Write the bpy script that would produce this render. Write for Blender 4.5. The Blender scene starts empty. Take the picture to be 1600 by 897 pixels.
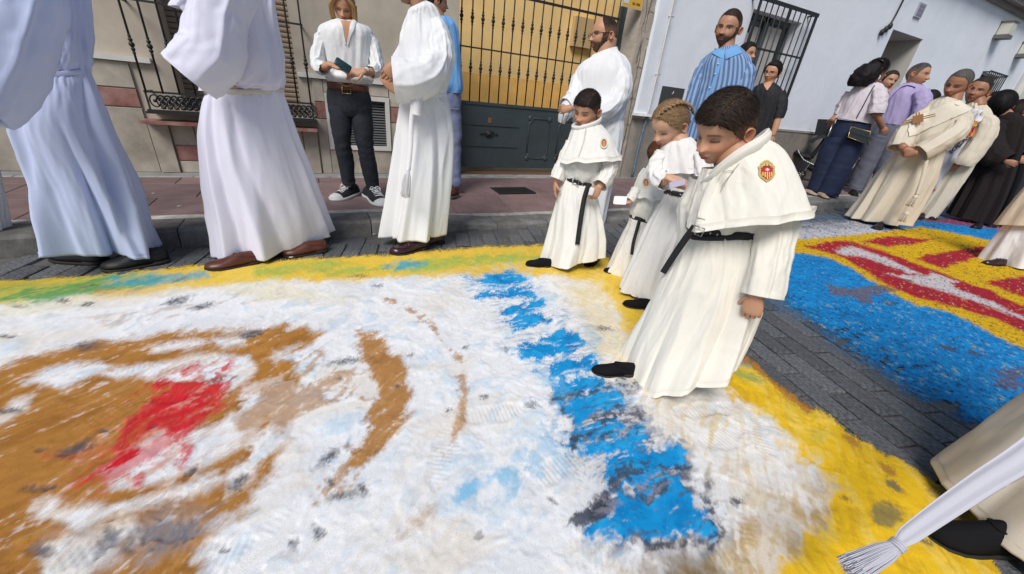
import bpy, math, random
import numpy as np
from mathutils import Vector, Matrix
from mathutils.bvhtree import BVHTree

R_ = math.radians
rng = np.random.default_rng(7)
scene = bpy.context.scene
COL = scene.collection

# ------------------------------------------------------------------ camera
CAM_H = 1.12
FPX = 597.63                      # focal length in pixels of the 1600 px wide photograph
TH, RO, YA = R_(26.36), R_(5.81), R_(28.04)
_fh = np.array([math.sin(YA), math.cos(YA), 0.0])
_rt = np.array([math.cos(YA), -math.sin(YA), 0.0])
_z = np.array([0, 0, 1.0])
_fw = math.cos(TH) * _fh - math.sin(TH) * _z
_up = math.sin(TH) * _fh + math.cos(TH) * _z
CR = math.cos(RO) * _rt + math.sin(RO) * _up
CU = -math.sin(RO) * _rt + math.cos(RO) * _up
CF = _fw
C0 = np.array([0, 0, CAM_H])
cd = bpy.data.cameras.new("camera")
cam = bpy.data.objects.new("camera", cd)
COL.objects.link(cam)
cam.matrix_world = Matrix([[CR[i], CU[i], -CF[i], C0[i]] for i in range(3)] + [[0, 0, 0, 1]])
cd.sensor_width = 36.0
cd.lens = FPX / 1600 * 36.0
cd.clip_start = 0.05
cd.clip_end = 300
scene.camera = cam

# ------------------------------------------------------------------ light
SUN_EL, SUN_AZ = R_(48), R_(228)     # azimuth measured from +Y clockwise
w = bpy.data.worlds.new("World")
scene.world = w
w.use_nodes = True
nt = w.node_tree
bg = nt.nodes["Background"]
sky = nt.nodes.new("ShaderNodeTexSky")
sky.sky_type = 'NISHITA'
sky.sun_disc = False
sky.sun_elevation = SUN_EL
sky.sun_rotation = SUN_AZ
sky.air_density = 1.3
sky.dust_density = 1.2
nt.links.new(sky.outputs[0], bg.inputs[0])
bg.inputs[1].default_value = 0.075
sd = bpy.data.lights.new("sun", 'SUN')
sun = bpy.data.objects.new("sun", sd)
COL.objects.link(sun)
sd.energy = 2.9
sd.angle = R_(26)
sd.color = (1.0, 0.95, 0.89)
sv = Vector((math.sin(SUN_AZ) * math.cos(SUN_EL), math.cos(SUN_AZ) * math.cos(SUN_EL), math.sin(SUN_EL)))
sun.rotation_euler = sv.to_track_quat('Z', 'Y').to_euler()
scene.view_settings.view_transform = 'Standard'
scene.view_settings.look = 'None'
scene.view_settings.exposure = 0.02
scene.view_settings.gamma = 1.0

# ------------------------------------------------------------------ pixel -> place helpers
def ray(px, py):
    return CR * (px - 800) / FPX - CU * (py - 448.5) / FPX + CF
def G(px, py, z=0.0):
    d = ray(px, py)
    return C0 + d * ((z - CAM_H) / d[2])
def proj(P):
    v = np.asarray(P, float) - C0
    zc = v @ CF
    return 800 + FPX * (v @ CR) / zc, 448.5 - FPX * (v @ CU) / zc
def nrm(v):
    v = np.asarray(v, float)
    return v / (np.linalg.norm(v) + 1e-12)

# ------------------------------------------------------------------ noise (numpy value noise)
def _h(i, j, k, s):
    n = (i * 374761393 + j * 668265263 + k * 2147483647 + s * 974634777) & 0xFFFFFFFF
    n = ((n ^ (n >> 13)) * 1274126177) & 0xFFFFFFFF
    return ((n ^ (n >> 16)) & 0xFFFF) / 65535.0
def vn(x, y, z=0.0, s=0):
    x, y, z = np.broadcast_arrays(np.asarray(x, float), np.asarray(y, float), np.asarray(z, float))
    i, j, k = np.floor(x).astype(np.int64), np.floor(y).astype(np.int64), np.floor(z).astype(np.int64)
    u, v, t = x - i, y - j, z - k
    u, v, t = u * u * (3 - 2 * u), v * v * (3 - 2 * v), t * t * (3 - 2 * t)
    def c(a, b, d): return _h(i + a, j + b, k + d, s)
    def l(a, b, f): return a + (b - a) * f
    r0 = l(l(c(0, 0, 0), c(1, 0, 0), u), l(c(0, 1, 0), c(1, 1, 0), u), v)
    r1 = l(l(c(0, 0, 1), c(1, 0, 1), u), l(c(0, 1, 1), c(1, 1, 1), u), v)
    return l(r0, r1, t) * 2 - 1
def fbm(x, y, z=0.0, s=0, o=4, g=.5):
    r, a, f = 0, 1.0, 1.0
    for q in range(o):
        r = r + a * vn(x * f + 17.3 * q, y * f - 9.1 * q, z * f, s + q)
        a *= g; f *= 2.03
    return r
def sm(x, a, b):
    t = np.clip((x - a) / (b - a), 0, 1)
    return t * t * (3 - 2 * t)

# ------------------------------------------------------------------ materials
MATS = {}
def mat(name, col, rough=.7, metal=0.0, vcol=False, bump=0.0, bscale=300, var=0.0, vscale=8, spec=.5, sss=0.0, sheen=0.0, weave=0.0, col2=None, bump2=0.0, b2scale=6):
    if name in MATS: return MATS[name]
    m = bpy.data.materials.new(name); m.use_nodes = True
    n, l = m.node_tree.nodes, m.node_tree.links
    p = n["Principled BSDF"]
    p.inputs["Roughness"].default_value = rough
    p.inputs["Metallic"].default_value = metal
    p.inputs["Specular IOR Level"].default_value = spec
    if sss:
        p.inputs["Subsurface Weight"].default_value = sss
        p.inputs["Subsurface Radius"].default_value = (.012, .005, .003)
        p.inputs["Subsurface Scale"].default_value = 1.0
    if sheen: p.inputs["Sheen Weight"].default_value = sheen
    tc = n.new("ShaderNodeTexCoord")
    src = None
    if vcol:
        a = n.new("ShaderNodeVertexColor"); a.layer_name = "Col"; src = a.outputs[0]
    else:
        r = n.new("ShaderNodeRGB"); r.outputs[0].default_value = (*col, 1); src = r.outputs[0]
    if var or col2:
        nz = n.new("ShaderNodeTexNoise"); nz.inputs["Scale"].default_value = vscale; nz.inputs["Detail"].default_value = 6
        nz.inputs["Roughness"].default_value = .65
        l.new(tc.outputs["Object"], nz.inputs["Vector"])
        mp = n.new("ShaderNodeMapRange"); mp.inputs[1].default_value = .3; mp.inputs[2].default_value = .7
        l.new(nz.outputs[0], mp.inputs[0])
        mx = n.new("ShaderNodeMix"); mx.data_type = 'RGBA'
        if col2:
            mx.inputs[7].default_value = (*col2, 1); l.new(src, mx.inputs[6]); l.new(mp.outputs[0], mx.inputs[0])
        else:
            mx.blend_type = 'MULTIPLY'; mx.inputs[0].default_value = 1.0
            mp.inputs[3].default_value = 1 - var; mp.inputs[4].default_value = 1 + var * .4
            l.new(src, mx.inputs[6]); l.new(mp.outputs[0], mx.inputs[7])
        src = mx.outputs[2]
    l.new(src, p.inputs["Base Color"])
    bn = None
    if bump:
        b = n.new("ShaderNodeTexNoise"); b.inputs["Scale"].default_value = bscale; b.inputs["Detail"].default_value = 3
        l.new(tc.outputs["Object"], b.inputs["Vector"])
        bp = n.new("ShaderNodeBump"); bp.inputs["Strength"].default_value = bump; bp.inputs["Distance"].default_value = .002
        l.new(b.outputs[0], bp.inputs["Height"]); bn = bp
    if bump2:
        b = n.new("ShaderNodeTexNoise"); b.inputs["Scale"].default_value = b2scale; b.inputs["Detail"].default_value = 4
        b.inputs["Distortion"].default_value = .6
        l.new(tc.outputs["Object"], b.inputs["Vector"])
        bp = n.new("ShaderNodeBump"); bp.inputs["Strength"].default_value = bump2; bp.inputs["Distance"].default_value = .02
        l.new(b.outputs[0], bp.inputs["Height"])
        if bn: l.new(bn.outputs[0], bp.inputs["Normal"])
        bn = bp
    if bn: l.new(bn.outputs[0], p.inputs["Normal"])
    MATS[name] = m
    return m

# ------------------------------------------------------------------ mesh builder
class Geo:
    def __init__(s): s.v = []; s.f = []; s.mi = []; s.c = []; s.n = 0; s.flat = []
    def add(s, verts, faces, mi=0, col=None, flat=False):
        verts = np.asarray(verts, float).reshape(-1, 3)
        s.v.append(verts)
        for f in faces:
            s.f.append(tuple(int(i) + s.n for i in f)); s.mi.append(mi); s.flat.append(flat)
        if col is None: col = np.ones((len(verts), 3))
        col = np.broadcast_to(np.asarray(col, float), (len(verts), 3))
        s.c.append(col); s.n += len(verts)
        return s
    def grid(s, P, closed=True, cap0=False, cap1=False, mi=0, col=None, flat=False, mask=None):
        P = np.asarray(P, float); m, n = P.shape[:2]
        nn = n if closed else n - 1
        i = np.arange(m - 1)[:, None] * n; j = np.arange(nn)[None, :]; j2 = (j + 1) % n
        F = np.stack([i + j, i + j2, i + n + j2, i + n + j], -1).reshape(-1, 4)
        if mask is not None:
            mk = mask.reshape(-1); F = F[mk[F].any(1)]
        F = F.tolist()
        if cap0: F.append(list(range(n))[::-1])
        if cap1: F.append([(m - 1) * n + q for q in range(n)])
        if col is not None: col = np.asarray(col, float).reshape(-1, 3)
        return s.add(P.reshape(-1, 3), F, mi, col, flat)
    def box(s, lo, hi, mi=0, col=None, rot=None, bev=0):
        x0, y0, z0 = lo; x1, y1, z1 = hi
        if bev:
            b = bev; pts = []; 
            for z, q in ((z0, 0), (z1 - b, 0), (z1, b)):
                pts.append([(x0 + q, y0 + q, z), (x1 - q, y0 + q, z), (x1 - q, y1 - q, z), (x0 + q, y1 - q, z)])
            return s.grid(pts, cap0=False, cap1=True, mi=mi, col=col, flat=True)
        V = np.array([(x, y, z) for z in (z0, z1) for (x, y) in ((x0, y0), (x1, y0), (x1, y1), (x0, y1))], float)
        if rot is not None:
            c = V.mean(0); V = (V - c) @ np.array(rot).T + c
        F = [(3, 2, 1, 0), (4, 5, 6, 7), (0, 1, 5, 4), (1, 2, 6, 5), (2, 3, 7, 6), (3, 0, 4, 7)]
        return s.add(V, F, mi, col, True)
    def tube(s, pts, rad, n=10, caps=True, mi=0, col=None, sub=4, ref=None, rad2=None):
        """round or flattened tube through pts; rad along ref x t, rad2 along ref"""
        pts = np.asarray(pts, float); m = len(pts)
        rad = np.broadcast_to(np.asarray(rad, float), (m,)); rad2 = rad if rad2 is None else np.broadcast_to(np.asarray(rad2, float), (m,))
        if sub > 1 and m > 2:
            T = np.linspace(0, m - 1, (m - 1) * sub + 1); Q = crom(np.column_stack([pts, rad, rad2]), T)
            pts, rad, rad2 = Q[:, :3], Q[:, 3], Q[:, 4]; m = len(pts)
        tg = np.gradient(pts, axis=0); tg /= np.linalg.norm(tg, axis=1)[:, None] + 1e-12
        r0 = np.array(ref if ref is not None else ([0, 0, 1.0] if abs(tg[0][2]) < .9 else [1.0, 0, 0]))
        out = []; a = np.linspace(0, 2 * math.pi, n, endpoint=False)
        prev = None
        for q in range(m):
            b = r0 if (ref is not None or prev is None) else prev
            b = b - tg[q] * (b @ tg[q]); b = nrm(b); prev = b
            c = np.cross(tg[q], b)
            out.append(pts[q] + np.outer(np.cos(a) * rad[q], c) + np.outer(np.sin(a) * rad2[q], b))
        return s.grid(out, cap0=caps, cap1=caps, mi=mi, col=None if col is None else np.broadcast_to(col, (m * n, 3)))
    def ell(s, c, r, n=12, m=8, mi=0, col=None, axes=None):
        th = np.linspace(-math.pi / 2, math.pi / 2, m + 1)[:, None]; ph = np.linspace(0, 2 * math.pi, n, endpoint=False)[None, :]
        X = np.stack([np.cos(th) * np.cos(ph) * r[0], np.cos(th) * np.sin(ph) * r[1], np.sin(th) * np.ones_like(ph) * r[2]], -1)
        if axes is not None: X = X @ np.asarray(axes)
        return s.grid(X + np.asarray(c), mi=mi, col=None if col is None else np.broadcast_to(col, ((m + 1) * n, 3)))
    def arrays(s): return np.concatenate(s.v), s.f
    def build(s, name, mats, parent=None, smooth=True, origin=None, props=None):
        V = np.concatenate(s.v)
        if origin is None: origin = np.array(parent['_o']) if parent is not None and '_o' in parent else np.zeros(3)
        me = bpy.data.meshes.new(name)
        me.from_pydata((V - origin).tolist(), [], s.f)
        if not isinstance(mats, (list, tuple)): mats = [mats]
        for m in mats: me.materials.append(m)
        me.polygons.foreach_set("material_index", np.array(s.mi, dtype=np.int32))
        if smooth: me.polygons.foreach_set("use_smooth", ~np.array(s.flat, dtype=bool))
        ca = me.color_attributes.new("Col", 'FLOAT_COLOR', 'POINT')
        C = np.concatenate(s.c); ca.data.foreach_set("color", np.column_stack([C, np.ones(len(C))]).astype(np.float32).ravel())
        me.update()
        o = bpy.data.objects.new(name, me); COL.objects.link(o)
        if parent is not None: o.parent = parent
        if parent is None or '_o' not in parent:
            if parent is None: o.location = origin
        o['_o'] = [float(q) for q in origin] if True else None
        if parent is None:
            o.location = origin
        if props:
            for k, q in props.items(): o[k] = q
        return o
def crom(P, T):
    P = np.asarray(P, float); m = len(P)
    i = np.clip(np.floor(T).astype(int), 0, m - 2); t = (T - i)[:, None]
    p0, p1, p2, p3 = P[np.maximum(i - 1, 0)], P[i], P[i + 1], P[np.minimum(i + 2, m - 1)]
    return .5 * ((2 * p1) + (-p0 + p2) * t + (2 * p0 - 5 * p1 + 4 * p2 - p3) * t * t + (-p0 + 3 * p1 - 3 * p2 + p3) * t ** 3)
def struct(o, kind='structure'):
    o['kind'] = kind; return o
def tag(o, label, cat, group=None):
    o['label'] = label; o['category'] = cat
    if group: o['group'] = group
    return o
def empty(name, loc):
    o = bpy.data.objects.new(name, None); COL.objects.link(o); o.location = loc
    o['_o'] = [float(q) for q in loc]; o.empty_display_size = .1
    return o
def dup(src, parent, loc, name=None):
    c = src.copy(); COL.objects.link(c); c.parent = parent; c.location = loc
    return c
# ------------------------------------------------------------------ people toolkit
SKIN = dict(fair=(.66, .39, .26), tan=(.56, .30, .185), olive=(.47, .25, .155), dark=(.38, .185, .11))
M_SKIN = mat("skin", None, rough=.48, vcol=True, bump=.12, bscale=900, sss=.12, spec=.4)
M_HAIR = mat("hair", None, rough=.62, vcol=True, spec=.18)
M_ALB = mat("alb_cotton", (.80, .81, .84), rough=.85, bump=.10, bscale=900, bump2=.10, b2scale=7, sheen=.15)
M_ALB_SHADE = mat("alb_cotton_shaded", (.50, .57, .80), rough=.85, bump=.10, bscale=900, bump2=.12, b2scale=6, sheen=.15)  # white cotton; bluish shade and edge darkening put into the base colour
M_ALB_SKYTINT = mat("alb_cotton_skytint", (.73, .73, .88), rough=.85, bump=.10, bscale=900, bump2=.10, b2scale=7)  # white cotton; the lavender of skylight is put into the base colour
M_CREAM = mat("habit_cream_wool", (.82, .79, .71), rough=.9, bump=.12, bscale=1100, bump2=.10, b2scale=9, sheen=.2)
M_WCREAM = mat("habit_white_cotton", (.82, .81, .77), rough=.9, bump=.1, bscale=1100, bump2=.10, b2scale=9, sheen=.2)
M_DALM = mat("vestment_cream", (.66, .60, .49), rough=.85, bump=.12, bscale=700, bump2=.12, b2scale=6)
M_VEST = mat("robe_ivory", (.64, .59, .52), rough=.85, bump=.12, bscale=700, bump2=.10, b2scale=5)
M_BLACK = mat("black_leather", (.009, .009, .011), rough=.5, spec=.3, bump=.15, bscale=250)
M_BSHOE = mat("black_suede", (.008, .008, .010), rough=.85, bump=.2, bscale=500, spec=.15)
M_BROWN = mat("brown_leather", (.10, .028, .015), rough=.38, bump=.1, bscale=200, var=.3, vscale=20)
M_OXB = mat("oxblood_leather", (.035, .014, .02), rough=.22)
M_SOLE = mat("dark_sole", (.015, .012, .010), rough=.8)
M_WRUB = mat("white_rubber", (.72, .73, .74), rough=.5)
M_CANVAS = mat("black_canvas", (.015, .016, .022), rough=.9, bump=.2, bscale=900)
M_LACE = mat("white_lace", (.8, .8, .82), rough=.8)
M_JEAN = mat("black_jeans", (.016, .020, .030), rough=.85, bump=.2, bscale=900, bump2=.3, b2scale=22, var=.35, vscale=14)
M_NAVY = mat("navy_trousers", (.012, .022, .065), rough=.85, bump2=.25, b2scale=14, var=.3, vscale=8)
M_GREYJ = mat("grey_blue_jeans", (.19, .22, .36), rough=.85, bump2=.35, b2scale=22, var=.3, vscale=14)
M_GREYT = mat("grey_trousers", (.13, .14, .19), rough=.85, bump2=.3, b2scale=14, var=.2, vscale=10)
M_BLOUSE = mat("white_blouse", (.78, .79, .80), rough=.6, bump2=.25, b2scale=14)
M_LILAC = mat("lilac_shirt", (.42, .36, .62), rough=.8, bump2=.3, b2scale=12)
M_PINKW = mat("pale_blouse", (.66, .60, .66), rough=.8, bump2=.3, b2scale=12)
M_BLUESH = mat("sky_blue_shirt", (.16, .38, .72), rough=.8, bump2=.3, b2scale=12)
M_BLKSH = mat("black_shirt", (.010, .011, .016), rough=.75, bump2=.3, b2scale=14)
M_DROBE = mat("dark_brown_habit", (.010, .006, .007), rough=.95, bump2=.2, b2scale=5)
M_KHAKI = mat("khaki_cloth", (.38, .25, .13), rough=.9, bump=.1)
M_GOLD = mat("gold_metal", (.6, .42, .15), rough=.35, metal=.8)
M_SILV = mat("steel_metal", (.5, .5, .5), rough=.35, metal=.9)
M_VC = mat("embroidery", None, rough=.75, vcol=True, bump=.3, bscale=1500)
M_GLASSB = mat("dark_frame", (.01, .01, .012), rough=.3)
M_PAPER = mat("white_paper", (.8, .8, .84), rough=.8)
M_BLKFAB = mat("black_belt_cloth", (.012, .012, .014), rough=.65, bump=.3, bscale=700)

class Fig:
    def __init__(s, px, py, label, z=0.0, group=None, name='person', cat='person'):
        s.P = G(px, py, z); s.z0 = z
        s.ed = nrm([s.P[0], s.P[1], 0]); s.er = np.array([s.ed[1], -s.ed[0], 0.0])
        s.root = empty(name, s.P); tag(s.root, label, cat, group)
        s.k = ((s.P - C0) @ CF) / FPX     # metres per photo pixel at the base
        s.body = Geo(); s.surf = []
    def pt(s, px, py, d=0.0):
        r = ray(px, py); q = s.P + s.ed * d
        t = ((q - C0) @ s.ed) / (r @ s.ed)
        return C0 + r * t
    def up(s, h, lat=0.0, d=0.0):
        return proj(s.P + s.er * lat + s.ed * d + _z * h)
    def ring(s, xl, yl, xr, yr, ratio=.6, d=0.0, dl=0.0, dr=0.0):
        L, Q = s.pt(xl, yl, d + dl), s.pt(xr, yr, d + dr)
        a = (Q - L) / 2
        return np.concatenate([(L + Q) / 2, a, s.ed * np.linalg.norm(a) * ratio])
    def pxs(s, L):   # [(px,py,d)] -> world
        return np.array([s.pt(*q) for q in L])
    # ---- draped cloth of revolution-like rings
    def cloth(s, name, m, rings, rows=60, n=144, nf=12, amp0=.0, amp1=.03, seed=1, gather=0.0, gend=0, noise=.006, nsc=3.0, wid=(.12, .24), hem=True, parent=None, twist=0.0, power=1.2, crease=.6, hemwave=0.0, surf=True, add=None, sup=2.0, wrk=0.006, wsp=1.0):
        Q = crom(np.array(rings), np.linspace(0, len(rings) - 1, rows))
        t = np.linspace(0, 1, rows)[:, None]
        ph = np.linspace(-math.pi, math.pi, n, endpoint=False)[None, :]
        r = np.random.default_rng(seed)
        D = np.zeros((rows, n))
        for q in range(nf):
            p0 = -math.pi + 2 * math.pi * (q + r.uniform(-.35, .35)) / nf
            dr = r.uniform(-.35, .35) + twist; A = r.uniform(.45, 1.0); st = r.uniform(-.3, .35)
            wd = wid[0] + (wid[1] - wid[0]) * t; wd = wd * r.uniform(.7, 1.3)
            dd = (ph - p0 - dr * t + math.pi) % (2 * math.pi) - math.pi
            on = sm(t, st, st + .5)
            D += A * (.55 * np.exp(-(dd / wd) ** 2) + .6 * np.clip(1 - np.abs(dd) / (wd * 1.1), 0, 1) ** 1.3) * on
            d2 = (dd - wd * 1.5 * (1 if r.random() > .5 else -1))
            D -= crease * A * np.exp(-np.abs(d2) / (wd * .55)) * on
        D -= D.mean(1, keepdims=True) * .8
        am = amp0 + (amp1 - amp0) * t ** power
        D = D * am
        if gather:
            g0 = np.exp(-t / .10) + (np.exp(-(1 - t) / .10) if gend else 0)
            gg = np.sin(ph * 31 + 2.5 * vn(ph * 3, t * 3, 0, seed)) * .6 + np.sin(ph * 47 + 5) * .5
            D += gather * gg * g0
        cx, sx = np.cos(ph), np.sin(ph)
        D += noise * fbm(cx * nsc + 7 * seed, sx * nsc, t * nsc * .9, seed, 4)
        if wrk:
            wa = vn(cx * 1.6 + seed, sx * 1.6, t * 2.2, seed + 9) * 1.3
            rg = 1 - np.abs(vn(cx * 2.6 * wsp + wa + seed, sx * 2.6 * wsp, t * 2.0 * wsp + wa, seed + 5)) * 2.2
            D += wrk * np.clip(rg, 0, 1) ** 2
            rg = 1 - np.abs(vn(cx * 5 * wsp + wa * 2, sx * 5 * wsp + seed, t * 3.2 * wsp, seed + 6)) * 2.4
            D += wrk * .45 * np.clip(rg, 0, 1) ** 2
        c, a, b = Q[:, None, 0:3], Q[:, None, 3:6], Q[:, None, 6:9]
        la = np.linalg.norm(a, axis=2, keepdims=True); lb = np.linalg.norm(b, axis=2, keepdims=True)
        if sup != 2.0:
            e = 2 / sup; cxx = np.sign(cx) * np.abs(cx) ** e; sxx = np.sign(sx) * np.abs(sx) ** e
        else: cxx, sxx = cx, sx
        base = c + a * cxx[..., None] + b * sxx[..., None]
        nn = a / la * (cx[..., None] * lb) + b / (lb + 1e-9) * (sx[..., None] * la)
        nn /= np.linalg.norm(nn, axis=2, keepdims=True) + 1e-9
        X = base + nn * D[..., None]
        if hemwave:
            hv = hemwave * fbm(cx * 1.5 + seed, sx * 1.5, 0, seed + 3, 2)
            X[..., 2] += hv * (t ** 3)
        if add is not None: X = add(X, t, ph, nn)
        if hem:
            inn = X[-1] * .0 + X[-1] - nn[-1] * .006
            inn2 = inn.copy(); inn2[:, 2] += .03
            X = np.concatenate([X, inn[None], inn2[None]])
        g = Geo(); g.grid(X)
        o = g.build(name, m, parent or s.root)
        if surf: s.surf.append(g.arrays())
        return o
    # ---- sleeve / limb tubes given in picture coordinates on this person's depth plane: (px,py,d,rad_px,raddepth_px)
    def limb(s, L, k=None):
        k = k or s.k
        P = np.array([s.pt(q[0], q[1], q[2]) for q in L])
        kk = np.array([((p - C0) @ CF) / FPX for p in P])
        return P, np.array([q[3] for q in L]) * kk, np.array([q[4] if len(q) > 4 else q[3] for q in L]) * kk
    def sleeve(s, name, m, L, seed=2, rows=36, n=64, wr=.008, wsc=18, cuff=True, parent=None, nf=6, famp=.0, band=0.0, surf=True, lf=None):
        lf = wr * .9 if lf is None else lf
        P, r1, r2 = s.limb(L)
        Q = crom(np.column_stack([P, r1, r2]), np.linspace(0, len(L) - 1, rows))
        p, r1, r2 = Q[:, :3], Q[:, 3], Q[:, 4]
        tg = np.gradient(p, axis=0); tg /= np.linalg.norm(tg, axis=1)[:, None]
        b = s.ed - tg * (tg @ s.ed)[:, None]; b /= np.linalg.norm(b, axis=1)[:, None]
        c = np.cross(tg, b)
        a = np.linspace(0, 2 * math.pi, n, endpoint=False)[None, :]
        t = np.linspace(0, 1, rows)[:, None]
        # wrinkles: crease rings that run across the arm, strongest on bends
        bend = np.linalg.norm(np.gradient(tg, axis=0), axis=1)[:, None]; bend = bend / (bend.max() + 1e-6)
        arc = np.concatenate([[0], np.cumsum(np.linalg.norm(np.diff(p, axis=0), axis=1))])[:, None]
        W = fbm(arc * wsc * 1.6 + .8 * np.sin(a + seed), np.cos(a) * 1.3 + seed * 3, np.sin(a) * 1.3, seed, 4) * wr * (.45 + .9 * bend)
        rg = 1 - np.abs(vn(arc * wsc * .55 + .9 * np.sin(a + seed * 2.1), np.cos(a) * 1.1 + seed, np.sin(a) * 1.1, seed + 4)) * 2.3
        W = W + wr * .8 * np.clip(rg, 0, 1) ** 2 * (.5 + .6 * bend)
        W = W + famp * np.sin(a * nf + 3 * vn(arc * 6, 0, 0, seed)) * t
        W = W + lf * (np.clip(1 - np.abs(vn(np.cos(a) * 2.2 + seed, np.sin(a) * 2.2, arc * 2.2, seed + 8)) * 2.6, 0, 1) ** 1.5 - .3)
        W[-4:] *= .6
        X = p[:, None] + c[:, None] * ((r1[:, None] + W) * np.cos(a))[..., None] + b[:, None] * ((r2[:, None] + W) * np.sin(a))[..., None]
        if cuff:
            inn = []
            ctr = X[-1].mean(0)
            for q, f in ((0, .965), (-.03, .95), (-.09, .9)):
                inn.append(ctr + (X[-1] - ctr) * f + tg[-1] * q)
            X = np.concatenate([X, np.array(inn)])
        g = Geo(); g.grid(X)
        o = g.build(name, m, parent or s.root)
        if surf: s.surf.append(g.arrays())
        return o
    def hit(s, px, py, off=.004):
        best = None; d = ray(px, py); d = nrm(d)
        if not hasattr(s, '_bv') or s._nb != len(s.surf):
            s._bv = []
            for V, F in s.surf: s._bv.append(BVHTree.FromPolygons([Vector(v) for v in V], F))
            s._nb = len(s.surf)
        for bv in s._bv:
            h = bv.ray_cast(Vector(C0), Vector(d))
            if h[0] is not None and (best is None or h[3] < best[2]):
                n = np.array(h[1]); n = n if n @ d < 0 else -n
                best = (np.array(h[0]), n, h[3])
        if best is None:
            p = s.pt(px, py); return p, -s.ed
        return best[0] + best[1] * off, best[1]
    def drape(s, name, m, A, B, rows=30, cols=8, off=.006, thick=.004, parent=None, colf=None, surf=False, smoothn=2):
        """strip of cloth lying on the person's clothes between picture polylines A and B"""
        A = crom(np.array(A, float), np.linspace(0, len(A) - 1, rows)) if len(A) > 1 else np.array(A)
        B = crom(np.array(B, float), np.linspace(0, len(B) - 1, rows))
        X = np.zeros((rows, cols, 3)); D = np.zeros((rows, cols))
        for i in range(rows):
            for j in range(cols):
                u = j / (cols - 1); q = A[i] * (1 - u) + B[i] * u
                h, n = s.hit(q[0], q[1], off); X[i, j] = h
                D[i, j] = (h - C0) @ CF
        # smooth the depth a little so the strip bridges folds
        for _ in range(smoothn):
            Y = D.copy()
            Y[1:-1] = np.minimum(D[1:-1], (D[:-2] + D[1:-1] + D[2:]) / 3)
            Y[:, 1:-1] = np.minimum(Y[:, 1:-1], (Y[:, :-2] + Y[:, 1:-1] + Y[:, 2:]) / 3)
            D = Y
        for i in range(rows):
            for j in range(cols):
                v = X[i, j] - C0; X[i, j] = C0 + v * (D[i, j] / (v @ CF))
        g = Geo(); col = None
        if colf: 
            col = np.array([[colf(i / (rows - 1), j / (cols - 1)) for j in range(cols)] for i in range(rows)]).reshape(-1, 3)
        g.grid(X, closed=False, col=col)
        # turned edges give it thickness
        vw = nrm(X.mean((0, 1)) - C0)
        for e in (X[:, 0], X[:, -1], X[0], X[-1]):
            g.grid(np.stack([e, e + vw * thick]), closed=False, col=None if col is None else np.broadcast_to(col[0], (len(e) * 2, 3)))
        o = g.build(name, m, parent or s.root)
        if surf: s.surf.append(g.arrays())
        return o
    # ---- hand
    def hand(s, W, fwd, nrmv, size=.18, curl=.6, thumb=1, col=None, spread=.05, curls=None, thumbin=.5):
        g = s.body; col = SKIN['olive'] if col is None else col
        f = nrm(fwd); n_ = np.asarray(nrmv, float); n_ = nrm(n_ - f * (n_ @ f)); sd = np.cross(f, n_)
        W = np.asarray(W, float)
        a = np.linspace(0, 2 * math.pi, 16, endpoint=False)
        rows = []
        for t, w, th in ((-.12, .15, .13), (.0, .155, .12), (.12, .20, .115), (.28, .235, .11), (.42, .235, .10), (.50, .215, .085), (.53, .15, .05)):
            c = W + f * t * size
            rows.append(c + np.outer(np.cos(a) * w * size, sd) + np.outer(np.sin(a) * th * size * .9, n_))
        cc = np.array(col)
        g.grid(rows, cap0=True, cap1=True, col=np.broadcast_to(cc, (7 * 16, 3)))
        for q in range(4):
            u = (q - 1.5) / 1.5
            ln = (.40, .46, .43, .33)[q] * size; rr = (.052, .055, .052, .045)[q] * size
            cu = (curls[q] if curls else curl) * (1 + .12 * (q - 1.5))
            p = W + f * size * (.47 - .03 * abs(u)) + sd * u * .165 * size * thumb * -1
            d = nrm(f + sd * u * spread * thumb * -1); pts = [p - d * .06 * size]; ang = 0
            pts.append(p)
            for seg, (sl, am) in enumerate(((.45, .55), (.30, .85), (.25, .6))):
                ang += cu * am
                dd = d * math.cos(ang) - n_ * math.sin(ang)
                p = p + dd * sl * ln; pts.append(p)
            tip = np.array(pts[-1]) 
            g.tube(pts, [rr * 1.02, rr * 1.05, rr, rr * .95, rr * .7], n=8, sub=3, col=cc * np.array([1.0, .97, .95]))
            # nail
            g.ell(tip + n_ * rr * .45 - (pts[-1] - pts[-2]) * .1, (rr * .55, rr * .55, rr * .3), 6, 4, col=cc * .5 + np.array([.35, .24, .2]))
        # thumb leaves the side of the palm near its base
        p0 = W + f * .10 * size + sd * .13 * size * thumb
        d = nrm(f * .75 + sd * .75 * thumb - n_ * thumbin)
        p1 = p0 + d * .20 * size; d2 = nrm(d + f * .6 - n_ * thumbin * .8); p2 = p1 + d2 * .17 * size; d3 = nrm(d2 + f * .4 - n_ * .3 - sd * .4 * thumb); p3 = p2 + d3 * .14 * size
        g.tube([p0 - d * .05 * size, p0, p1, p2, p3], np.array([.07, .075, .062, .056, .038]) * size, n=9, sub=3, col=cc)
    def arm(s, L, col):
        P, r1, r2 = s.limb(L)
        s.body.tube(P, r1, n=14, sub=5, col=np.array(col), ref=s.ed, rad2=r2)
    def finish(s):
        if s.body.n: 
            s.bodyo = s.body.build('body', M_SKIN, s.root)

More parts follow.
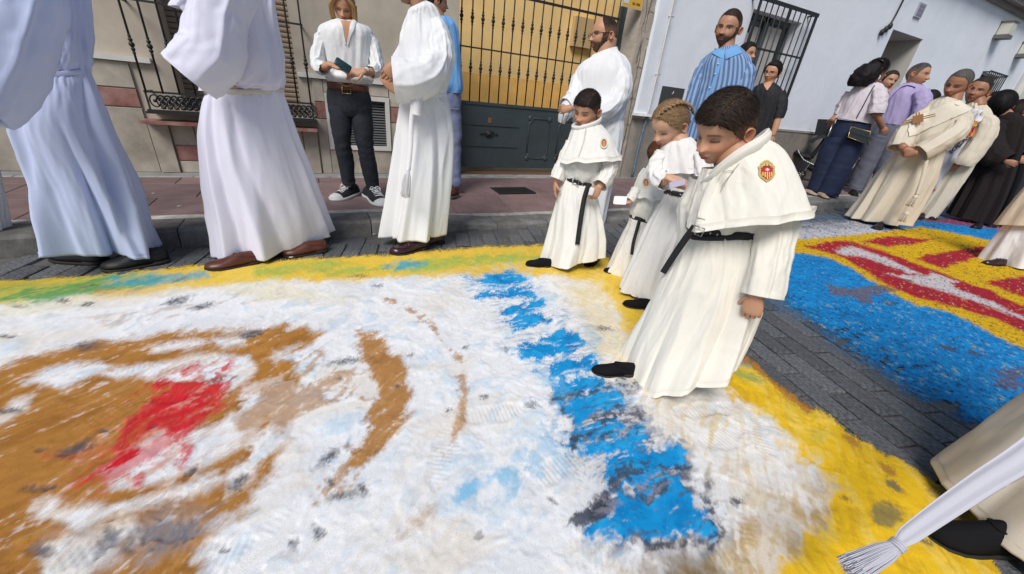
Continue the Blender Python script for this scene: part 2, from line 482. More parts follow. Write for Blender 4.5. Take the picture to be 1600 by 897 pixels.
# ------------------------------------------------------------------ head
def interp(x, xs, ys): return np.interp(x, xs, ys)
HL_MALE = ([0, 35, 55, 68, 76, 84, 92, 100, 112, 125, 140, 180], [.33, .32, .25, .12, -.06, -.12, .02, .07, .02, -.16, -.27, -.33])
HL_KID = ([0, 35, 52, 64, 74, 84, 92, 100, 112, 125, 140, 180], [.245, .24, .20, .10, .0, -.07, .04, .08, .02, -.14, -.24, -.30])
HL_LONG = ([0, 30, 50, 65, 80, 95, 110, 130, 180], [.34, .33, .24, .08, -.05, -.05, -.1, -.3, -.45])
HL_BALD = ([0, 30, 50, 65, 76, 84, 92, 100, 112, 125, 140, 180], [.50, .49, .42, .18, -.06, -.12, .02, .07, .02, -.16, -.27, -.33])
def head_point(az, el, kid, nose=1.0, jaw=1.0):
    """head surface in head units: x side, y forward, z up; chin about -.5, crown +.5"""
    x = np.sin(az) * np.cos(el); y = np.cos(az) * np.cos(el); z = np.sin(el)
    hx, hy, hz = .338, .432, .50
    X, Y, Z = x * hx, y * hy, z * hz
    low = sm(-Z, .02, .5)
    X = X * (1 - (.34 if not kid else .36) * low * jaw) * (1 + .05 * sm(Z, .0, .3))
    back = sm(-y, -.1, .7)
    Y = Y * (1 - .30 * low * back) + .045 * low
    Y = Y * (1 + .06 * back * sm(Z, -.2, .2))
    front = sm(y, .15, .6)
    Y = Y * (1 - front * .10 * sm(Z, -.28, .05) * (1 - sm(Z, .25, .5)))      # flatter face plane
    Y = Y + front * (.035 if kid else .015) * np.exp(-((Z - .22) / .16) ** 2)
    Y = Y - front * .02 * np.exp(-((Z + .02) / .10) ** 2)
    def g(cx, cz, sx, sz): return np.exp(-((np.abs(X) - cx) / sx) ** 2 - ((Z - cz) / sz) ** 2) * front
    ns = (.085 if kid else .13) * nose
    nt_ = sm(Z, -.175, -.125) * (1 - sm(Z, -.12, .09) * .85) * (1 - sm(Z, .05, .12))
    Y = Y + front * ns * nt_ * np.exp(-np.abs(X / (.040 + .034 * sm(-Z, .02, .13))) ** 2.4)
    Y = Y + .035 * nose * g(.052, -.125, .028, .03)                    # nostril wings
    Y = Y + (.008 if kid else .024) * g(.13, .085, .11, .035)          # brow
    Y = Y - .046 * g(.135, .018, .062, .048)                           # sockets
    Y = Y + .026 * g(.138, .006, .046, .036)                           # eyeballs under the lids
    Y = Y + (.030 if kid else .018) * g(.17, -.14, .10, .085)          # cheeks
    Y = Y + .030 * g(0, -.25, .11, .05)                                # mouth mound
    Y = Y + .022 * g(0, -.232, .075, .017) + .026 * g(0, -.285, .066, .020) - .020 * g(0, -.257, .095, .008)
    Y = Y - .018 * g(0, -.335, .08, .022)
    Y = Y + .040 * g(0, -.415, .09, .055)                              # chin
    return X, Y, Z
def head(s, cx, cy, h, yaw, pitch=0, roll=0, d=0.0, skin='olive', hair=(.02, .015, .012), hl=HL_MALE, kid=False, eyes='down', beard=0, beardcol=(.02, .015, .012), thick=.045, strands=1500, slen=.10, neck=None, neckr=.25, nu=96, nv=80, part=None, lips=None, ears=True, sides=None, nose=1.0, wisp=0, neckd=0.0, comb='back', pale=0):
    H_ = h if h < 5 else np.linalg.norm(s.pt(cx, cy - h / 2, d) - s.pt(cx, cy + h / 2, d))
    C = s.pt(cx, cy, d)
    b = nrm(C - C0); ed = nrm([b[0], b[1], 0]); er = np.array([ed[1], -ed[0], 0.0])
    f = -ed * math.cos(R_(yaw)) + er * math.sin(R_(yaw))
    sd0 = np.cross(f, _z)                       # person's right-hand... +x side
    F = f * math.cos(R_(pitch)) - _z * math.sin(R_(pitch)); U = np.cross(sd0, F)
    S = sd0 * math.cos(R_(roll)) + U * math.sin(R_(roll)); U = np.cross(S, F)
    B = np.array([S, F, U])
    uu = np.linspace(-1, 1, nu, endpoint=False); az = math.pi * uu * (.5 + .5 * uu * uu)
    vv = np.linspace(0, 1, nv + 1); el = -math.pi / 2 + math.pi * vv
    AZ, EL = np.meshgrid(az, el)
    X, Y, Z = head_point(AZ, EL, kid, nose)
    sk = np.array(SKIN[skin])
    c = np.ones(X.shape + (3,)) * sk
    fr = (np.cos(AZ) > .2)
    def g(cx_, cz, sx, sz): return (np.exp(-((np.abs(X) - cx_) / sx) ** 2 - ((Z - cz) / sz) ** 2) * fr)[..., None]
    c = c * (1 + .08 * fbm(X * 9, Y * 9, Z * 9, 3, 3)[..., None])
    c = c * (1 - g(.17, -.13, .09, .07) * np.array([.0, .16, .14])) * (1 - g(0, -.13, .06, .05) * np.array([0, .13, .13]))
    c = c * (1 - .30 * g(.13, .015, .065, .045))  # eye sockets darkened: their shade is painted into the skin colour
    lc = np.array(lips if lips is not None else (sk * np.array([.80, .55, .55])))
    lw = .085
    L = ((1 - sm(np.abs(X), lw * .75, lw)) * (sm(Z, -.308, -.296) * (1 - sm(Z, -.222, -.212)))) * fr
    c = c * (1 - L[..., None]) + lc * L[..., None]
    ml = np.exp(-((Z + .257 - .05 * np.abs(X)) / .006) ** 2) * (np.abs(X) < .09) * fr
    c = c * (1 - .75 * ml[..., None])
    nn_ = g(.030, -.158, .018, .012); c = c * (1 - .7 * nn_)
    hc = np.array(hair)
    bw = np.exp(-((Z - .092 + .35 * (np.abs(X) - .13) ** 2 / .05 * .25) / .018) ** 2) * sm(np.abs(X), .045, .075) * (1 - sm(np.abs(X), .20, .24)) * fr
    bs = .95 if not kid else .85
    c = c * (1 - bs * bw[..., None]) + hc * bs * bw[..., None]
    if eyes == 'down':
        zc = -.022 + .35 * (np.abs(X) - .135) ** 2 / .06 * .25
        e = np.exp(-((Z - zc - .004) / .017) ** 2) * sm(np.abs(X), .07, .085) * (1 - sm(np.abs(X), .195, .21)) * fr
        c = c * (1 - .9 * e[..., None]) + np.array([.01, .008, .008]) * .9 * e[..., None]
        e2 = np.exp(-((Z - .028) / .007) ** 2) * sm(np.abs(X), .075, .09) * (1 - sm(np.abs(X), .19, .21)) * fr
        c = c * (1 - .35 * e2[..., None])
    else:
        ex = (np.abs(X) - .135) / .058; top = .002 + .022 * np.sqrt(np.clip(1 - ex ** 2, 0, 1)); bot = .002 - .014 * np.sqrt(np.clip(1 - ex ** 2, 0, 1))
        op = (np.abs(ex) < 1) & (Z < top) & (Z > bot) & fr
        c = np.where(op[..., None], np.array([.55, .52, .5]), c)
        ir = op & (np.abs(np.abs(X) - .135) < .022)
        c = np.where(ir[..., None], np.array([.03, .018, .012]), c)
        ls = np.exp(-((Z - top) / .008) ** 2) * (np.abs(ex) < 1.1) * fr
        c = c * (1 - .85 * ls[..., None])
    if beard:
        bm = sm(-Z, .12, .20) * (Y > -.16) * 1.0
        bm = bm * (1 - np.exp(-(X / .10) ** 4) * sm(Z, -.30, -.21) * (1 - sm(Z, -.19, -.17)) * 0)
        sb = (np.abs(AZ) > R_(52)) & (np.abs(AZ) < R_(86)) & (Z < .05); bm = np.maximum(bm, sb * 1.0)
        clear = (np.exp(-((np.abs(X) - .0) / .30) ** 4) * sm(Z, -.24, -.15)) * (np.abs(X) > .10)
        bm = bm * (1 - sm(Z, -.20 - .4 * (np.abs(X) - .12), -.10 - .4 * (np.abs(X) - .12)) * (np.abs(AZ) < R_(58)))
        bm = bm * (1 - L) * sm(Z, -.7, -.5)
        nz = .5 + .5 * sm(fbm(X * 60, Y * 60, Z * 60, 5, 2), -.4, .3)
        bm = np.clip(bm * beard, 0, 1) * np.clip(nz + beard * .4 - .2, 0, 1)
        c = c * (1 - bm[..., None]) + np.array(beardcol) * bm[..., None]
        Y = Y + .02 * beard * bm * (np.cos(AZ) > 0); X = X * (1 + .03 * beard * bm)
    # hairline
    hlz = interp(np.degrees(np.abs(AZ)), hl[0], hl[1]) + .018 * vn(AZ * 9, 0, 0, 11)
    hm = sm(Z - hlz, -.02, .035)
    # scalp colour below shell
    c = c * (1 - .9 * hm[..., None]) + hc * .9 * hm[..., None]
    P = C + (np.stack([X, Y, Z], -1) @ B) * H_
    s.body.grid(P, col=c)
    # ears
    if ears:
        for sgn in (1, -1):
            er_, es = [], []
            th = np.linspace(0, 2 * math.pi, 18, endpoint=False)
            for (rr, off, cc_) in ((.0, .015, .6), (.35, .010, .6), (.6, .014, .72), (.8, .040, .95), (1.0, .048, 1.05), (1.02, .030, 1.0), (.9, .0, .9), (.6, -.04, .8)):
                ex = -.035 + np.cos(th) * .052 * rr * (1 + .25 * np.sin(th)); ez = -.035 + np.sin(th) * .088 * rr - .01 * np.cos(th)
                xo = .335 + off * 1.3 + (-(ex + .035)) * .55; ex = -.035 + (ex + .035) * 1.2; ez = -.045 + (ez + .035) * 1.2
                er_.append(np.stack([sgn * xo, ex, ez], -1)); es.append(np.ones((18, 3)) * sk * cc_ * np.array([1.05, .88, .85]))
            E_ = np.array(er_)
            if sgn > 0: E_ = E_[:, ::-1]
            s.body.grid(C + (E_ @ B) * H_, col=np.concatenate(es), cap1=True)
    # neck
    if neck is not None:
        q = s.pt(neck[0], neck[1], d + neckd)
        p0 = C + np.array([0, -.10, -.12]) @ B * H_
        r = neckr * H_
        q = q + (q - p0) * .35; s.body.tube([p0, p0 * .5 + q * .5, q], [r * .95, r * .92, r * .95], n=24, sub=4, col=sk * .92)
    if hl is None: return B, C
    # hair shell
    th_ = thick
    if sides is not None:      # shorter sides
        sidew = sm(np.abs(np.degrees(AZ)), 45, 75) * (1 - sm(Z, .10, .28))
        th_ = thick * (1 - (1 - sides) * sidew)
    streak = fbm(AZ * 14, Z * 3 + Y * 2, 0, 21, 3)
    off = th_ * hm * (1 + .10 * streak) - .012 * (1 - hm)
    Nn = np.stack([X / .355 ** 2, Y / .435 ** 2, Z / .5 ** 2], -1); Nn /= np.linalg.norm(Nn, axis=2, keepdims=True)
    if part is not None:
        # parting line: plane x = part[0] in head units from the brow back to part[1]
        pl = np.exp(-((X - part[0]) / .007) ** 2) * (Y > part[1]) * (Z > 0)
        off = off - .6 * th_ * pl
        if pale:
            # clipped side below the parting
            off = np.where((np.sign(part[0]) * (X - part[0]) > 0) & (Y > part[1]), off * .6, off)
    Hs = np.stack([X, Y, Z], -1) + Nn * off[..., None]
    hcol = hc * (1 + .35 * streak[..., None]) * (1 + .15 * fbm(AZ * 40, Z * 4, 0, 5, 2)[..., None])
    if sides is not None: hcol = hcol * (1 - .35 * sidew[..., None]) + sk * .22 * sidew[..., None] * (1 - 0 * hm[..., None])
    if part is not None: hcol = hcol * (1 - .7 * pl[..., None]) + sk * .22 * pl[..., None]
    g = Geo(); g.grid(C + (Hs @ B) * H_, col=hcol.reshape(-1, 3), mask=hm > .25)
    # strands
    r = np.random.default_rng(int(abs(cx) * 7 + abs(cy)))
    okm = hm > .45
    if part is not None: okm = okm & ~((np.abs(X - part[0]) < .016) & (Y > part[1]) & (Z > 0))
    cand = np.argwhere(okm)
    wts = np.cos(EL[okm]).clip(.02) * np.gradient(az)[cand[:, 1]]; wts = wts / wts.sum()
    if strands:
        idx = cand[r.choice(len(cand), strands, p=wts)]
        p = Hs[idx[:, 0], idx[:, 1]] + r.normal(0, .008, (strands, 3)); n = Nn[idx[:, 0], idx[:, 1]]
        if comb == 'back': cd_ = np.array([0, -1.0, -.35]) * np.ones_like(p); cd_[:, 0] += p[:, 0] * 1.2
        elif comb == 'side':
            cd_ = np.where((p[:, 0] > (part[0] if part else 0))[:, None], np.array([.7, -.5, -.9]), np.array([-.9, .45, -.25])) * np.ones_like(p)
            if part and part[0] < 0: cd_ = np.where((p[:, 0] < part[0])[:, None], np.array([-.7, -.5, -.9]), np.array([.9, .45, -.25])) * np.ones_like(p)
        elif comb == 'down': cd_ = np.stack([p[:, 0] * 1.5, p[:, 1] * .8, -np.ones(len(p))], 1)
        else: cd_ = np.array([0, 1.0, -.3]) * np.ones_like(p)
        cd_ = cd_ + r.normal(0, .10, p.shape)
        cd_ -= n * (cd_ * n).sum(1, keepdims=True); cd_ /= np.linalg.norm(cd_, axis=1, keepdims=True)
        sdv = np.cross(n, cd_)
        ln = slen * r.uniform(.5, 1.1, (strands, 1))
        if sides is not None: ln = ln * (1 - .65 * sidew[idx[:, 0], idx[:, 1]][:, None])
        wdt = .0048 * r.uniform(.6, 1.4, (strands, 1))
        lift = .06 * r.random((strands, 1))
        a0, a1 = p - sdv * wdt, p + sdv * wdt
        m_ = p + cd_ * ln * .5 + n * ln * (lift - .02); e_ = p + cd_ * ln - n * ln * (ln * .9) + n * ln * lift * .6
        V = np.stack([a0, a1, m_ + sdv * wdt * .8, m_ - sdv * wdt * .8, e_], 1).reshape(-1, 3)
        V = C + (V @ B) * H_
        k = np.arange(strands)[:, None] * 5
        F = np.concatenate([k + np.array([0, 1, 2, 3])], 0).tolist() + np.concatenate([k + np.array([3, 2, 4])], 0).tolist()
        sc = hc * (.82 + .42 * r.random((strands, 1)) ** 1.5)
        if sides is not None:
            sw = sidew[idx[:, 0], idx[:, 1]][:, None]; sc = sc * (1 - .3 * sw) + sk * .10 * sw
        g.add(V, F, col=np.repeat(sc, 5, axis=0))
    s.hairgeo = g
    s.headB, s.headC, s.headH = B, C, H_
    return B, C
def hp(s, x, y, z): return s.headC + np.array([x, y, z]) @ s.headB * s.headH
def endhair(s): return s.hairgeo.build('hair', M_HAIR, s.root)
def glasses(s, col=M_GLASSB):
    g = Geo()
    for sg in (1, -1):
        th = np.linspace(0, 2 * math.pi, 20, endpoint=False)
        pts = [hp(s, sg * .14 + math.cos(a) * .085, .435, .005 + math.sin(a) * .06 * (1 if math.sin(a) > 0 else 1.1)) for a in th]
        g.tube(pts + [pts[0]], .008 * s.headH, n=5, sub=1)
        g.tube([hp(s, sg * .22, .43, .02), hp(s, sg * .33, .35, .025), hp(s, sg * .37, .0, .02), hp(s, sg * .36, -.05, -.02)], [.009 * s.headH] * 4, n=5, sub=3)
    g.tube([hp(s, -.055, .435, .02), hp(s, 0, .46, .03), hp(s, .055, .435, .02)], .008 * s.headH, n=5)
    return g.build('glasses', col, s.root)

# ------------------------------------------------------------------ shoes
def shoe(s, heel, toe, z=None, wid=.5, hgt=.075, m=M_BLACK, style='plain', open_=.42, d=0.0, lift=0.0, ln=None):
    z = s.z0 if z is None else z
    A, Bq = G(heel[0], heel[1], z + .01), G(toe[0], toe[1], z + .01)
    f = Bq - A; L = np.linalg.norm(f); f = f / L; sd = np.cross(f, _z); hw = L * .17 * wid / .5
    if ln: 
        mid = (A + Bq) / 2; A = mid - f * ln / 2; L = ln; hw = ln * .17
    A = A.copy(); A[2] = z + .002
    t = np.linspace(0, 1, 22); a = np.linspace(0, math.pi, 15)
    wv = hw * np.interp(t, [0, .04, .15, .35, .6, .75, .9, .97, 1], [.35, .7, .88, .82, 1.02, 1.08, .85, .5, .12])
    top = hgt * np.interp(t, [0, .04, .2, .38, .52, .7, .85, .95, 1], [.7, .95, 1.0, 1.02, .86, .62, .52, .40, .2])
    bend = -hw * .12 * np.sin(t * math.pi)
    up = []
    for i in range(22):
        c = A + f * L * t[i] + sd * bend[i] + _z * (.014 + lift * (1 - t[i]) ** 1.5)
        w_ = wv[i] * .97
        sec = [c + sd * (math.cos(q) * w_ * (1 - .25 * math.sin(q))) + _z * (math.sin(q) ** .7 * top[i]) for q in a]
        up.append(sec)
    g = Geo(); g.grid(up, closed=True, cap0=True, cap1=True)
    o = g.build('shoe', m, s.root)
    so = Geo(); rows = []
    for i in range(22):
        c = A + f * L * t[i] * 1.01 + sd * bend[i] + _z * lift * (1 - t[i]) ** 1.5
        w_ = wv[i] * 1.06 + .002; hh = .024 if style == 'sneaker' else .014
        if style != 'sneaker' and t[i] < .27: hh = .022
        rows.append([c - sd * w_, c + sd * w_, c + sd * w_ + _z * hh, c - sd * w_ + _z * hh])
    so.grid(rows, cap0=True, cap1=True, flat=False)
    so.build('sole', M_WRUB if style == 'sneaker' else M_SOLE, o)
    def P(tt, q, up_=.003):
        i = int(tt * 21); c = A + f * L * tt + sd * bend[i] + _z * (.014 + lift * (1 - tt) ** 1.5)
        return c + sd * math.cos(q) * (wv[i] + up_) * (1 - .25 * math.sin(q)) + _z * (math.sin(q) ** .7 * top[i] + up_)
    if style == 'sneaker':
        la = Geo()
        for k in range(5):
            tt = .42 + k * .065
            la.tube([P(tt, .95), P(tt + .02, 1.57, .006), P(tt, 2.19)], .0035, n=5)
            la.tube([P(tt, .95), P(tt + .04, 1.57, .007), P(tt + .06, 2.19)], .003, n=5)
        for sg in (-1, 1):
            q = P(.42, 1.57, .01)
            la.tube([q, q + sd * sg * .03 + _z * .012, q + sd * sg * .05 - _z * .01 + f * .02, q + sd * sg * .02 + f * .01], .0032, n=5)
            la.tube([q, q + sd * sg * .03 + f * .03, q + sd * sg * .04 + f * .05 - _z * .025], .003, n=5)
        la.build('laces', M_LACE, o)
        tc = Geo(); rows = []
        for i in np.linspace(17.6, 21, 5):
            tt = i / 21; rows.append([P(tt, q, .0025) for q in a])
        tc.grid(rows, closed=False, cap1=True); tc.build('toe_cap', M_WRUB, o)
    if style == 'loafer':
        st = Geo()
        st.tube([P(.60, .5), P(.60, 1.0), P(.62, 1.57), P(.60, 2.1), P(.60, 2.6)], .006, n=6, rad2=.003)
        st.tube([P(.80, 1.57 - .9, .002), P(.90, 1.57 - .5, .002), P(.93, 1.57, .002), P(.90, 2.07, .002), P(.80, 2.47, .002), P(.68, 2.6, .002)], .0025, n=5)
        st.build('strap', m, o)
    if style in ('loafer', 'plain', 'moc'):
        cu = Geo(); cu.tube([P(.03, 1.57, .0), P(.12, .5, 0), P(.30, .6, 0), P(.47, 1.0, 0), P(.50, 1.57, 0), P(.47, 2.14, 0), P(.30, 2.5, 0), P(.12, 2.6, 0), P(.03, 1.57, 0)], .004, n=5)
        cu.build('collar', m, o)
    return o
# ------------------------------------------------------------------ setting: road, kerb, pavement
M_MORT = mat("road_mortar", (.13, .125, .118), rough=.95, bump=.6, bscale=120, var=.4, vscale=5)
M_PAVE = mat("granite_paver", None, rough=.62, vcol=True, bump=1.0, bscale=180, var=.75, vscale=60, bump2=.6, b2scale=30)
M_TILE = mat("pink_pavement_tile", None, rough=.6, vcol=True, bump=.3, bscale=300, var=.28, vscale=6)
M_KERB = mat("kerb_stone", None, rough=.85, vcol=True, bump=.8, bscale=120, var=.5, vscale=9, bump2=.3, b2scale=20)
M_PLAST = mat("beige_plaster", (.54, .475, .39), rough=.9, bump=.5, bscale=120, var=.24, vscale=2.2)
M_MARB = mat("beige_marble", None, rough=.42, vcol=True, bump=.1, bscale=120, var=.42, vscale=3.2)
M_RMARB = mat("red_marble", (.24, .085, .075), rough=.35, col2=(.40, .24, .21), vscale=9)
M_WHITEW = mat("white_painted_wall", (.80, .845, .93), rough=.9, bump=.45, bscale=35, var=.08, vscale=1.6, bump2=.35, b2scale=3)
M_DADO = mat("stone_dado", (.30, .27, .23), rough=.9, bump=.8, bscale=60, col2=(.20, .185, .165), vscale=5)
M_COLUMN = mat("cracked_plaster", (.50, .44, .37), rough=.92, bump=.9, bscale=60, col2=(.34, .30, .25), vscale=4, bump2=.6, b2scale=12)
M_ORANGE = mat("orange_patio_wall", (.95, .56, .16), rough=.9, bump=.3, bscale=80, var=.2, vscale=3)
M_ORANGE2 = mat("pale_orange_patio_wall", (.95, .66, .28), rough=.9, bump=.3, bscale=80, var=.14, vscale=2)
M_IRON = mat("black_iron", (.018, .018, .020), rough=.5, bump=.4, bscale=200)
M_GATE = mat("grey_green_gate_steel", (.045, .062, .068), rough=.45, bump=.2, bscale=90, var=.22, vscale=3)
M_WHITEP = mat("white_gloss_paint", (.70, .69, .66), rough=.45, var=.1, vscale=8)
M_SLAT = mat("brown_shutter", (.30, .23, .17), rough=.6)
M_DARKIN = mat("dark_interior", (.02, .021, .024), rough=.7)
M_GLASS = mat("window_glass", (.05, .06, .07), rough=.08)
M_REVEAL = mat("doorway_reveal", (.50, .48, .45), rough=.9, bump=.4, bscale=60)
M_CURTAIN = mat("pale_curtain", (.60, .58, .56), rough=.9)
M_ROOF = mat("eave_stone", (.23, .21, .20), rough=.9, bump=.5, bscale=40)
M_RUST = mat("rusty_grate", (.17, .09, .05), rough=.8, bump=.5, bscale=150)
M_LAMPG = mat("lamp_glass", (.62, .60, .52), rough=.3)
M_SIGNY = mat("yellow_sign", (.72, .42, .06), rough=.5)
M_INK = mat("dark_lettering", (.03, .025, .02), rough=.7)
M_BLUEST = mat("blue_stain_conduit", (.14, .22, .30), rough=.8, var=.4, vscale=20)

WY = 4.93                         # wall plane
KY = 3.16                         # kerb line (road side)
def wx(px, py, y=None):
    y = WY if y is None else y
    d = ray(px, py); return C0 + d * (y / d[1])
g = Geo(); g.add([(-40, -30, -.03), (70, -30, -.03), (70, 60, -.03), (-40, 60, -.03)], [(0, 1, 2, 3)])
ground = struct(g.build('ground', mat("ground_earth", (.12, .115, .11), rough=.95), smooth=False))
g = Geo(); g.add([(-6, -6, -.012), (30, -6, -.012), (30, KY, -.012), (-6, KY, -.012)], [(0, 1, 2, 3)])
road = struct(g.build('road', M_MORT, smooth=False))

# pavers: courses that run across the street, turned a little
pd = nrm([.26, .96, 0]); pq = np.array([pd[1], -pd[0], 0.0])
PL, PW = .30, .108
cells = []
for i in range(-60, 150):
    for j in range(-30, 30):
        c = pq * (i * (PW + .010)) + pd * ((j + (.5 if i % 2 else 0)) * (PL + .010))
        if c[1] > KY - .08 or c[1] < -3 or c[0] < -5 or c[0] > 16: continue
        cells.append(c)
cells = np.array(cells)
def inpoly(P, poly):
    poly = np.asarray(poly); x, y = P[..., 0], P[..., 1]; ins = np.zeros(x.shape, bool)
    j = len(poly) - 1
    for i in range(len(poly)):
        xi, yi = poly[i]; xj, yj = poly[j]
        c = ((yi > y) != (yj > y)) & (x < (xj - xi) * (y - yi) / (yj - yi + 1e-12) + xi)
        ins ^= c; j = i
    return ins
# carpet outlines (photo picture points thrown on the road)
OUT1 = [(-260, 455), (0, 436), (150, 428), (300, 412), (480, 402), (600, 396), (750, 384), (860, 381), (935, 388), (965, 415), (1010, 445), (1060, 490), (1120, 525), (1150, 545), (1185, 570), (1215, 598), (1260, 632), (1300, 652), (1350, 690), (1400, 714), (1440, 735), (1500, 768), (1530, 800), (1560, 860), (1600, 960), (1500, 1200), (800, 1250), (-100, 1150), (-500, 900)]
OUT2 = [(1180, 355), (1330, 340), (1440, 340), (1600, 322), (1760, 330), (1900, 420), (1800, 600), (1640, 660), (1580, 662), (1520, 668), (1480, 640), (1420, 610), (1330, 555), (1250, 495), (1200, 465), (1150, 430)]
W1 = np.array([G(*p, .0)[:2] for p in OUT1]); W2 = np.array([G(*p, .0)[:2] for p in OUT2])
vis = []
for c in cells:
    if (c - C0) @ CF < .2: vis.append(-1); continue
    q = proj(c); inside = -60 < q[0] < 1660 and -20 < q[1] < 950
    cov = inpoly(c[None, :2], W1)[0]
    edge = not inpoly(c[None, :2] + (c[:2] - W1.mean(0))[None] * .08, W1)[0]
    if not inside or (cov and not edge): vis.append(-1)
    else: vis.append(1.0 / ((c - C0) @ CF))
vis = np.array(vis); order = np.argsort(-vis)[:298]
big = set(int(k) for k in order if vis[k] > 0)
bx = Geo(); 
def paver_geo(variant, L=PL, W=PW):
    r = np.random.default_rng(variant); b = .008
    jx = lambda: r.uniform(-.003, .003)
    g = Geo(); rows = []
    for z, q in ((-.012, 0), (-.003, .0), (.0, b)):
        rows.append([pq * sx * (W / 2 - q + jx()) + pd * sy * (L / 2 - q + jx()) + _z * (z + (r.uniform(-.0015, .0015) if q else 0)) for sx, sy in ((-1, -1), (1, -1), (1, 1), (-1, 1))])
    g.grid(rows, cap1=True, flat=True, col=np.ones((12, 3)) * r.uniform(.115, .18) * np.array([.95, 1, 1.06]))
    return g
protos = []
for v in range(10):
    o = paver_geo(v).build('paving_block', M_PAVE, road); protos.append(o)
n_ = 0
for k in sorted(big):
    v = int(k * 7 + k // 5) % 10
    if protos[v] is not None and not protos[v].get('_used'):
        o = protos[v]; o['_used'] = 1
    else: o = dup(protos[v], road, (0, 0, 0))
    o.location = (cells[k][0], cells[k][1], .002 + .002 * math.sin(k * 1.7)); n_ += 1
g = Geo()
for k in range(len(cells)):
    if k in big or vis[k] == -1 and inpoly(cells[k][None, :2], W1)[0]: continue
    c = cells[k]; q = [c + pq * sx * PW / 2 * .97 + pd * sy * PL / 2 * .98 for sx, sy in ((-1, -1), (1, -1), (1, 1), (-1, 1))]
    zz = .001 + .002 * math.sin(k * 1.7)
    g.grid([[p + _z * -.012 for p in q], [p + _z * zz for p in q]], cap1=True, flat=True, col=np.ones((8, 3)) * (.115 + .06 * ((k * 7919) % 101) / 101) * np.array([.95, 1, 1.06]))
o = g.build('paving_blocks', M_PAVE, road); o['kind'] = 'stuff'

# kerb stones, drop kerb in front of the gate
def kerb_h(x): return .12 - .085 * sm(np.array(x), .75, 1.15) * (1 - sm(np.array(x), 4.3, 4.8))
g = Geo(); g.box((-6, KY + .02, -.03), (30, KY + .30, .015)); kerb = struct(g.build('kerb', M_MORT, smooth=False))
xs = np.concatenate([np.arange(-4, .9, .62), np.arange(.92, 4.9, .55), np.arange(4.9, 22, .9)])
for a, b in zip(xs[:-1], xs[1:]):
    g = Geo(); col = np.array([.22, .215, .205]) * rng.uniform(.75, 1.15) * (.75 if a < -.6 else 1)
    ha, hb = float(kerb_h(a)), float(kerb_h(b)); e = .004
    prof = [(KY, -.03), (KY + .012, None, -.02), (KY + .035, None, 0), (KY + .26, None, 0), (KY + .26, -.03)]
    rows = []
    for x, h in ((a + e, ha), (b - e, hb)):
        rows.append([(x, p[0], p[1] if p[1] is not None else h + p[2]) for p in prof])
    g.grid(rows, cap0=True, cap1=True, flat=True, col=np.broadcast_to(col, (10, 3)))
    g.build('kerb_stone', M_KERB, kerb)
# pavement
g = Geo(); g.box((-6, KY + .28, -.03), (30, 6.6, .02)); pav = struct(g.build('pavement', M_MORT, smooth=False))
def slab(x0, x1, y0, y1, col, h=None, name='paving_tile', m=None):
    g = Geo(); e = .003
    def zt(x, y):
        f = 1 - sm(np.array(y), KY + .3, KY + 1.1)
        return .12 - (0.12 - float(kerb_h(x))) * float(f) if 0.7 < x < 4.9 else .12
    t = [(x0 + e, y0 + e), (x1 - e, y0 + e), (x1 - e, y1 - e), (x0 + e, y1 - e)]
    g.grid([[(x, y, zt(x, y) - .05) for x, y in t], [(x, y, zt(x, y) - .003) for x, y in t], [(x + (.003 if k in (0, 3) else -.003), y + (.003 if k < 2 else -.003), zt(x, y)) for k, (x, y) in enumerate(t)]], cap1=True, flat=True, col=np.broadcast_to(col, (12, 3)))
    return g.build(name, m or M_TILE, pav)
xq = np.arange(-3.6, 20, .58)
for a in np.arange(-3.6, 20, .58):
    slab(a, a + .58, KY + .27, KY + .355, np.array([.46, .45, .42]) * rng.uniform(.9, 1.05), name='edge_strip', m=M_KERB)
ys = [KY + .355, KY + .355 + .52, KY + .355 + 1.04, WY - .10]
for k in range(3):
    for a in np.arange(-3.6 + (.25 if k % 2 else 0), 16, .60):
        c = np.array([.23, .155, .155]) * rng.uniform(.90, 1.10)
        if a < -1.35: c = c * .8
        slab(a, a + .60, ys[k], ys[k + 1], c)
for a in np.arange(-3.6, 16, .62):
    slab(a, a + .62, WY - .10, WY - .03 if not (1.5 < a + .31 < 4.1) else WY + .28, np.array([.36, .37, .36]) * rng.uniform(.88, 1.06), name='edge_strip', m=M_KERB)
# rubble patch at the far left of the pavement
# manhole grate by the gate
p = G(803, 296, .12); g = Geo()
zt = .112
gx0, gx1, gy0, gy1 = p[0] - .26, p[0] + .22, p[1] - .16, p[1] + .13
g.box((gx0, gy0, zt - .03), (gx1, gy0 + .02, zt + .006)); g.box((gx0, gy1 - .02, zt - .03), (gx1, gy1, zt + .006))
g.box((gx0, gy0 + .02, zt - .03), (gx0 + .02, gy1 - .02, zt + .006)); g.box((gx1 - .02, gy0 + .02, zt - .03), (gx1, gy1 - .02, zt + .006))
for k in range(12):
    for j in range(7):
        x = gx0 + .025 + (gx1 - gx0 - .05) * (k + .5) / 12; y = gy0 + .025 + (gy1 - gy0 - .05) * (j + .5) / 7
        g.box((x - .013, y - .013, zt - .02), (x + .013, y + .013, zt + .005))
g.box((gx0, gy0, zt - .03), (gx1, gy1, zt - .018))
mh = g.build('manhole_cover', M_IRON, smooth=False, origin=np.array([p[0], p[1], .1]))
tag(mh, 'dark iron inspection cover with raised studs set in the pink pavement', 'manhole cover')
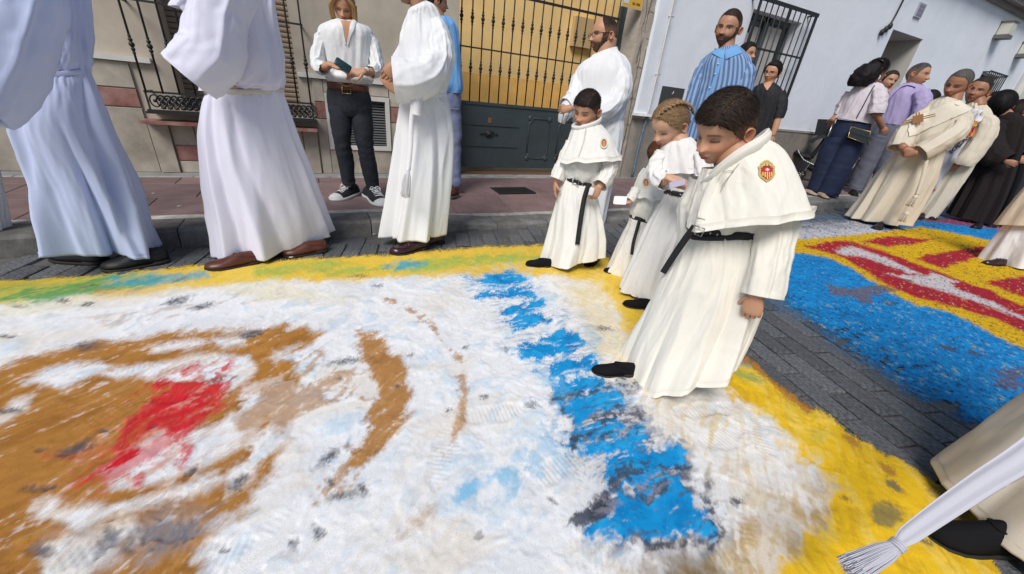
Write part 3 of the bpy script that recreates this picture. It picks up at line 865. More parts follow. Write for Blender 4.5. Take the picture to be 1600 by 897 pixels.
# kerb base strip by the wall
# ------------------------------------------------------------------ beige house on the left
HB = empty('beige_house', (0, WY, .12)); tag(HB, 'beige plastered house with marble cladding and the barred window and gate', 'house')
def part(g, name, m, parent, smooth=False): return g.build(name, m, parent, smooth=smooth)
g = Geo(); T = .35; ZT = 3.15
WX0, WX1, WZ0, WZ1 = -1.065, -.075, .72, 2.6
GX0, GX1 = 1.62, 4.10
VX0, VX1, VZ0, VZ1 = .20, .77, .46, .93
for lo, hi in (((-7, .1), (WX0, ZT)), ((WX0, .1), (WX1, WZ0)), ((WX0, WZ1), (WX1, ZT)), ((WX1, .1), (VX0, ZT)), ((VX0, .1), (VX1, VZ0)), ((VX0, VZ1), (VX1, ZT)), ((VX1, .1), (GX0, ZT))):
    g.box((lo[0], WY, lo[1]), (hi[0], WY + T, hi[1]))
part(g, 'wall', M_PLAST, HB)
g = Geo(); g.box((VX0, WY + .09, VZ0), (VX1, WY + .12, VZ1)); part(g, 'backing', M_DARKIN, HB)
def panel(x0, x1, z0, z1, m, col=None, y=0, th=.02, name='cladding_panel'):
    g = Geo(); e = .0025; b = .003
    col = np.array([.50, .455, .38]) * rng.uniform(.88, 1.1) if col is None else np.array(col)
    Y0 = WY - th - y
    rows = []
    for yy, q in ((WY, 0), (Y0 + b, 0), (Y0, b)):
        rows.append([(x0 + e + q, yy, z0 + e + q), (x1 - e - q, yy, z0 + e + q), (x1 - e - q, yy, z1 - e - q), (x0 + e + q, yy, z1 - e - q)])
    g.grid(rows, cap1=True, flat=True, col=np.broadcast_to(col, (12, 3)))
    return g.build(name, m, HB)
for a, b in ((-3.6, -2.85), (-2.85, -2.1), (-2.1, -1.37)):
    panel(a, b, .15, .72, M_MARB); panel(a, b, .88, 1.085, M_MARB); panel(a, b, .725, .875, M_RMARB)
panel(-1.365, -1.215, .15, .60, M_MARB, y=.02)
for a, b, c, d, m in ((-1.21, -1.03, .15, .26, M_MARB), (-1.21, -1.03, .265, .405, M_RMARB), (-1.21, -1.03, .41, .60, M_MARB), (-1.025, -.5, .15, .60, M_MARB), (-.495, -.10, .15, .60, M_MARB)): panel(a, b, c, d, m)
panel(-.095, .045, .15, .60, M_MARB, y=.02)
panel(.055, .155, .725, .885, M_RMARB); panel(.055, .155, .15, .72, M_MARB); panel(.055, .155, .89, 1.10, M_MARB)
panel(.155, .815, .15, .415, M_MARB); panel(.155, .815, .985, 1.10, M_MARB)
for a, b in ((.82, 1.22), (1.22, 1.61)):
    panel(a, b, .15, .72, M_MARB); panel(a, b, .725, .885, M_RMARB); panel(a, b, .89, 1.10, M_MARB)
g = Geo(); g.box((-3.6, WY - .045, 1.09), (-1.21, WY, 1.13)); g.box((-.065, WY - .045, 1.105), (1.61, WY, 1.145)); part(g, 'wall_rail', M_WHITEP, HB)
g = Geo(); g.box((-3.6, WY - .05, .12), (1.60, WY, .148)); part(g, 'base_strip', mat("base_stone", (.36, .36, .35), rough=.8, var=.2, vscale=6), HB)
# vent window
g = Geo()
for lo, hi in (((.155, .415), (.20, .98)), ((.77, .415), (.815, .98)), ((.20, .415), (.77, .46)), ((.20, .935), (.77, .98))):
    g.box((lo[0], WY - .035, lo[1]), (hi[0], WY + .02, hi[1]))
vent = part(g, 'vent_window', M_WHITEP, HB)
g = Geo()
for k in range(17):
    z = .47 + k * .0275; g.add([(.20, WY + .005, z), (.77, WY + .005, z), (.77, WY + .022, z + .018), (.20, WY + .022, z + .018)], [(0, 1, 2, 3)], flat=True)
part(g, 'louvre', mat("grey_louvre", (.12, .125, .13), rough=.5), vent)
# roller shutter
sh = Geo(); sh.box((WX0, WY + .20, WZ0), (WX1, WY + .22, WZ1)); sho = part(sh, 'roller_shutter', M_DARKIN, HB)
z = WZ0; first = None; k = 0
while z < WZ1 - .05:
    if first is None:
        g = Geo(); a = np.linspace(-1.2, 1.2, 6)
        g.grid([[(x, WY + .20 - math.cos(q) * .012, WZ0 + .022 + math.sin(q) * .021) for q in a] for x in (WX0, WX1)], closed=False, col=None)
        first = g.build('slat', M_SLAT, sho)
    else: dup(first, sho, (0, 0, z - WZ0))
    z += .045; k += 1
g = Geo(); g.box((-1.37, WY - .20, .605), (.05, WY - .0, .635)); part(g, 'window_sill', M_RMARB, HB)

# iron work helpers
def baluster(g, x, y, z0, z1, r=.008, orn=(), s=1.0):
    g.tube([(x, y, z0), (x, y, z1)], r, n=6, sub=1)
    for zc in orn:
        for dz, rr, hh in ((0, .021, .022), (.034, .016, .016), (-.034, .016, .016), (.060, .012, .012), (-.060, .012, .012)):
            g.ell((x, y, zc + dz * s), (rr * s, rr * s, hh * s), 8, 6)
GRY = WY - .18
grille = empty('window_grille', (-.62, GRY, .69)); tag(grille, 'black wrought iron window grille with turned bars and scroll panel on the beige house', 'window grille')
first = None
for k, x in enumerate(np.concatenate([np.linspace(-1.265, .02, 12)])):
    if first is None:
        g = Geo(); baluster(g, x, GRY, .86, 2.55, .0085, (1.22, 1.95)); first = g.build('bar', M_IRON, grille); x0_ = x
    else: dup(first, grille, (x - x0_, 0, 0))
g = Geo()
for z in (.87, 1.54, 2.55):
    for sd_ in (1,): g.box((-1.28, GRY - .006, z - .008), (.035, GRY + .006, z + .008))
    for x in (-1.27, .025): g.box((x - .007, GRY - .004, z - .009), (x + .007, WY, z + .007))
g.box((-1.30, GRY - .03, .695), (.055, WY - .002, .712)); g.box((-1.29, GRY - .015, .712), (.045, GRY + .012, .728))
for x in (-1.27, .025): g.box((x - .007, GRY - .004, .70), (x + .007, GRY + .004, .87))
part(g, 'frame', M_IRON, grille)
g = Geo()
for k in range(27):
    x = -1.22 + k * .0468
    th = np.linspace(0, 2 * math.pi, 15)
    g.tube([(x + math.cos(a) * .036, GRY, .80 + math.sin(a) * .048) for a in th], .0065, n=5, sub=1)
    th = np.linspace(0, 3.6 * math.pi, 20)
    for sg in (1, -1): g.tube([(x + .047 + sg * (a * .0026) * math.cos(a), GRY + .004, .80 + sg * .022 + a * .0026 * math.sin(a)) for a in th], .005, n=4, sub=1)
    g.ell((x, GRY - .003, .80), (.014, .01, .014), 8, 6)
    g.ell((x + .047, GRY, .745), (.020, .008, .012), 8, 6)
part(g, 'scroll_panel', M_IRON, grille, True)

# ------------------------------------------------------------------ gate
GY = WY + .27
gate = empty('entrance_gate', (2.9, GY, .12)); tag(gate, 'tall dark steel driveway gate with vertical turned bars over solid panels', 'gate')
g = Geo(); g.box((1.66, GY, .19), (4.09, GY + .05, 1.02)); 
g.box((1.66, GY - .012, .985), (4.09, GY, 1.015)); g.box((1.66, GY - .012, .195), (4.09, GY, .235)); g.box((1.66, GY - .012, .74), (2.62, GY, .76)); g.box((1.66, GY - .012, .47), (2.62, GY, .49))
part(g, 'lower_panel', M_GATE, gate)
g = Geo(); 
for xx in (1.635, 4.105): g.box((xx - .04, GY - .02, .12), (xx + .04, GY + .07, 3.0))
g.box((4.03, GY - .01, 1.03), (4.06, GY + .05, 3.0))
part(g, 'gate_post', M_GATE, gate)
for cx_ in (2.95, 3.45, 3.9):
    g = Geo(); oct_ = [(cx_ + sx * a, z) for sx, a, z in ((-1, .17, .40), (-1, .11, .33), (1, .11, .33), (1, .17, .40), (1, .17, .80), (1, .11, .87), (-1, .11, .87), (-1, .17, .80))]
    oct_.append(oct_[0]); g.tube([(x, GY - .004, z) for x, z in oct_], .010, n=5, sub=1)
    for sx in (-1, 1):
        for zz in (.33, .87): g.ell((cx_ + sx * .16, GY - .005, zz), (.035, .012, .035), 10, 6)
    part(g, 'octagon_moulding', M_GATE, gate, True)
g = Geo(); cx_, cz = 2.17, .635
for sx in (-1, 1):
    th = np.linspace(0, 3.2 * math.pi, 24); g.tube([(cx_ + sx * (.035 + a * .006 * math.cos(a)), GY - .012, cz + a * .004 * math.sin(a)) for a in th], .006, n=5, sub=1)
    g.ell((cx_ + sx * .11, GY - .01, cz), (.03, .01, .012), 8, 5)
g.ell((cx_, GY - .012, cz), (.055, .014, .045), 12, 8); g.ell((cx_, GY - .02, cz), (.03, .02, .025), 10, 8)
part(g, 'scroll_ornament', M_IRON, gate, True)
g = Geo(); g.box((cx_ - .025, GY - .012, .77), (cx_ + .025, GY, .84)); part(g, 'lock_plate', M_RUST, gate)
barx = []
x = wx(723, 0, GY)[0]; x_end = wx(895.6, 0, GY)[0]; pitch = (x_end - x) / 11.0
first = None; k = 0
xs_ = x
while xs_ < 4.03:
    if first is None:
        g = Geo(); baluster(g, x, GY + .025, 1.02, 2.95, .0085, (1.40, 1.92, 2.75), 1.15); first = g.build('bar', M_IRON, gate)
    else: dup(first, gate, (xs_ - x, 0, 0))
    xs_ += pitch
g = Geo()
for z, hh in ((1.615, .008), (2.215, .014), (2.95, .02)): g.box((1.68, GY + .010, z - hh), (4.03, GY + .022, z + hh))
part(g, 'cross_rail', M_IRON, gate)
# patio behind the gate: floor and walls
patio = empty('patio_walls', (3, WY + 1.9, .12)); tag(patio, 'orange painted patio wall behind the bars of the gate', 'patio wall')
PY = WY + 1.55
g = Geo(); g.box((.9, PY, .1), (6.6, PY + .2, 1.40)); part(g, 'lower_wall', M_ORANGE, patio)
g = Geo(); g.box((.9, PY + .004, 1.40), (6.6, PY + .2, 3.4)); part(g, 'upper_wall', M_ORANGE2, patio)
g = Geo(); b0 = wx(897, 28, PY); b1 = wx(913, 76, PY)
eb = Geo(); eb.box((b0[0] - .02, PY - .09, b1[2]), (b1[0] + .06, PY, b0[2] + .02), bev=0)
o = eb.build('meter_box', mat("ochre_box", (.55, .40, .20), rough=.6), smooth=False, origin=np.array([b0[0], PY, b1[2]]))
tag(o, 'small ochre meter cupboard fixed to the orange wall seen through the gate bars', 'meter box')
# threshold grate under the gate
g = Geo(); g.box((1.70, WY + .12, .121), (4.05, WY + .135, .135)); g.box((1.70, GY - .02, .121), (4.05, GY - .006, .135))
k = 0
for xx in np.arange(1.72, 4.03, .028): g.box((xx, WY + .136, .121), (xx + .012, GY - .021, .133))
o = g.build('drain_grate', M_RUST, smooth=False, origin=np.array([2.9, WY + .2, .12])); tag(o, 'long rusty drain grate across the threshold of the gate', 'drain grate')
# column between the houses
g = Geo()
def crackbox(g, x0, x1, y0, y1, z0, z1, amp=.012, nz=60, nx=14):
    pts = [(x0, y1)] + [(x0, y0)] + [(x0 + (x1 - x0) * k / nx, y0) for k in range(1, nx)] + [(x1, y0), (x1, y1)]
    rows = []
    for z in np.linspace(z0, z1, nz):
        rows.append([(x + (amp * .4 * vn(x * 9, z * 7, 0, 3)), y - amp * (fbm(np.array(x * 6), np.array(z * 5), 0, 8, 4)) * (1 if y == y0 else 0) , z) for x, y in pts])
    g.grid(np.array(rows, float), closed=False)
crackbox(g, 4.12, 4.34, WY - .05, WY + .4, .05, 4.2)
col_ = g.build('corner_pilaster', M_COLUMN, smooth=True, origin=np.array([4.2, WY, .1])); tag(col_, 'cracked and weathered plaster pilaster between the gate and the white house', 'pilaster')
# cracks
g = Geo(); r = np.random.default_rng(4)
for (x, z0, z1) in ((4.27, .3, 2.7), (4.20, 1.7, 2.6), (4.23, .2, 1.0), (4.30, 1.0, 1.9)):
    pts = []; q = x
    for z in np.arange(z0, z1, .035):
        q += r.normal(0, .007); pts.append((min(max(q, 4.14), 4.325), WY - .058, z))
    g.tube(pts, .0035, n=4, sub=1, rad2=.004)
for z in (.9, 1.25, 1.65, 2.0, 2.3):
    g.tube([(4.22, WY - .058, z), (4.26, WY - .058, z + .012), (4.33, WY - .058, z - .01)], .003, n=4, sub=1)
g.build('crack', mat("crack_dark", (.07, .055, .045), rough=1), col_)
# sign above
g = Geo(); a, b = wx(1000, 0), wx(964, 8)
sx0, sx1, sz0, sz1 = 3.76, 4.085, 2.29, 2.60
g.box((sx0, WY - .075, sz0), (sx1, WY - .06, sz1)); sg_ = g.build('yellow_sign', M_SIGNY, smooth=False, origin=np.array([3.9, WY - .06, 2.3]))
tag(sg_, 'small yellow notice plate with black lettering beside the gate', 'sign')
g = Geo(); e = .006
g.box((sx0 - e, WY - .074, sz0 - e), (sx1 + e, WY - .062, sz0)); g.box((sx0 - e, WY - .074, sz0), (sx0, WY - .062, sz1)); g.box((sx1, WY - .074, sz0), (sx1 + e, WY - .062, sz1))
g.build('sign_edge', M_WHITEP, sg_, smooth=False)
g = Geo(); g.box((sx0 + .02, WY - .078, sz0 + .03), (sx0 + .10, WY - .0755, sz0 + .10)); g.build('sticker', M_WHITEP, sg_, smooth=False)
def text(body, size, loc, normal, upv, m, parent=None, name='lettering', ext=.001, ax='CENTER', bold=0):
    cu = bpy.data.curves.new(name, 'FONT'); cu.body = body; cu.size = size; cu.extrude = ext; cu.align_x = ax; cu.align_y = 'CENTER'; cu.offset = bold
    ob = bpy.data.objects.new(name, cu); COL.objects.link(ob)
    dg = bpy.context.evaluated_depsgraph_get(); me = bpy.data.meshes.new_from_object(ob.evaluated_get(dg))
    bpy.data.objects.remove(ob); o = bpy.data.objects.new(name, me); COL.objects.link(o); me.materials.clear(); me.materials.append(m)
    n = nrm(normal); u = nrm(np.array(upv) - n * (np.array(upv) @ n)); x = np.cross(u, n)
    par = np.array(parent['_o']) if parent is not None else np.zeros(3)
    l = np.array(loc) - par
    o.matrix_basis = Matrix([[x[i], u[i], n[i], l[i]] for i in range(3)] + [[0, 0, 0, 1]])
    if parent is not None: o.parent = parent
    o['_o'] = [float(q) for q in loc]
    return o
text("DE 1958", .036, (3.985, WY - .0765, 2.335), (0, -1, 0), (0, 0, 1), M_INK, sg_, bold=.0006)

# ------------------------------------------------------------------ white house
HW = empty('white_house', (10, WY, .12)); tag(HW, 'long white painted house with stone base, barred window and deep doorway', 'house')
g = Geo(); ZE = 4.02
X0, X1 = 4.34, 17.9
W2a, W2b, W2z0, W2z1 = 6.33, 7.60, .40, 2.66
D0, D1, DZ = 10.46, 11.76, 2.97
S0, S1, SZ0, SZ1 = 15.42, 16.58, 1.3, 2.76
for lo, hi in (((X0, 0), (W2a, ZE)), ((W2a, 0), (W2b, W2z0)), ((W2a, W2z1), (W2b, ZE)), ((W2b, 0), (D0, ZE)), ((D0, DZ), (D1, ZE)), ((D1, 0), (S0, ZE)), ((S0, 0), (S1, SZ0)), ((S0, SZ1), (S1, ZE)), ((S1, 0), (X1, ZE))):
    g.box((lo[0], WY, lo[1]), (hi[0], WY + T, hi[1]))
part(g, 'wall', M_WHITEW, HW)
g = Geo(); g.box((X0, WY + .36, 0), (X1, WY + 3, 4.0)); part(g, 'inner_rooms', M_DARKIN, HW) if False else None
def dado(x0, x1):
    g = Geo(); crackbox(g, x0, x1, WY - .03, WY + .01, 0.05, 1.0, .006, 24, max(4, int((x1 - x0) * 6)))
    g.build('stone_base', M_DADO, HW)
    g = Geo(); g.box((x0, WY - .045, 1.0), (x1, WY + .0, 1.035)); g.build('base_ledge', mat("ledge", (.38, .36, .33), rough=.9, var=.3, vscale=10), HW, smooth=False)
dado(X0 + .002, W2a); dado(W2b, D0); dado(D1, X1)
g = Geo(); g.box((D0 - .0, WY + .02, .12), (D0 + .006, WY + .9, DZ)); g.box((D1 - .006, WY + .02, .12), (D1, WY + .9, DZ)); g.box((D0, WY + .02, DZ - .006), (D1, WY + .9, DZ)); g.box((D0, WY + .9, .12), (D1, WY + .93, DZ))
part(g, 'doorway', M_REVEAL, HW)
# window 2: frame, glass, curtain
win = Geo()
for lo, hi in (((W2a, W2z0), (W2a + .07, W2z1)), ((W2b - .07, W2z0), (W2b, W2z1)), ((6.9, W2z0), (7.02, W2z1)), ((W2a + .07, W2z1 - .07), (W2b - .07, W2z1)), ((W2a + .07, W2z0), (W2b - .07, W2z0 + .07))):
    win.box((lo[0], WY + .16, lo[1]), (hi[0], WY + .22, hi[1]))
wn = part(win, 'window', mat("window_frame_grey", (.09, .11, .12), rough=.5), HW)
g = Geo(); g.box((W2a + .07, WY + .19, W2z0 + .07), (6.9, WY + .195, W2z1 - .07)); g.box((7.02, WY + .19, W2z0 + .07), (W2b - .07, WY + .195, W2z1 - .07)); part(g, 'pane', M_GLASS, wn)
g = Geo()
for a, b, c, d in ((W2a + .22, W2a + .36, .5, 2.4), (6.62, 6.86, .5, 2.5), (7.05, 7.5, .5, 2.55)):
    g.box((a, WY + .178, c), (b, WY + .188, d))
part(g, 'curtain', M_CURTAIN, wn)
g = Geo(); g.box((S0, WY + .2, SZ0), (S1, WY + .22, SZ1)); wn2 = part(g, 'window', M_DARKIN, HW)
g = Geo(); g.box((S0 - .002, WY - .14, SZ1), (S1 + .05, WY - .12, SZ1 + .03)); g.box((S0, WY - .14, SZ0), (S1, WY - .12, SZ0 + .03))
for xx in np.linspace(S0, S1, 10): g.box((xx - .012, WY - .139, SZ0 + .03), (xx + .012, WY - .121, SZ1))
for xx in (S0, S1): g.box((xx - .01, WY - .12, SZ1 - .02), (xx + .01, WY, SZ1 + .01))
part(g, 'bars', M_IRON, wn2)
g = Geo(); g.box((X0, WY - .22, 4.02), (X1 + .4, WY + .5, 4.10)); g.box((X0, WY - .10, 3.94), (X1, WY - .002, 4.02)); 
part(g, 'eave', M_ROOF, HW)
g = Geo()
for k in range(75):
    x = X0 + k * .18
    a = np.linspace(0, math.pi, 7)
    g.grid([[(x + .09 - math.cos(q) * .075, yy, 4.10 + math.sin(q) * .06) for q in a] for yy in (WY - .30, WY + .6)], closed=False)
part(g, 'roof_tiles', mat("terracotta", (.32, .16, .10), rough=.9, var=.3, vscale=5), HW, True)['kind'] = 'stuff'
# balcony grille 2
GY2 = WY - .15
gr = empty('window_grille', (7, GY2, .84)); tag(gr, 'plain black barred grille of the white house behind the man in the black shirt', 'window grille')
g = Geo(); A0, A1 = 6.22, 7.71
for lo, hi in (((A0, .84), (A0 + .035, 2.74)), ((A1 - .05, .84), (A1, 2.74)), ((A0 + .035, .84), (A1 - .05, .87)), ((A0 - .02, 2.74), (A1 + .02, 2.79)), ((A0 + .035, 2.14), (A1 - .05, 2.165)), ((A0 + .035, 1.35), (A1 - .05, 1.375)), ((6.95, .87), (7.0, 2.14)), ((6.95, 2.165), (7.0, 2.74))):
    g.box((lo[0], GY2 - .012, lo[1]), (hi[0], GY2 + .012, hi[1]))
for xx in (A0 + .01, A1 - .02):
    for zz in (2.76, .86, 1.4): g.box((xx - .01, GY2 - .005, zz - .01), (xx + .02, WY, zz + .01))
part(g, 'frame', M_IRON, gr)
first = None
for xx in np.concatenate([np.linspace(A0 + .17, 6.82, 4), np.linspace(7.12, A1 - .16, 4)]):
    if first is None:
        g = Geo(); g.tube([(xx, GY2, .87), (xx, GY2, 2.74)], .011, n=6, sub=1); first = g.build('bar', M_IRON, gr); fx = xx
    else: dup(first, gr, (xx - fx, 0, 0))
# downpipe between houses
g = Geo(); crackbox(g, 4.345, 4.62, WY - .075, WY + .0, 1.07, 4.0, .004, 30, 6); o = g.build('painted_buttress', M_WHITEW, smooth=True, origin=np.array([4.5, WY, 1.07])); tag(o, 'white painted buttress strip beside the cracked pilaster', 'buttress')
g = Geo(); g.box((4.33, WY - .11, 1.035), (4.66, WY - .0, 1.068)); g.build('ledge', M_MARB, o, smooth=False)
g = Geo(); g.tube([(4.60, WY - .085, 3.9), (4.60, WY - .085, 1.6), (4.60, WY - .085, 1.07)], .013, n=8); 
for zz in (1.6, 2.3): g.tube([(4.57, WY - .09, zz), (4.66, WY - .09, zz)], .008, n=6)
o2 = g.build('cable_conduit', M_WHITEP, origin=np.array([4.6, WY, .2])); tag(o2, 'thin vertical conduit clipped to the white wall above a blue stained stone base', 'conduit')
g = Geo(); g.tube([(4.63, WY - .05, 1.03), (4.60, WY - .05, .7), (4.60, WY - .05, .12)], .018, n=8, rad2=.02); g.build('lower_conduit', M_BLUEST, o2)
# meter plate
a, b = (4.84, 1.20), (5.30, 1.47)
g = Geo(); g.box((a[0], WY - .02, a[1]), (b[0], WY, b[1])); g.box((a[0] + .015, WY - .026, a[1] + .015), (b[0] - .015, WY - .021, b[1] - .015))
o = g.build('utility_box', mat("dark_grey_metal", (.05, .055, .06), rough=.6), smooth=False, origin=np.array([a[0], WY, a[1]])); tag(o, 'dark grey utility cupboard door in the white wall behind the girl', 'utility box')
g = Geo(); g.tube([(5.045, WY - .030, 1.375), (5.06, WY - .034, 1.395), (5.068, WY - .030, 1.415)], .005, n=6); g.build('latch', M_WHITEP, o)
# plaque over the doorway
g = Geo(); g.box((10.94, WY - .03, 3.25), (11.21, WY, 3.48)); o = g.build('wall_plaque', mat("plaque_grey", (.42, .42, .50), rough=.6), smooth=False, origin=np.array([11, WY, 3.3])); tag(o, 'small grey plaque high on the white wall above the doorway', 'plaque')
g = Geo()
for k in range(3): g.box((10.97, WY - .034, 3.275 + k * .066), (11.18, WY - .031, 3.325 + k * .066))
g.build('raised_panel', mat("plaque_dark", (.22, .22, .30), rough=.6), o, smooth=False)
# wall lamps
def wlamp(x, z, lab, sc=1.0):
    o = empty('wall_lamp', (x, WY, z)); tag(o, lab, 'wall lamp', 'lamps on the white house')
    g = Geo(); g.box((x - .13 * sc, WY - .22, z + .06), (x + .13 * sc, WY - .02, z + .30)); g.build('lamp_glass', M_LAMPG, o, smooth=False)
    g = Geo(); g.box((x - .15 * sc, WY - .24, z - .02), (x + .15 * sc, WY, z + .058)); g.build('lamp_base', mat("grey_housing", (.13, .13, .13), rough=.6), o, smooth=False); g = Geo(); g.box((x - .15 * sc, WY - .24, z + .302), (x + .15 * sc, WY, z + .33)); g.build('lamp_cap', mat("grey_housing", (.13, .13, .13), rough=.6), o, smooth=False)
wlamp(15.05, 3.42, 'square glass wall lamp high on the white house, the nearer one')
wlamp(16.9, 3.25, 'square glass wall lamp at the right edge of the photo, farther along the wall')
# cables
g = Geo(); g.tube([(10.35, WY - .02, 4.0), (10.30, WY - .02, 3.3), (10.22, WY - .02, 3.0), (10.02, WY - .03, 2.88)], .016, n=6)
for k in range(3): g.ell((10.03 + .09 * k, WY - .04, 2.86 + .06 * k), (.05, .04, .06), 8, 6)
o = g.build('wall_cable', M_IRON, origin=np.array([10.3, WY, 3])); tag(o, 'dark cable and junction hanging on the white wall beside the doorway', 'cable')
# next house at the right edge
g = Geo(); g.box((X1, WY - .02, 0), (30, WY + .4, 4.6)); nh = g.build('far_house', mat("grey_white_wall", (.62, .63, .65), rough=.9, bump=.4, bscale=30), smooth=False, origin=np.array([X1, WY, 0])); tag(nh, 'pale grey house farther along the street at the right edge', 'house')
g = Geo()
for x in (18.2, 19.6, 21.2): g.box((x, WY - .14, 0), (x + .5, WY - .022, 4.5))
g.build('pilaster', M_WHITEP, nh, smooth=False)
# ------------------------------------------------------------------ coloured sand carpets
def sand_mat(name, alpha):
    m = bpy.data.materials.new(name); m.use_nodes = True
    n, l = m.node_tree.nodes, m.node_tree.links; p = n["Principled BSDF"]
    p.inputs["Roughness"].default_value = .95; p.inputs["Specular IOR Level"].default_value = .15
    a = n.new("ShaderNodeVertexColor"); a.layer_name = "Col"
    tc = n.new("ShaderNodeTexCoord")
    sp = n.new("ShaderNodeTexNoise"); sp.inputs["Scale"].default_value = 420 if not alpha else 190; sp.inputs["Detail"].default_value = 2
    l.new(tc.outputs["Object"], sp.inputs["Vector"])
    mp = n.new("ShaderNodeMapRange"); mp.inputs[1].default_value = .3; mp.inputs[2].default_value = .7; mp.inputs[3].default_value = .72 if alpha else .86; mp.inputs[4].default_value = 1.22 if alpha else 1.1
    l.new(sp.outputs[0], mp.inputs[0])
    mx = n.new("ShaderNodeMix"); mx.data_type = 'RGBA'; mx.blend_type = 'MULTIPLY'; mx.inputs[0].default_value = 1
    l.new(a.outputs[0], mx.inputs[6]); l.new(mp.outputs[0], mx.inputs[7])
    # stray dark grains
    v = n.new("ShaderNodeTexNoise"); v.inputs["Scale"].default_value = 230; v.inputs["Detail"].default_value = 1
    l.new(tc.outputs["Object"], v.inputs["Vector"])
    gt = n.new("ShaderNodeMapRange"); gt.inputs[1].default_value = .74; gt.inputs[2].default_value = .80
    l.new(v.outputs[0], gt.inputs[0])
    m2 = n.new("ShaderNodeMix"); m2.data_type = 'RGBA'; m2.inputs[7].default_value = (.14, .13, .13, 1)
    ml = n.new("ShaderNodeMath"); ml.operation = 'MULTIPLY'; ml.inputs[1].default_value = .75 if alpha else .6
    l.new(gt.outputs[0], ml.inputs[0]); l.new(ml.outputs[0], m2.inputs[0]); l.new(mx.outputs[2], m2.inputs[6])
    l.new(m2.outputs[2], p.inputs["Base Color"])
    bp = n.new("ShaderNodeBump"); bp.inputs["Strength"].default_value = .55 if not alpha else .9; bp.inputs["Distance"].default_value = .0015 if not alpha else .004
    l.new(sp.outputs[0], bp.inputs["Height"]); l.new(bp.outputs[0], p.inputs["Normal"])
    # scattered edge: grains present or absent
    al = n.new("ShaderNodeAttribute"); al.attribute_name = "cov"
    nz = n.new("ShaderNodeTexNoise"); nz.inputs["Scale"].default_value = 330 if not alpha else 210; nz.inputs["Detail"].default_value = 4; nz.inputs["Roughness"].default_value = .75
    l.new(tc.outputs["Object"], nz.inputs["Vector"])
    mr = n.new("ShaderNodeMapRange"); mr.inputs[1].default_value = .30; mr.inputs[2].default_value = .70; l.new(nz.outputs[0], mr.inputs[0])
    lt = n.new("ShaderNodeMath"); lt.operation = 'LESS_THAN'; l.new(mr.outputs[0], lt.inputs[0]); l.new(al.outputs["Fac"], lt.inputs[1])
    l.new(lt.outputs[0], p.inputs["Alpha"])
    return m
def sdf(X, Y, poly):
    """signed distance in photo pixels, positive inside"""
    poly = np.asarray(poly, float); d = np.full(X.shape, 1e9)
    for i in range(len(poly)):
        a, b = poly[i - 1], poly[i]; e = b - a
        t = np.clip(((X - a[0]) * e[0] + (Y - a[1]) * e[1]) / (e @ e + 1e-9), 0, 1)
        d = np.minimum(d, np.hypot(X - a[0] - e[0] * t, Y - a[1] - e[1] * t))
    return np.where(inpoly(np.stack([X, Y], -1), poly), d, -d)
def vproj(x, y, z):
    v = np.stack([x, y, z - CAM_H], -1); zc = np.maximum(v @ CF, .02)
    return 800 + FPX * (v @ CR) / zc, 448.5 - FPX * (v @ CU) / zc
class Paint:
    def __init__(s, X, Y, lo=.28, hi=1.25, y0=330, sp=350): s.X, s.Y = X, Y; s.S = np.clip((Y - y0) / sp, lo, hi)
    def m(s, poly, soft=4, nz=None, amp=0, pad=40):
        poly = np.asarray(poly, float); out = np.zeros(s.X.shape)
        lo, hi = poly.min(0) - pad - amp, poly.max(0) + pad + amp
        k = (s.X > lo[0]) & (s.X < hi[0]) & (s.Y > lo[1]) & (s.Y < hi[1])
        if not k.any(): return out
        d = sdf(s.X[k], s.Y[k], poly)
        if nz is not None: d = d + nz[k] * amp * s.S[k]
        sf = soft * (.5 + s.S[k]); out[k] = np.clip((d + sf) / (2 * sf), 0, 1) ** 1.2; return out
    def line(s, pts, w, soft=2, nz=None, amp=0):
        pts = np.asarray(pts, float); out = np.zeros(s.X.shape)
        lo, hi = pts.min(0) - 60, pts.max(0) + 60
        k = (s.X > lo[0]) & (s.X < hi[0]) & (s.Y > lo[1]) & (s.Y < hi[1])
        if not k.any(): return out
        X, Y = s.X[k], s.Y[k]; d = np.full(X.shape, 1e9)
        for i in range(1, len(pts)):
            a, b = pts[i - 1], pts[i]; e = b - a
            t = np.clip(((X - a[0]) * e[0] + (Y - a[1]) * e[1]) / (e @ e), 0, 1)
            d = np.minimum(d, np.hypot(X - a[0] - e[0] * t, Y - a[1] - e[1] * t))
        d = w - d
        if nz is not None: d = d + nz[k] * amp
        out[k] = sm(d, -soft, soft); return out
    def blob(s, x, y, rx, ry, ang=0, nz=None, amp=.3, soft=.35):
        k = (np.abs(s.X - x) < 2.2 * max(rx, ry)) & (np.abs(s.Y - y) < 2.2 * max(rx, ry)); out = np.zeros(s.X.shape)
        if not k.any(): return out
        X, Y = s.X[k] - x, s.Y[k] - y; c, q = math.cos(R_(ang)), math.sin(R_(ang))
        d = np.hypot((X * c + Y * q) / rx, (-X * q + Y * c) / ry)
        if nz is not None: d = d + nz[k] * amp
        out[k] = 1 - sm(d, 1 - soft, 1 + soft); return out
def mix(c, m, col):
    m = np.clip(m, 0, 1)[..., None]; return c * (1 - m) + np.asarray(col) * m
def axis(a, b, segs):
    out = [a]; x = a
    while x < b:
        x += np.interp(x, segs[0], segs[1]); out.append(x)
    return np.array(out)
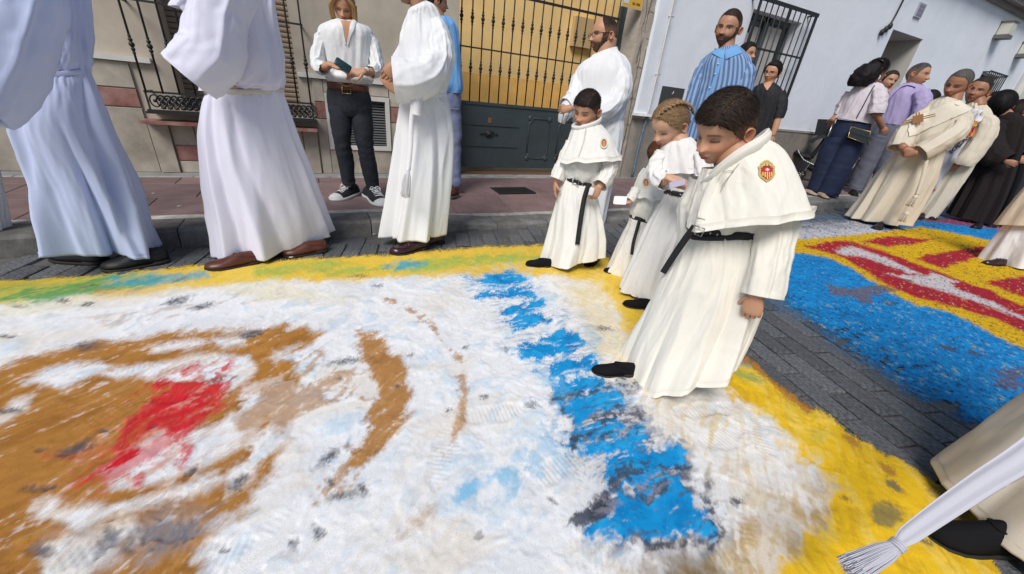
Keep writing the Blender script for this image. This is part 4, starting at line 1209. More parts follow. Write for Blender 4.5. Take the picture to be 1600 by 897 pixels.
def sheet(name, xs, ys, colour, mtl, label, cat):
    XX, YY = np.meshgrid(xs, ys)
    C, Z, cov = colour(XX, YY)
    n, m = len(xs), len(ys)
    keep = cov > .004
    q = keep[:-1, :-1] | keep[1:, :-1] | keep[:-1, 1:] | keep[1:, 1:]
    idx = np.arange(n * m).reshape(m, n)
    F = np.stack([idx[:-1, :-1], idx[:-1, 1:], idx[1:, 1:], idx[1:, :-1]], -1)[q]
    used = np.zeros(n * m, bool); used[F.ravel()] = True; rem = np.cumsum(used) - 1
    F = rem[F].astype(np.int32)
    V = np.stack([XX, YY, Z], -1).reshape(-1, 3)[used]
    me = bpy.data.meshes.new(name)
    me.vertices.add(len(V)); me.vertices.foreach_set("co", V.astype(np.float32).ravel())
    me.loops.add(F.size); me.loops.foreach_set("vertex_index", F.ravel())
    me.polygons.add(len(F)); me.polygons.foreach_set("loop_start", np.arange(0, F.size, 4, dtype=np.int32))
    try: me.polygons.foreach_set("loop_total", np.full(len(F), 4, dtype=np.int32))
    except Exception: pass
    me.polygons.foreach_set("use_smooth", np.ones(len(F), bool))
    me.update(calc_edges=True)
    ca = me.color_attributes.new("Col", 'FLOAT_COLOR', 'POINT')
    ca.data.foreach_set("color", np.column_stack([C.reshape(-1, 3)[used], np.ones(len(V))]).astype(np.float32).ravel())
    at = me.attributes.new("cov", 'FLOAT', 'POINT'); at.data.foreach_set("value", cov.ravel()[used].astype(np.float32))
    me.materials.append(mtl)
    o = bpy.data.objects.new(name, me); COL.objects.link(o); o['kind'] = 'stuff'
    tag(o, label, cat)
    print(name, len(F)); return o

def carpet1(XX, YY):
    # swirled grain of the sand, in metres on the road
    w1 = fbm(XX * 5, YY * 5, 0, 31, 3); w2 = fbm(XX * 5 + 40, YY * 5, 0, 32, 3)
    ux, uy = XX + .03 * w1, YY + .03 * w2
    # dragging direction: mostly toward upper right of the photo
    dx, dy = math.cos(R_(38)), math.sin(R_(38))
    a_, b_ = ux * dx + uy * dy, -ux * dy + uy * dx
    streak = fbm(a_ * 5, b_ * 26, 0, 41, 5, .55)
    streak2 = fbm(a_ * 9, b_ * 60, 3, 43, 4, .6)
    mid = fbm(ux * 14, uy * 14, 0, 44, 5, .55)
    fine = fbm(XX * 55, YY * 55, 0, 45, 4, .65)
    big = fbm(XX * 2.2, YY * 2.2, 0, 46, 3)
    X, Y = vproj(XX + .009 * fbm(XX * 11, YY * 11, 0, 47, 4) + .004 * fine, YY + .009 * fbm(XX * 11, YY * 11, 5, 48, 4) + .004 * fbm(XX * 60, YY * 60, 9, 4, 3), np.full(XX.shape, .012))
    rj = np.random.default_rng(77); X = X + rj.normal(0, 1.6, X.shape); Y = Y + rj.normal(0, 1.6, X.shape) * .8
    P = Paint(X, Y)
    nz = streak * .7 + mid * .5 + fine * .35
    nzs = streak2 * .7 + fine * .6
    white = np.array([.88, .89, .91]); yel = np.array([.84, .53, .02]); brn = np.array([.44, .20, .045]); red = np.array([.62, .02, .03])
    blu = np.array([.008, .29, .66]); drk = np.array([.055, .055, .07]); grn = np.array([.22, .46, .10]); teal = np.array([.05, .36, .50])
    C = np.ones(XX.shape + (3,)) * white
    C = mix(C, .55 * sm(mid + streak * .6, .25, 1.1), [.55, .72, .86])           # pale blue dust
    C = mix(C, .35 * sm(streak2 + big, .2, 1.2), [.80, .74, .62])
    C = mix(C, .18 * sm(-mid, .2, .9), [.66, .70, .76])
    thick = .5 + .25 * mid + .2 * streak
    # pale blue cloud in the middle
    for b in ((830, 720, 110, 55, 0), (760, 760, 70, 40, -20), (900, 640, 60, 40, 0), (840, 740, 50, 22, 0), (560, 700, 60, 50, 0), (470, 590, 60, 40, 0)):
        C = mix(C, .55 * P.blob(*b, nz=nz, amp=.5, soft=.6) * sm(mid + fine * .4, -.3, .6), [.30, .58, .82])
    # cream wash towards the yellow border
    cr = P.m([(880, 420), (960, 440), (1010, 560), (1100, 640), (1200, 670), (1290, 740), (1330, 800), (1250, 860), (1200, 960), (900, 960), (1040, 880), (1140, 800), (1050, 690), (960, 600), (900, 520)], 30, nz, 25, 80)
    C = mix(C, cr * (.25 + .55 * sm(streak2 + mid * .6, -.3, .9)), [.72, .56, .30])
    cr2 = P.m([(1120, 860), (1200, 770), (1310, 770), (1330, 830), (1270, 880), (1200, 1000), (1080, 1000), (960, 900)], 25, nz, 22, 80)
    C = mix(C, cr2 * (.35 + .6 * sm(nz, -.5, .7)), [.50, .33, .12])
    C = mix(C, .6 * P.m([(1040, 850), (1120, 850), (1160, 930), (1100, 1000), (980, 1000)], 14, nz, 12) , [.10, .08, .07])
    # yellow border
    IN1 = [(-300, 492), (0, 472), (90, 464), (150, 462), (300, 447), (420, 440), (560, 436), (640, 432), (720, 428), (800, 432), (870, 428), (930, 440), (960, 470), (985, 520), (1010, 560), (1060, 590), (1120, 600), (1190, 650), (1250, 710), (1300, 762), (1300, 800), (1250, 850), (1215, 900), (1190, 1000), (700, 1150), (-200, 1050), (-500, 800)]
    ym = 1 - P.m(IN1, 7, nz, 14, 200)
    ymd = sm(ym, .0, 1)
    yc = np.ones_like(C) * yel
    yc = mix(yc, .45 * sm(streak + mid * .4, .1, .9), [.86, .66, .16]); yc = mix(yc, .45 * sm(-streak2 - mid * .5, .2, .9), [.60, .34, .02])
    top = 1 - sm(Y, 470, 520)
    yc = mix(yc, top * .35, [.80, .62, .16])
    C = C * (1 - ymd[..., None]) + yc * ymd[..., None]
    # pale yellow wash under the top band
    C = mix(C, .55 * P.m([(0, 470), (140, 450), (430, 440), (560, 470), (420, 470), (330, 450), (120, 480), (0, 495)], 8, nz, 12), [.80, .72, .45])
    C = mix(C, .5 * P.m([(860, 440), (930, 430), (1000, 520), (1000, 580), (940, 560), (900, 480)], 14, nz, 16), [.84, .72, .40])
    # green and teal in the top band
    for poly, c, s in (([(-300, 470), (0, 440), (90, 436), (200, 424), (260, 430), (230, 446), (150, 456), (60, 470), (-300, 500)], [.12, .34, .10], .95), ([(170, 432), (240, 424), (320, 424), (330, 432), (240, 444), (160, 446)], teal, .75), ([(400, 416), (520, 404), (560, 410), (500, 424), (400, 432)], grn, .6), ([(560, 420), (660, 404), (760, 396), (860, 396), (860, 404), (760, 412), (650, 424)], grn, .7), ([(595, 412), (650, 406), (665, 412), (640, 420), (600, 420)], teal, .85), ([(500, 424), (560, 416), (600, 420), (560, 428), (510, 432)], grn, .6), ([(690, 420), (800, 416), (860, 420), (800, 428), (700, 428)], [.80, .55, .2], .5), ([(150, 452), (260, 448), (250, 458), (150, 462)], [.50, .22, .05], .5), ([(-300, 452), (0, 438), (120, 428), (130, 434), (0, 450), (-300, 470)], [.62, .44, .05], .8)):
        C = mix(C, s * P.m(poly, 5, nz, 10) * (.5 + .5 * sm(nz, -.6, .4)), c)
    # greens, browns and dark stains in the right border
    for b, c, s in (((1160, 565, 22, 10, 10), teal, .6), ((1175, 590, 26, 8, 25), [.25, .38, .12], .7), ((1195, 580, 18, 6, 30), teal, .4), ((1385, 732, 22, 8, 30), brn, .8), ((1335, 690, 16, 7, 30), brn, .8), ((1385, 806, 24, 17, 20), [.16, .16, .09], .75), ((1400, 760, 16, 5, 35), [.13, .13, .10], .8), ((1325, 780, 12, 4, 20), [.35, .2, .05], .8), ((1280, 680, 25, 12, 0), [.60, .50, .08], .5), ((1500, 830, 40, 22, 20), [.32, .18, .05], .7), ((1480, 775, 40, 14, 30), [.14, .14, .08], .6), ((1450, 850, 16, 6, 30), [.18, .15, .08], .8), ((1250, 640, 30, 12, 20), [.66, .5, .06], .4)):
        C = mix(C, s * P.blob(*b, nz=nz, amp=.5), c)
    C = mix(C, .9 * P.line([(1140, 548), (1175, 562), (1210, 590), (1245, 625), (1266, 640)], 7, 4, nz, 4), [.42, .18, .04])
    C = mix(C, .30 * sm(fbm(ux * 6, uy * 6, 8, 95, 5, .6), .15, .9) * (1 - ymd), [.60, .64, .70]); C = mix(C, .30 * sm(fbm(ux * 4, uy * 9, 4, 96, 5, .6), .25, .9) * (1 - ymd), [.78, .66, .48])
    # brown mass
    big_br = P.m([(-600, 560), (0, 575), (40, 552), (110, 540), (130, 528), (215, 528), (250, 518), (330, 512), (400, 512), (455, 510), (490, 514), (500, 524), (470, 545), (430, 548), (440, 560), (470, 580), (470, 610), (440, 640), (430, 670), (450, 690), (440, 720), (440, 745), (400, 770), (400, 790), (345, 810), (320, 840), (300, 897), (200, 1100), (-600, 1200)], 7, nz, 13, 90)
    bh = np.zeros(XX.shape)
    for poly, amp in (([(-200, 480), (60, 500), (140, 512), (130, 532), (60, 548), (0, 566), (-200, 600)], 14),
                 ([(35, 596), (90, 570), (160, 562), (175, 570), (140, 588), (100, 605), (60, 602)], 10), ([(0, 640), (20, 620), (55, 616), (45, 636), (0, 662), (-60, 680), (-60, 650)], 7),
                 ([(150, 580), (190, 572), (240, 566), (230, 580), (180, 592)], 8), ([(210, 586), (250, 564), (300, 556), (340, 552), (345, 560), (280, 572), (230, 590)], 8), ([(240, 592), (300, 565), (350, 555), (385, 556), (400, 575), (390, 590), (365, 610), (330, 605), (280, 600)], 8),
                 ([(150, 738), (200, 700), (250, 680), (300, 670), (345, 655), (365, 640), (400, 655), (400, 680), (370, 700), (330, 725), (280, 745), (230, 758), (190, 760)], 8), ([(40, 795), (80, 775), (120, 790), (170, 788), (240, 770), (300, 756), (340, 742), (350, 752), (300, 780), (230, 795), (160, 812), (120, 835), (90, 815)], 9),
                 ([(120, 835), (160, 830), (190, 815), (210, 812), (225, 830), (180, 845)], 6), ([(60, 897), (60, 850), (110, 838), (190, 848), (190, 870), (150, 890), (120, 930), (40, 960)], 12), ([(350, 745), (380, 720), (410, 720), (400, 745), (370, 770), (355, 780)], 8),
                 ([(230, 540), (300, 528), (330, 535), (300, 545), (240, 552)], 8), ([(330, 528), (380, 520), (400, 530), (350, 545)], 8), ([(375, 600), (440, 590), (470, 610), (420, 640), (380, 640)], 16), ([(385, 690), (430, 650), (450, 690), (400, 730)], 14)):
        bh = np.maximum(bh, P.m(poly, 5, nz, amp * .62))
    bm = big_br * (1 - bh)
    bm = np.maximum(bm, P.m([(380, 528), (440, 512), (480, 520), (500, 528), (470, 540), (400, 545)], 3, nz, 8))
    bm = np.maximum(bm, .96 * P.m([(560, 518), (590, 524), (615, 545), (632, 575), (640, 610), (640, 640), (620, 680), (600, 705), (570, 725), (552, 728), (545, 705), (562, 690), (575, 660), (580, 630), (590, 600), (570, 570), (562, 545)], 5, nz, 11))
    bm = np.maximum(bm, .7 * P.m([(450, 560), (500, 555), (520, 575), (500, 590), (560, 585), (590, 598), (560, 620), (500, 625), (470, 640), (450, 620)], 5, nz, 22) * sm(nz, -.1, .6))
    bm = np.maximum(bm, .8 * P.m([(445, 515), (480, 508), (500, 522), (488, 540), (460, 545), (440, 535)], 4, nz, 6))
    bm = np.maximum(bm, .75 * P.m([(395, 600), (440, 585), (470, 600), (450, 625), (470, 640), (440, 670), (410, 660), (380, 690), (370, 660), (400, 630)], 6, nz, 10))
    bm = np.maximum(bm, .8 * P.m([(530, 700), (560, 690), (570, 730), (540, 760), (500, 780), (480, 770), (520, 740)], 4, nz, 14) * sm(nz, -.4, .5))
    bm = np.maximum(bm, .75 * P.line([(600, 466), (640, 485), (672, 502), (690, 525), (720, 560), (722, 595), (728, 630), (720, 665), (705, 700), (690, 712)], 3.5, 4, nz, 6) * sm(nz + .25, -.1, .5))
    bm = np.maximum(bm, .8 * P.m([(716, 622), (730, 628), (728, 660), (712, 690), (702, 705), (708, 670)], 3, nz, 4))
    bm = np.maximum(bm, .5 * P.m([(590, 860), (640, 820), (680, 795), (670, 820), (620, 860)], 5, nz, 12))
    bm = np.maximum(bm, .35 * P.m([(130, 500), (300, 470), (420, 455), (470, 445), (440, 460), (300, 490), (200, 512)], 6, nz, 12) * sm(nz, 0, .6))
    bc = np.ones_like(C) * brn; bc = mix(bc, .5 * sm(streak2 + streak * .5, .1, 1.1), [.58, .33, .12]); bc = mix(bc, .45 * sm(-streak, .2, .9), [.28, .11, .02])
    C = C * (1 - bm[..., None]) + bc * bm[..., None]
    C = mix(C, .5 * bm * sm(nzs, .65, 1.3), white)
    C = mix(C, (1 - bm) * big_br * .35 * sm(nzs, -.2, .8), [.62, .42, .22])
    # red heart
    rm = P.m([(150, 742), (165, 715), (180, 690), (205, 655), (235, 628), (232, 600), (262, 590), (290, 598), (330, 595), (352, 602), (352, 632), (330, 642), (318, 658), (300, 672), (275, 680), (240, 690), (225, 705), (205, 730), (170, 748)], 4, nz, 8)
    rh = np.maximum(P.m([(200, 700), (230, 680), (252, 676), (240, 690), (215, 704)], 3, nz, 5), P.m([(224, 618), (262, 600), (262, 608), (240, 618)], 2, nz, 4))
    rm = rm * (1 - .85 * rh)
    for poly, q in (([(284, 580), (292, 572), (306, 575), (322, 573), (318, 583), (298, 588), (284, 587)], 1), ([(303, 576), (302, 566), (308, 564), (311, 575)], 1), ([(334, 596), (340, 580), (355, 562), (367, 556), (364, 566), (348, 584), (342, 600)], .85), ([(262, 672), (286, 690), (300, 700), (292, 722), (276, 738), (270, 725), (280, 708), (268, 694)], .8), ([(285, 680), (300, 672), (292, 690)], .8), ([(208, 756), (216, 742), (222, 742), (218, 756)], 1), ([(150, 748), (200, 706), (250, 684), (268, 690), (240, 716), (205, 740), (165, 756)], .65), ([(230, 730), (262, 696), (270, 702), (240, 736)], .4), ([(60, 715), (160, 690), (170, 700), (120, 718)], .3), ([(120, 740), (165, 735), (150, 755), (110, 760)], .35)):
        rm = np.maximum(rm, q * P.m(poly, 2.5, nz, 5))
    q2, q3 = G(150, 745), G(345, 600); rd2 = nrm(np.array([q3[0] - q2[0], q3[1] - q2[1]])); ra, rb = ux * rd2[0] + uy * rd2[1], -ux * rd2[1] + uy * rd2[0]
    rst = fbm(ra * 6, rb * 40, 2, 120, 4, .6)
    rz = P.m([(120, 765), (150, 690), (200, 640), (225, 590), (340, 565), (385, 600), (360, 670), (300, 735), (220, 765)], 16, nz, 12)
    rm = np.clip(rm * (1 - .8 * sm(rst, .45, .95)), 0, 1); rm = np.maximum(rm, .85 * rz * sm(rst + .35 * fine, .45, .95))
    rc = np.ones_like(C) * red; rc = mix(rc, .35 * sm(streak + fine * .3, .0, .9), [.48, .10, .05]); rc = mix(rc, .4 * sm(mid, .2, 1), [.72, .03, .05])
    C = C * (1 - rm[..., None]) + rc * rm[..., None]
    C = mix(C, .4 * rm * sm(nzs, .5, 1.1), [.8, .55, .5])
    C = mix(C, .35 * P.blob(225, 680, 130, 70, -35, nz, .5, .6) * sm(nzs, -.1, .8), [.75, .28, .22])
    # blue feathers
    bl = np.zeros(XX.shape)
    for poly in ([(722, 432), (760, 430), (800, 422), (822, 437), (805, 447), (770, 446), (745, 440)], [(735, 464), (758, 456), (800, 450), (835, 444), (832, 458), (838, 466), (790, 468), (760, 467)],
                 [(774, 486), (790, 478), (850, 470), (852, 478), (830, 487), (795, 494), (778, 494)], [(780, 500), (800, 494), (848, 488), (862, 500), (840, 508), (820, 515), (800, 514)],
                 [(806, 540), (812, 524), (838, 534), (860, 520), (892, 514), (918, 538), (905, 548), (870, 552), (850, 565), (820, 560)], [(838, 582), (870, 564), (925, 556), (932, 572), (900, 580), (860, 588)],
                 [(862, 610), (885, 598), (930, 590), (947, 594), (940, 604), (900, 612), (868, 620)], [(872, 632), (900, 618), (960, 610), (985, 622), (975, 634), (935, 640), (920, 655), (900, 672), (885, 668), (888, 650)],
                 [(884, 692), (905, 668), (985, 652), (990, 668), (950, 680), (910, 692), (890, 698)], [(905, 712), (935, 690), (1010, 668), (1016, 684), (985, 700), (950, 712), (920, 716)],
                 [(945, 742), (950, 715), (1020, 692), (1062, 706), (1066, 728), (1030, 738), (990, 750), (960, 768)], [(948, 800), (965, 768), (1000, 765), (1012, 748), (1060, 742), (1068, 760), (1088, 758), (1092, 785), (1108, 792), (1104, 812), (1126, 828), (1105, 838), (1060, 832), (1040, 842), (1000, 838), (985, 846), (950, 832), (918, 824), (930, 808)]):
        bl = np.maximum(bl, P.m(poly, 2.5, nz, 13))
    q0 = G(950, 690); q1 = G(1000, 676); bd = nrm(np.array([q1[0] - q0[0], q1[1] - q0[1]]))
    ba, bb = ux * bd[0] + uy * bd[1], -ux * bd[1] + uy * bd[0]
    bst = fbm(ba * 7, bb * 44, 2, 90, 4, .6); bfe = fbm(ba * 16, bb * 90, 5, 92, 3, .6)
    zone = P.m([(720, 424), (820, 418), (860, 460), (940, 520), (950, 590), (1000, 600), (1040, 690), (1090, 730), (1140, 830), (1100, 860), (930, 845), (890, 800), (930, 760), (870, 690), (850, 610), (790, 560), (760, 480), (700, 436)], 14, nz, 14)
    bl = np.clip(bl * (1 - .75 * sm(bst, .45, .95)) + .9 * zone * sm(bst + .3 * bfe, .15, .75) * sm(Y, 480, 640) * .8, 0, 1)
    bl = bl * (1 - .8 * sm(bfe + bst * .4, .65, 1.2))
    bl = np.maximum(bl, .55 * zone * sm(bfe, .1, .8) * (1 - sm(Y, 560, 640)))
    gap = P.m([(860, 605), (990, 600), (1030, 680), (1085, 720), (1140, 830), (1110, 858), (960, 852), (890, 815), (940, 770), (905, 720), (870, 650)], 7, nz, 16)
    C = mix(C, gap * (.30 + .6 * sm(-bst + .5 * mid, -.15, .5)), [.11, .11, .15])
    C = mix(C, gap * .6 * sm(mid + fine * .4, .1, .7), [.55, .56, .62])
    gapw = P.m([(925, 668), (940, 648), (985, 636), (975, 652)], 3, nz, 5); C = mix(C, gapw, [.6, .6, .66])
    bc = np.ones_like(C) * blu; bc = mix(bc, .6 * sm(mid + streak2 * .4, .05, .8), [.03, .42, .82]); bc = mix(bc, .45 * sm(-mid, .2, .9), [.0, .14, .42])
    C = C * (1 - bl[..., None]) + bc * bl[..., None]
    for ln, w_ in (([(930, 800), (980, 782), (1040, 762)], 9), ([(985, 655), (1002, 640), (985, 622)], 4), ([(975, 738), (1040, 722), (1075, 732)], 8), ([(1080, 745), (1100, 780), (1130, 832), (1110, 850), (1050, 848), (980, 842)], 6), ([(880, 690), (940, 680), (990, 672)], 3), ([(866, 622), (905, 614), (950, 604)], 2.5), ([(900, 815), (935, 792), (960, 760)], 9), ([(880, 640), (882, 668), (900, 700)], 3), ([(926, 655), (965, 640), (1000, 650)], 5), ([(1000, 590), (985, 606), (970, 590)], 2)):
        C = mix(C, .85 * P.line(ln, w_, 4, nz, 9) * sm(bst + fine * .5 + .5, -.1, .6), drk)
    C = mix(C, .55 * P.line([(940, 792), (990, 772), (1045, 748)], 12, 8, nz, 10) * sm(bfe, -.2, .6), [.30, .29, .36])
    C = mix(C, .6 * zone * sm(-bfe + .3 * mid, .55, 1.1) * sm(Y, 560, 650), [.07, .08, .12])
    C = mix(C, .35 * P.m([(720, 426), (830, 418), (940, 530), (960, 600), (860, 600), (800, 560), (760, 480)], 20, nz, 20) * (1 - bl) * sm(nz, -.2, .7), [.35, .62, .85])
    for ln in ([(720, 768), (760, 745), (800, 735)], [(705, 775), (740, 760)], [(850, 590), (880, 610)]): C = mix(C, .45 * P.line(ln, 6, 6, nz, 8), [.15, .50, .80])
    # dark scuffs where the road shows through
    sc = np.zeros(XX.shape)
    for b in ((137, 538, 26, 6, -14), (295, 740, 12, 4, -30), (395, 520, 20, 5, -5), (340, 590, 16, 5, -20), (62, 762, 30, 5, -6), (118, 700, 30, 9, -18), (60, 706, 16, 4, -5), (265, 828, 40, 16, -10), (178, 838, 16, 26, 30), (372, 752, 14, 7, -45), (545, 562, 26, 5, -8), (530, 590, 6, 4, 0), (512, 712, 20, 7, -40), (570, 760, 8, 10, 0), (540, 770, 24, 7, -18), (520, 750, 7, 6, 0), (497, 832, 7, 13, 0), (458, 850, 7, 7, 0), (620, 602, 4, 3, 0), (830, 630, 10, 6, 30), (750, 833, 7, 5, 0), (865, 782, 7, 4, 20), (318, 477, 18, 4, -12), (140, 474, 9, 4, -10), (278, 468, 20, 5, -16), (590, 446, 9, 2, -5), (1155, 783, 9, 6, 0), (940, 512, 12, 4, 0), (240, 668, 10, 4, -20), (165, 672, 10, 5, 0), (36, 478, 12, 3, 0), (95, 470, 10, 3, 0), (12, 525, 14, 3, 0), (20, 640, 20, 3, 0), (60, 860, 18, 8, 0), (350, 855, 12, 5, -20), (590, 700, 4, 3, 0), (640, 552, 5, 3, 0), (790, 545, 6, 3, 0), (730, 540, 4, 3, 0), (700, 640, 4, 3, 0), (760, 620, 5, 3, 0), (280, 436, 18, 2, -18), (140, 446, 14, 2, -10), (560, 430, 12, 2, -6)):
        sc = np.maximum(sc, P.blob(*b, nz=nz * 1.0 + fine * .4, amp=.55, soft=.5))
    C = mix(C, sc * .9 * (.55 + .45 * sm(fine, -.6, .3)), [.085, .09, .11])
    bare = sc
    C = mix(C, .5 * P.blob(265, 828, 75, 32, -12, nz, .5, .6), [.30, .31, .35]); C = mix(C, .4 * P.blob(150, 860, 70, 34, 0, nz, .5, .6), [.42, .44, .48])
    # ripples and dragged ridges
    rip = (1 - np.abs(fbm(a_ * 5, b_ * 16, 1, 60, 4))) ; swirl = (1 - np.abs(fbm(ux * 13 + .8 * w2, uy * 13, 2, 61, 3))) ** 2
    Z = .009 + .003 * (thick - .5) + .0020 * (rip - .6) + .0018 * (swirl - .5) + .0004 * fine + .004 * big + .002 * mid
    Z = Z - .008 * bare + .003 * rm + .003 * bl
    # footprints: rows of tread marks
    rr = np.random.default_rng(12)
    for k in range(26):
        px, py = rr.uniform(60, 1250), rr.uniform(470, 890)
        q = G(px, py, .01); an = rr.uniform(-.7, 1.2); ca, sa = math.cos(an), math.sin(an)
        lx, ly = (XX - q[0]) * ca + (YY - q[1]) * sa, -(XX - q[0]) * sa + (YY - q[1]) * ca
        e = np.hypot(lx / .13, ly / .048); k_ = 1 - sm(e, .85, 1.05)
        e = e + .25 * mid * 1.0; k_ = 1 - sm(e, .7, 1.15); Z = Z - .0026 * k_ + .0012 * np.exp(-((e - 1.15) / .16) ** 2) + .0009 * k_ * np.sin(lx * 380)
    Z = np.maximum(Z, .0055)
    # outer border
    ed = -sdf(X, Y, OUT1)
    e_ = sdf(X, Y, OUT1) + nz * 6 * P.S
    cov = sm(e_ / (.4 + .6 * P.S), -9, 12) * .96 + .06 * (e_ > 10)
    cov = np.where(e_ > 14, 1.1, cov)
    cov = cov * (1 - .0 * bare) * 1.0
    Z = .0045 + (Z - .0045) * sm(e_, -4, 22)
    return C, Z, cov

def carpet2(XX, YY):
    fine = fbm(XX * 40, YY * 40, 0, 75, 4, .65); mid = fbm(XX * 10, YY * 10, 0, 76, 4, .6); st = fbm(XX * 6, YY * 26, 0, 77, 4, .6)
    X, Y = vproj(XX + .02 * fbm(XX * 12, YY * 12, 0, 78, 4) + .020 * fine, YY + .02 * fbm(XX * 12, YY * 12, 4, 79, 4) + .020 * fbm(XX * 45, YY * 45, 3, 80, 3), np.full(XX.shape, .01))
    P = Paint(X, Y); nz = mid * .5 + fine * .6
    blu = np.array([.012, .24, .60]); yel = np.array([.72, .45, .012]); red = np.array([.40, .018, .035]); wht = np.array([.62, .60, .62])
    C = np.ones(XX.shape + (3,)) * blu
    C = mix(C, .55 * sm(st + fine * .5, .0, .9), [.02, .34, .74]); C = mix(C, .5 * sm(-fine - mid * .3, .25, .9), [.006, .10, .30])
    ye = P.m([(1150, 372), (1235, 374), (1340, 364), (1440, 354), (1540, 374), (1600, 386), (1900, 420), (1900, 640), (1640, 566), (1600, 548), (1530, 512), (1480, 486), (1430, 478), (1385, 455), (1330, 420), (1290, 402), (1235, 394), (1150, 392)], 2, nz, 4)
    C = mix(C, ye, yel * np.array([1, 1, 1])); C = mix(C, ye * .4 * sm(-fine, .2, .9), [.45, .24, .01])
    rd = np.zeros(XX.shape)
    for poly in ([(1255, 386), (1300, 377), (1330, 377), (1380, 393), (1440, 415), (1490, 434), (1540, 452), (1600, 478), (1900, 600), (1900, 700), (1620, 528), (1560, 500), (1500, 482), (1440, 468), (1400, 452), (1360, 428), (1320, 404), (1290, 394)],
                 [(1345, 378), (1388, 369), (1461, 374), (1425, 381), (1385, 386)], [(1428, 402), (1480, 394), (1534, 385), (1546, 388), (1514, 407), (1474, 419), (1450, 412)], [(1538, 442), (1600, 430), (1700, 425), (1700, 480), (1600, 465)]):
        rd = np.maximum(rd, P.m(poly, 2, nz, 4))
    C = mix(C, rd, red); C = mix(C, rd * .4 * sm(fine, .2, .9), [.55, .05, .06])
    wh = np.zeros(XX.shape)
    for poly in ([(1305, 392), (1325, 385), (1345, 390), (1370, 398), (1420, 418), (1440, 428), (1425, 430), (1380, 412), (1340, 400), (1312, 398)], [(1388, 428), (1430, 432), (1455, 426), (1498, 440), (1480, 447), (1540, 468), (1600, 496), (1600, 502), (1535, 476), (1480, 458), (1455, 450), (1420, 440)],
                 [(1150, 378), (1190, 360), (1240, 347), (1330, 343), (1380, 358), (1420, 356), (1330, 368), (1235, 374)]):
        wh = np.maximum(wh, P.m(poly, 2, nz, 5))
    C = mix(C, wh * .92, wht)
    C = mix(C, .8 * P.m([(1420, 342), (1520, 338), (1640, 350), (1600, 362), (1500, 352)], 2, nz, 4), red)
    C = mix(C, .85 * P.m([(1292, 444), (1330, 452), (1385, 446), (1400, 456), (1360, 462), (1366, 476), (1345, 474), (1335, 464), (1300, 462)], 2, nz, 6), [.16, .12, .13])
    C = mix(C, .7 * P.blob(1580, 590, 30, 14, -20, nz, .5), [.16, .08, .07])
    for b in ((1393, 475, 8, 3, 0), (1385, 547, 9, 4, 10), (1480, 545, 10, 3, 0), (1530, 555, 12, 4, 20), (1418, 439, 6, 2.5, 10)): C = mix(C, .8 * P.blob(*b, nz=nz, amp=.4), [.08, .09, .11])
    C = mix(C, .8 * sm(fine + .3 * st, .95, 1.15) * (Y > 470), [.5, .38, .1])
    rs = np.random.default_rng(4)
    for col_, pr, reg in ((yel, .03, rd + wh), (red, .03, ye * (1 - rd)), (wht, .01, rd), (np.array([.03, .04, .06]), .10, 1.0), (blu * 1.4, .06, 1 - ye), (np.array([.3, .45, .6]), .006, 1 - ye)):
        C = mix(C, (rs.random(X.shape) < pr) * np.clip(reg, 0, 1) * rs.uniform(.4, 1, X.shape), col_)
    e_ = sdf(X, Y, OUT2) + nz * 8
    cov = np.maximum(sm(e_, -48, 44) ** 1.6, .10 * sm(e_, -190, -20) * sm(mid, -.5, .6))
    cov = np.where(e_ > 46, 1.1, cov)
    cov = cov - .55 * sm(-st - fine * .4, .45, 1.0) * (e_ < 60) * sm(Y, 420, 520)
    Z = .0075 + .0035 * fine + .002 * mid + .004 * sm(e_, 0, 40)
    return C, np.maximum(Z, .0055), np.clip(cov, 0, 1.1)
M_SAND = sand_mat("coloured_sand", False); M_DUST = sand_mat("coloured_sawdust", True)
xs1 = axis(-3.0, 2.8, ([-3.0, -1.2, -.6, 1.2, 2.0, 2.8], [.011, .0070, .0044, .0044, .0065, .009]))
ys1 = axis(-.3, 3.25, ([-.3, .3, 1.0, 2.0, 3.25], [.0044, .0044, .0054, .0085, .012]))
sheet('sand_carpet', xs1, ys1, carpet1, M_SAND, 'large scuffed carpet of white, brown, red, blue and yellow coloured sand on the road', 'sand carpet')
xs2 = axis(1.5, 14.5, ([1.5, 3.5, 6, 14.5], [.008, .011, .026, .06])); ys2 = axis(-.8, 3.1, ([-.8, .4, 1.4, 3.1], [.010, .0085, .010, .020]))
sheet('sawdust_carpet', xs2, ys2, carpet2, M_DUST, 'second street carpet of blue, yellow and red sawdust with a white line at right', 'sawdust carpet')
# ================================================================== people
def core(s, tx, ty, bx_, by_, r=20, d=0.0):
    """hidden trunk under the clothes so the figure is a whole body"""
    P, r1, r2 = s.limb([(tx, ty, d, r * .8), (tx * .6 + bx_ * .4, ty * .6 + by_ * .4, d, r), (bx_, by_, d, r * .7)]); r1 = r1 * .55
    s.body.tube(P, r1, n=12, col=np.array([.3, .2, .15]))
def beltband(s, ring, h=.04, m=M_BLKFAB, out=.010, name='belt', dz=0.0):
    c, a, b = ring[0:3], ring[3:6], ring[6:9]
    la, lb = np.linalg.norm(a), np.linalg.norm(b)
    ph = np.linspace(0, 2 * math.pi, 72, endpoint=False)
    rows = []
    upv = nrm(np.cross(a, b)); upv = upv if upv[2] > 0 else -upv
    for k, (dh, o) in enumerate(((-.5, 0), (-.5, 1), (-.2, 1.25), (.2, 1.25), (.5, 1), (.5, 0))):
        rr = out * o
        rows.append([c + a * math.cos(p) * (1 + rr / la) + b * math.sin(p) * (1 + rr / lb) + upv * (dh * h + dz) for p in ph])
    g = Geo(); g.grid(rows)
    s.surf.append(g.arrays()); return g.build(name, m, s.root)
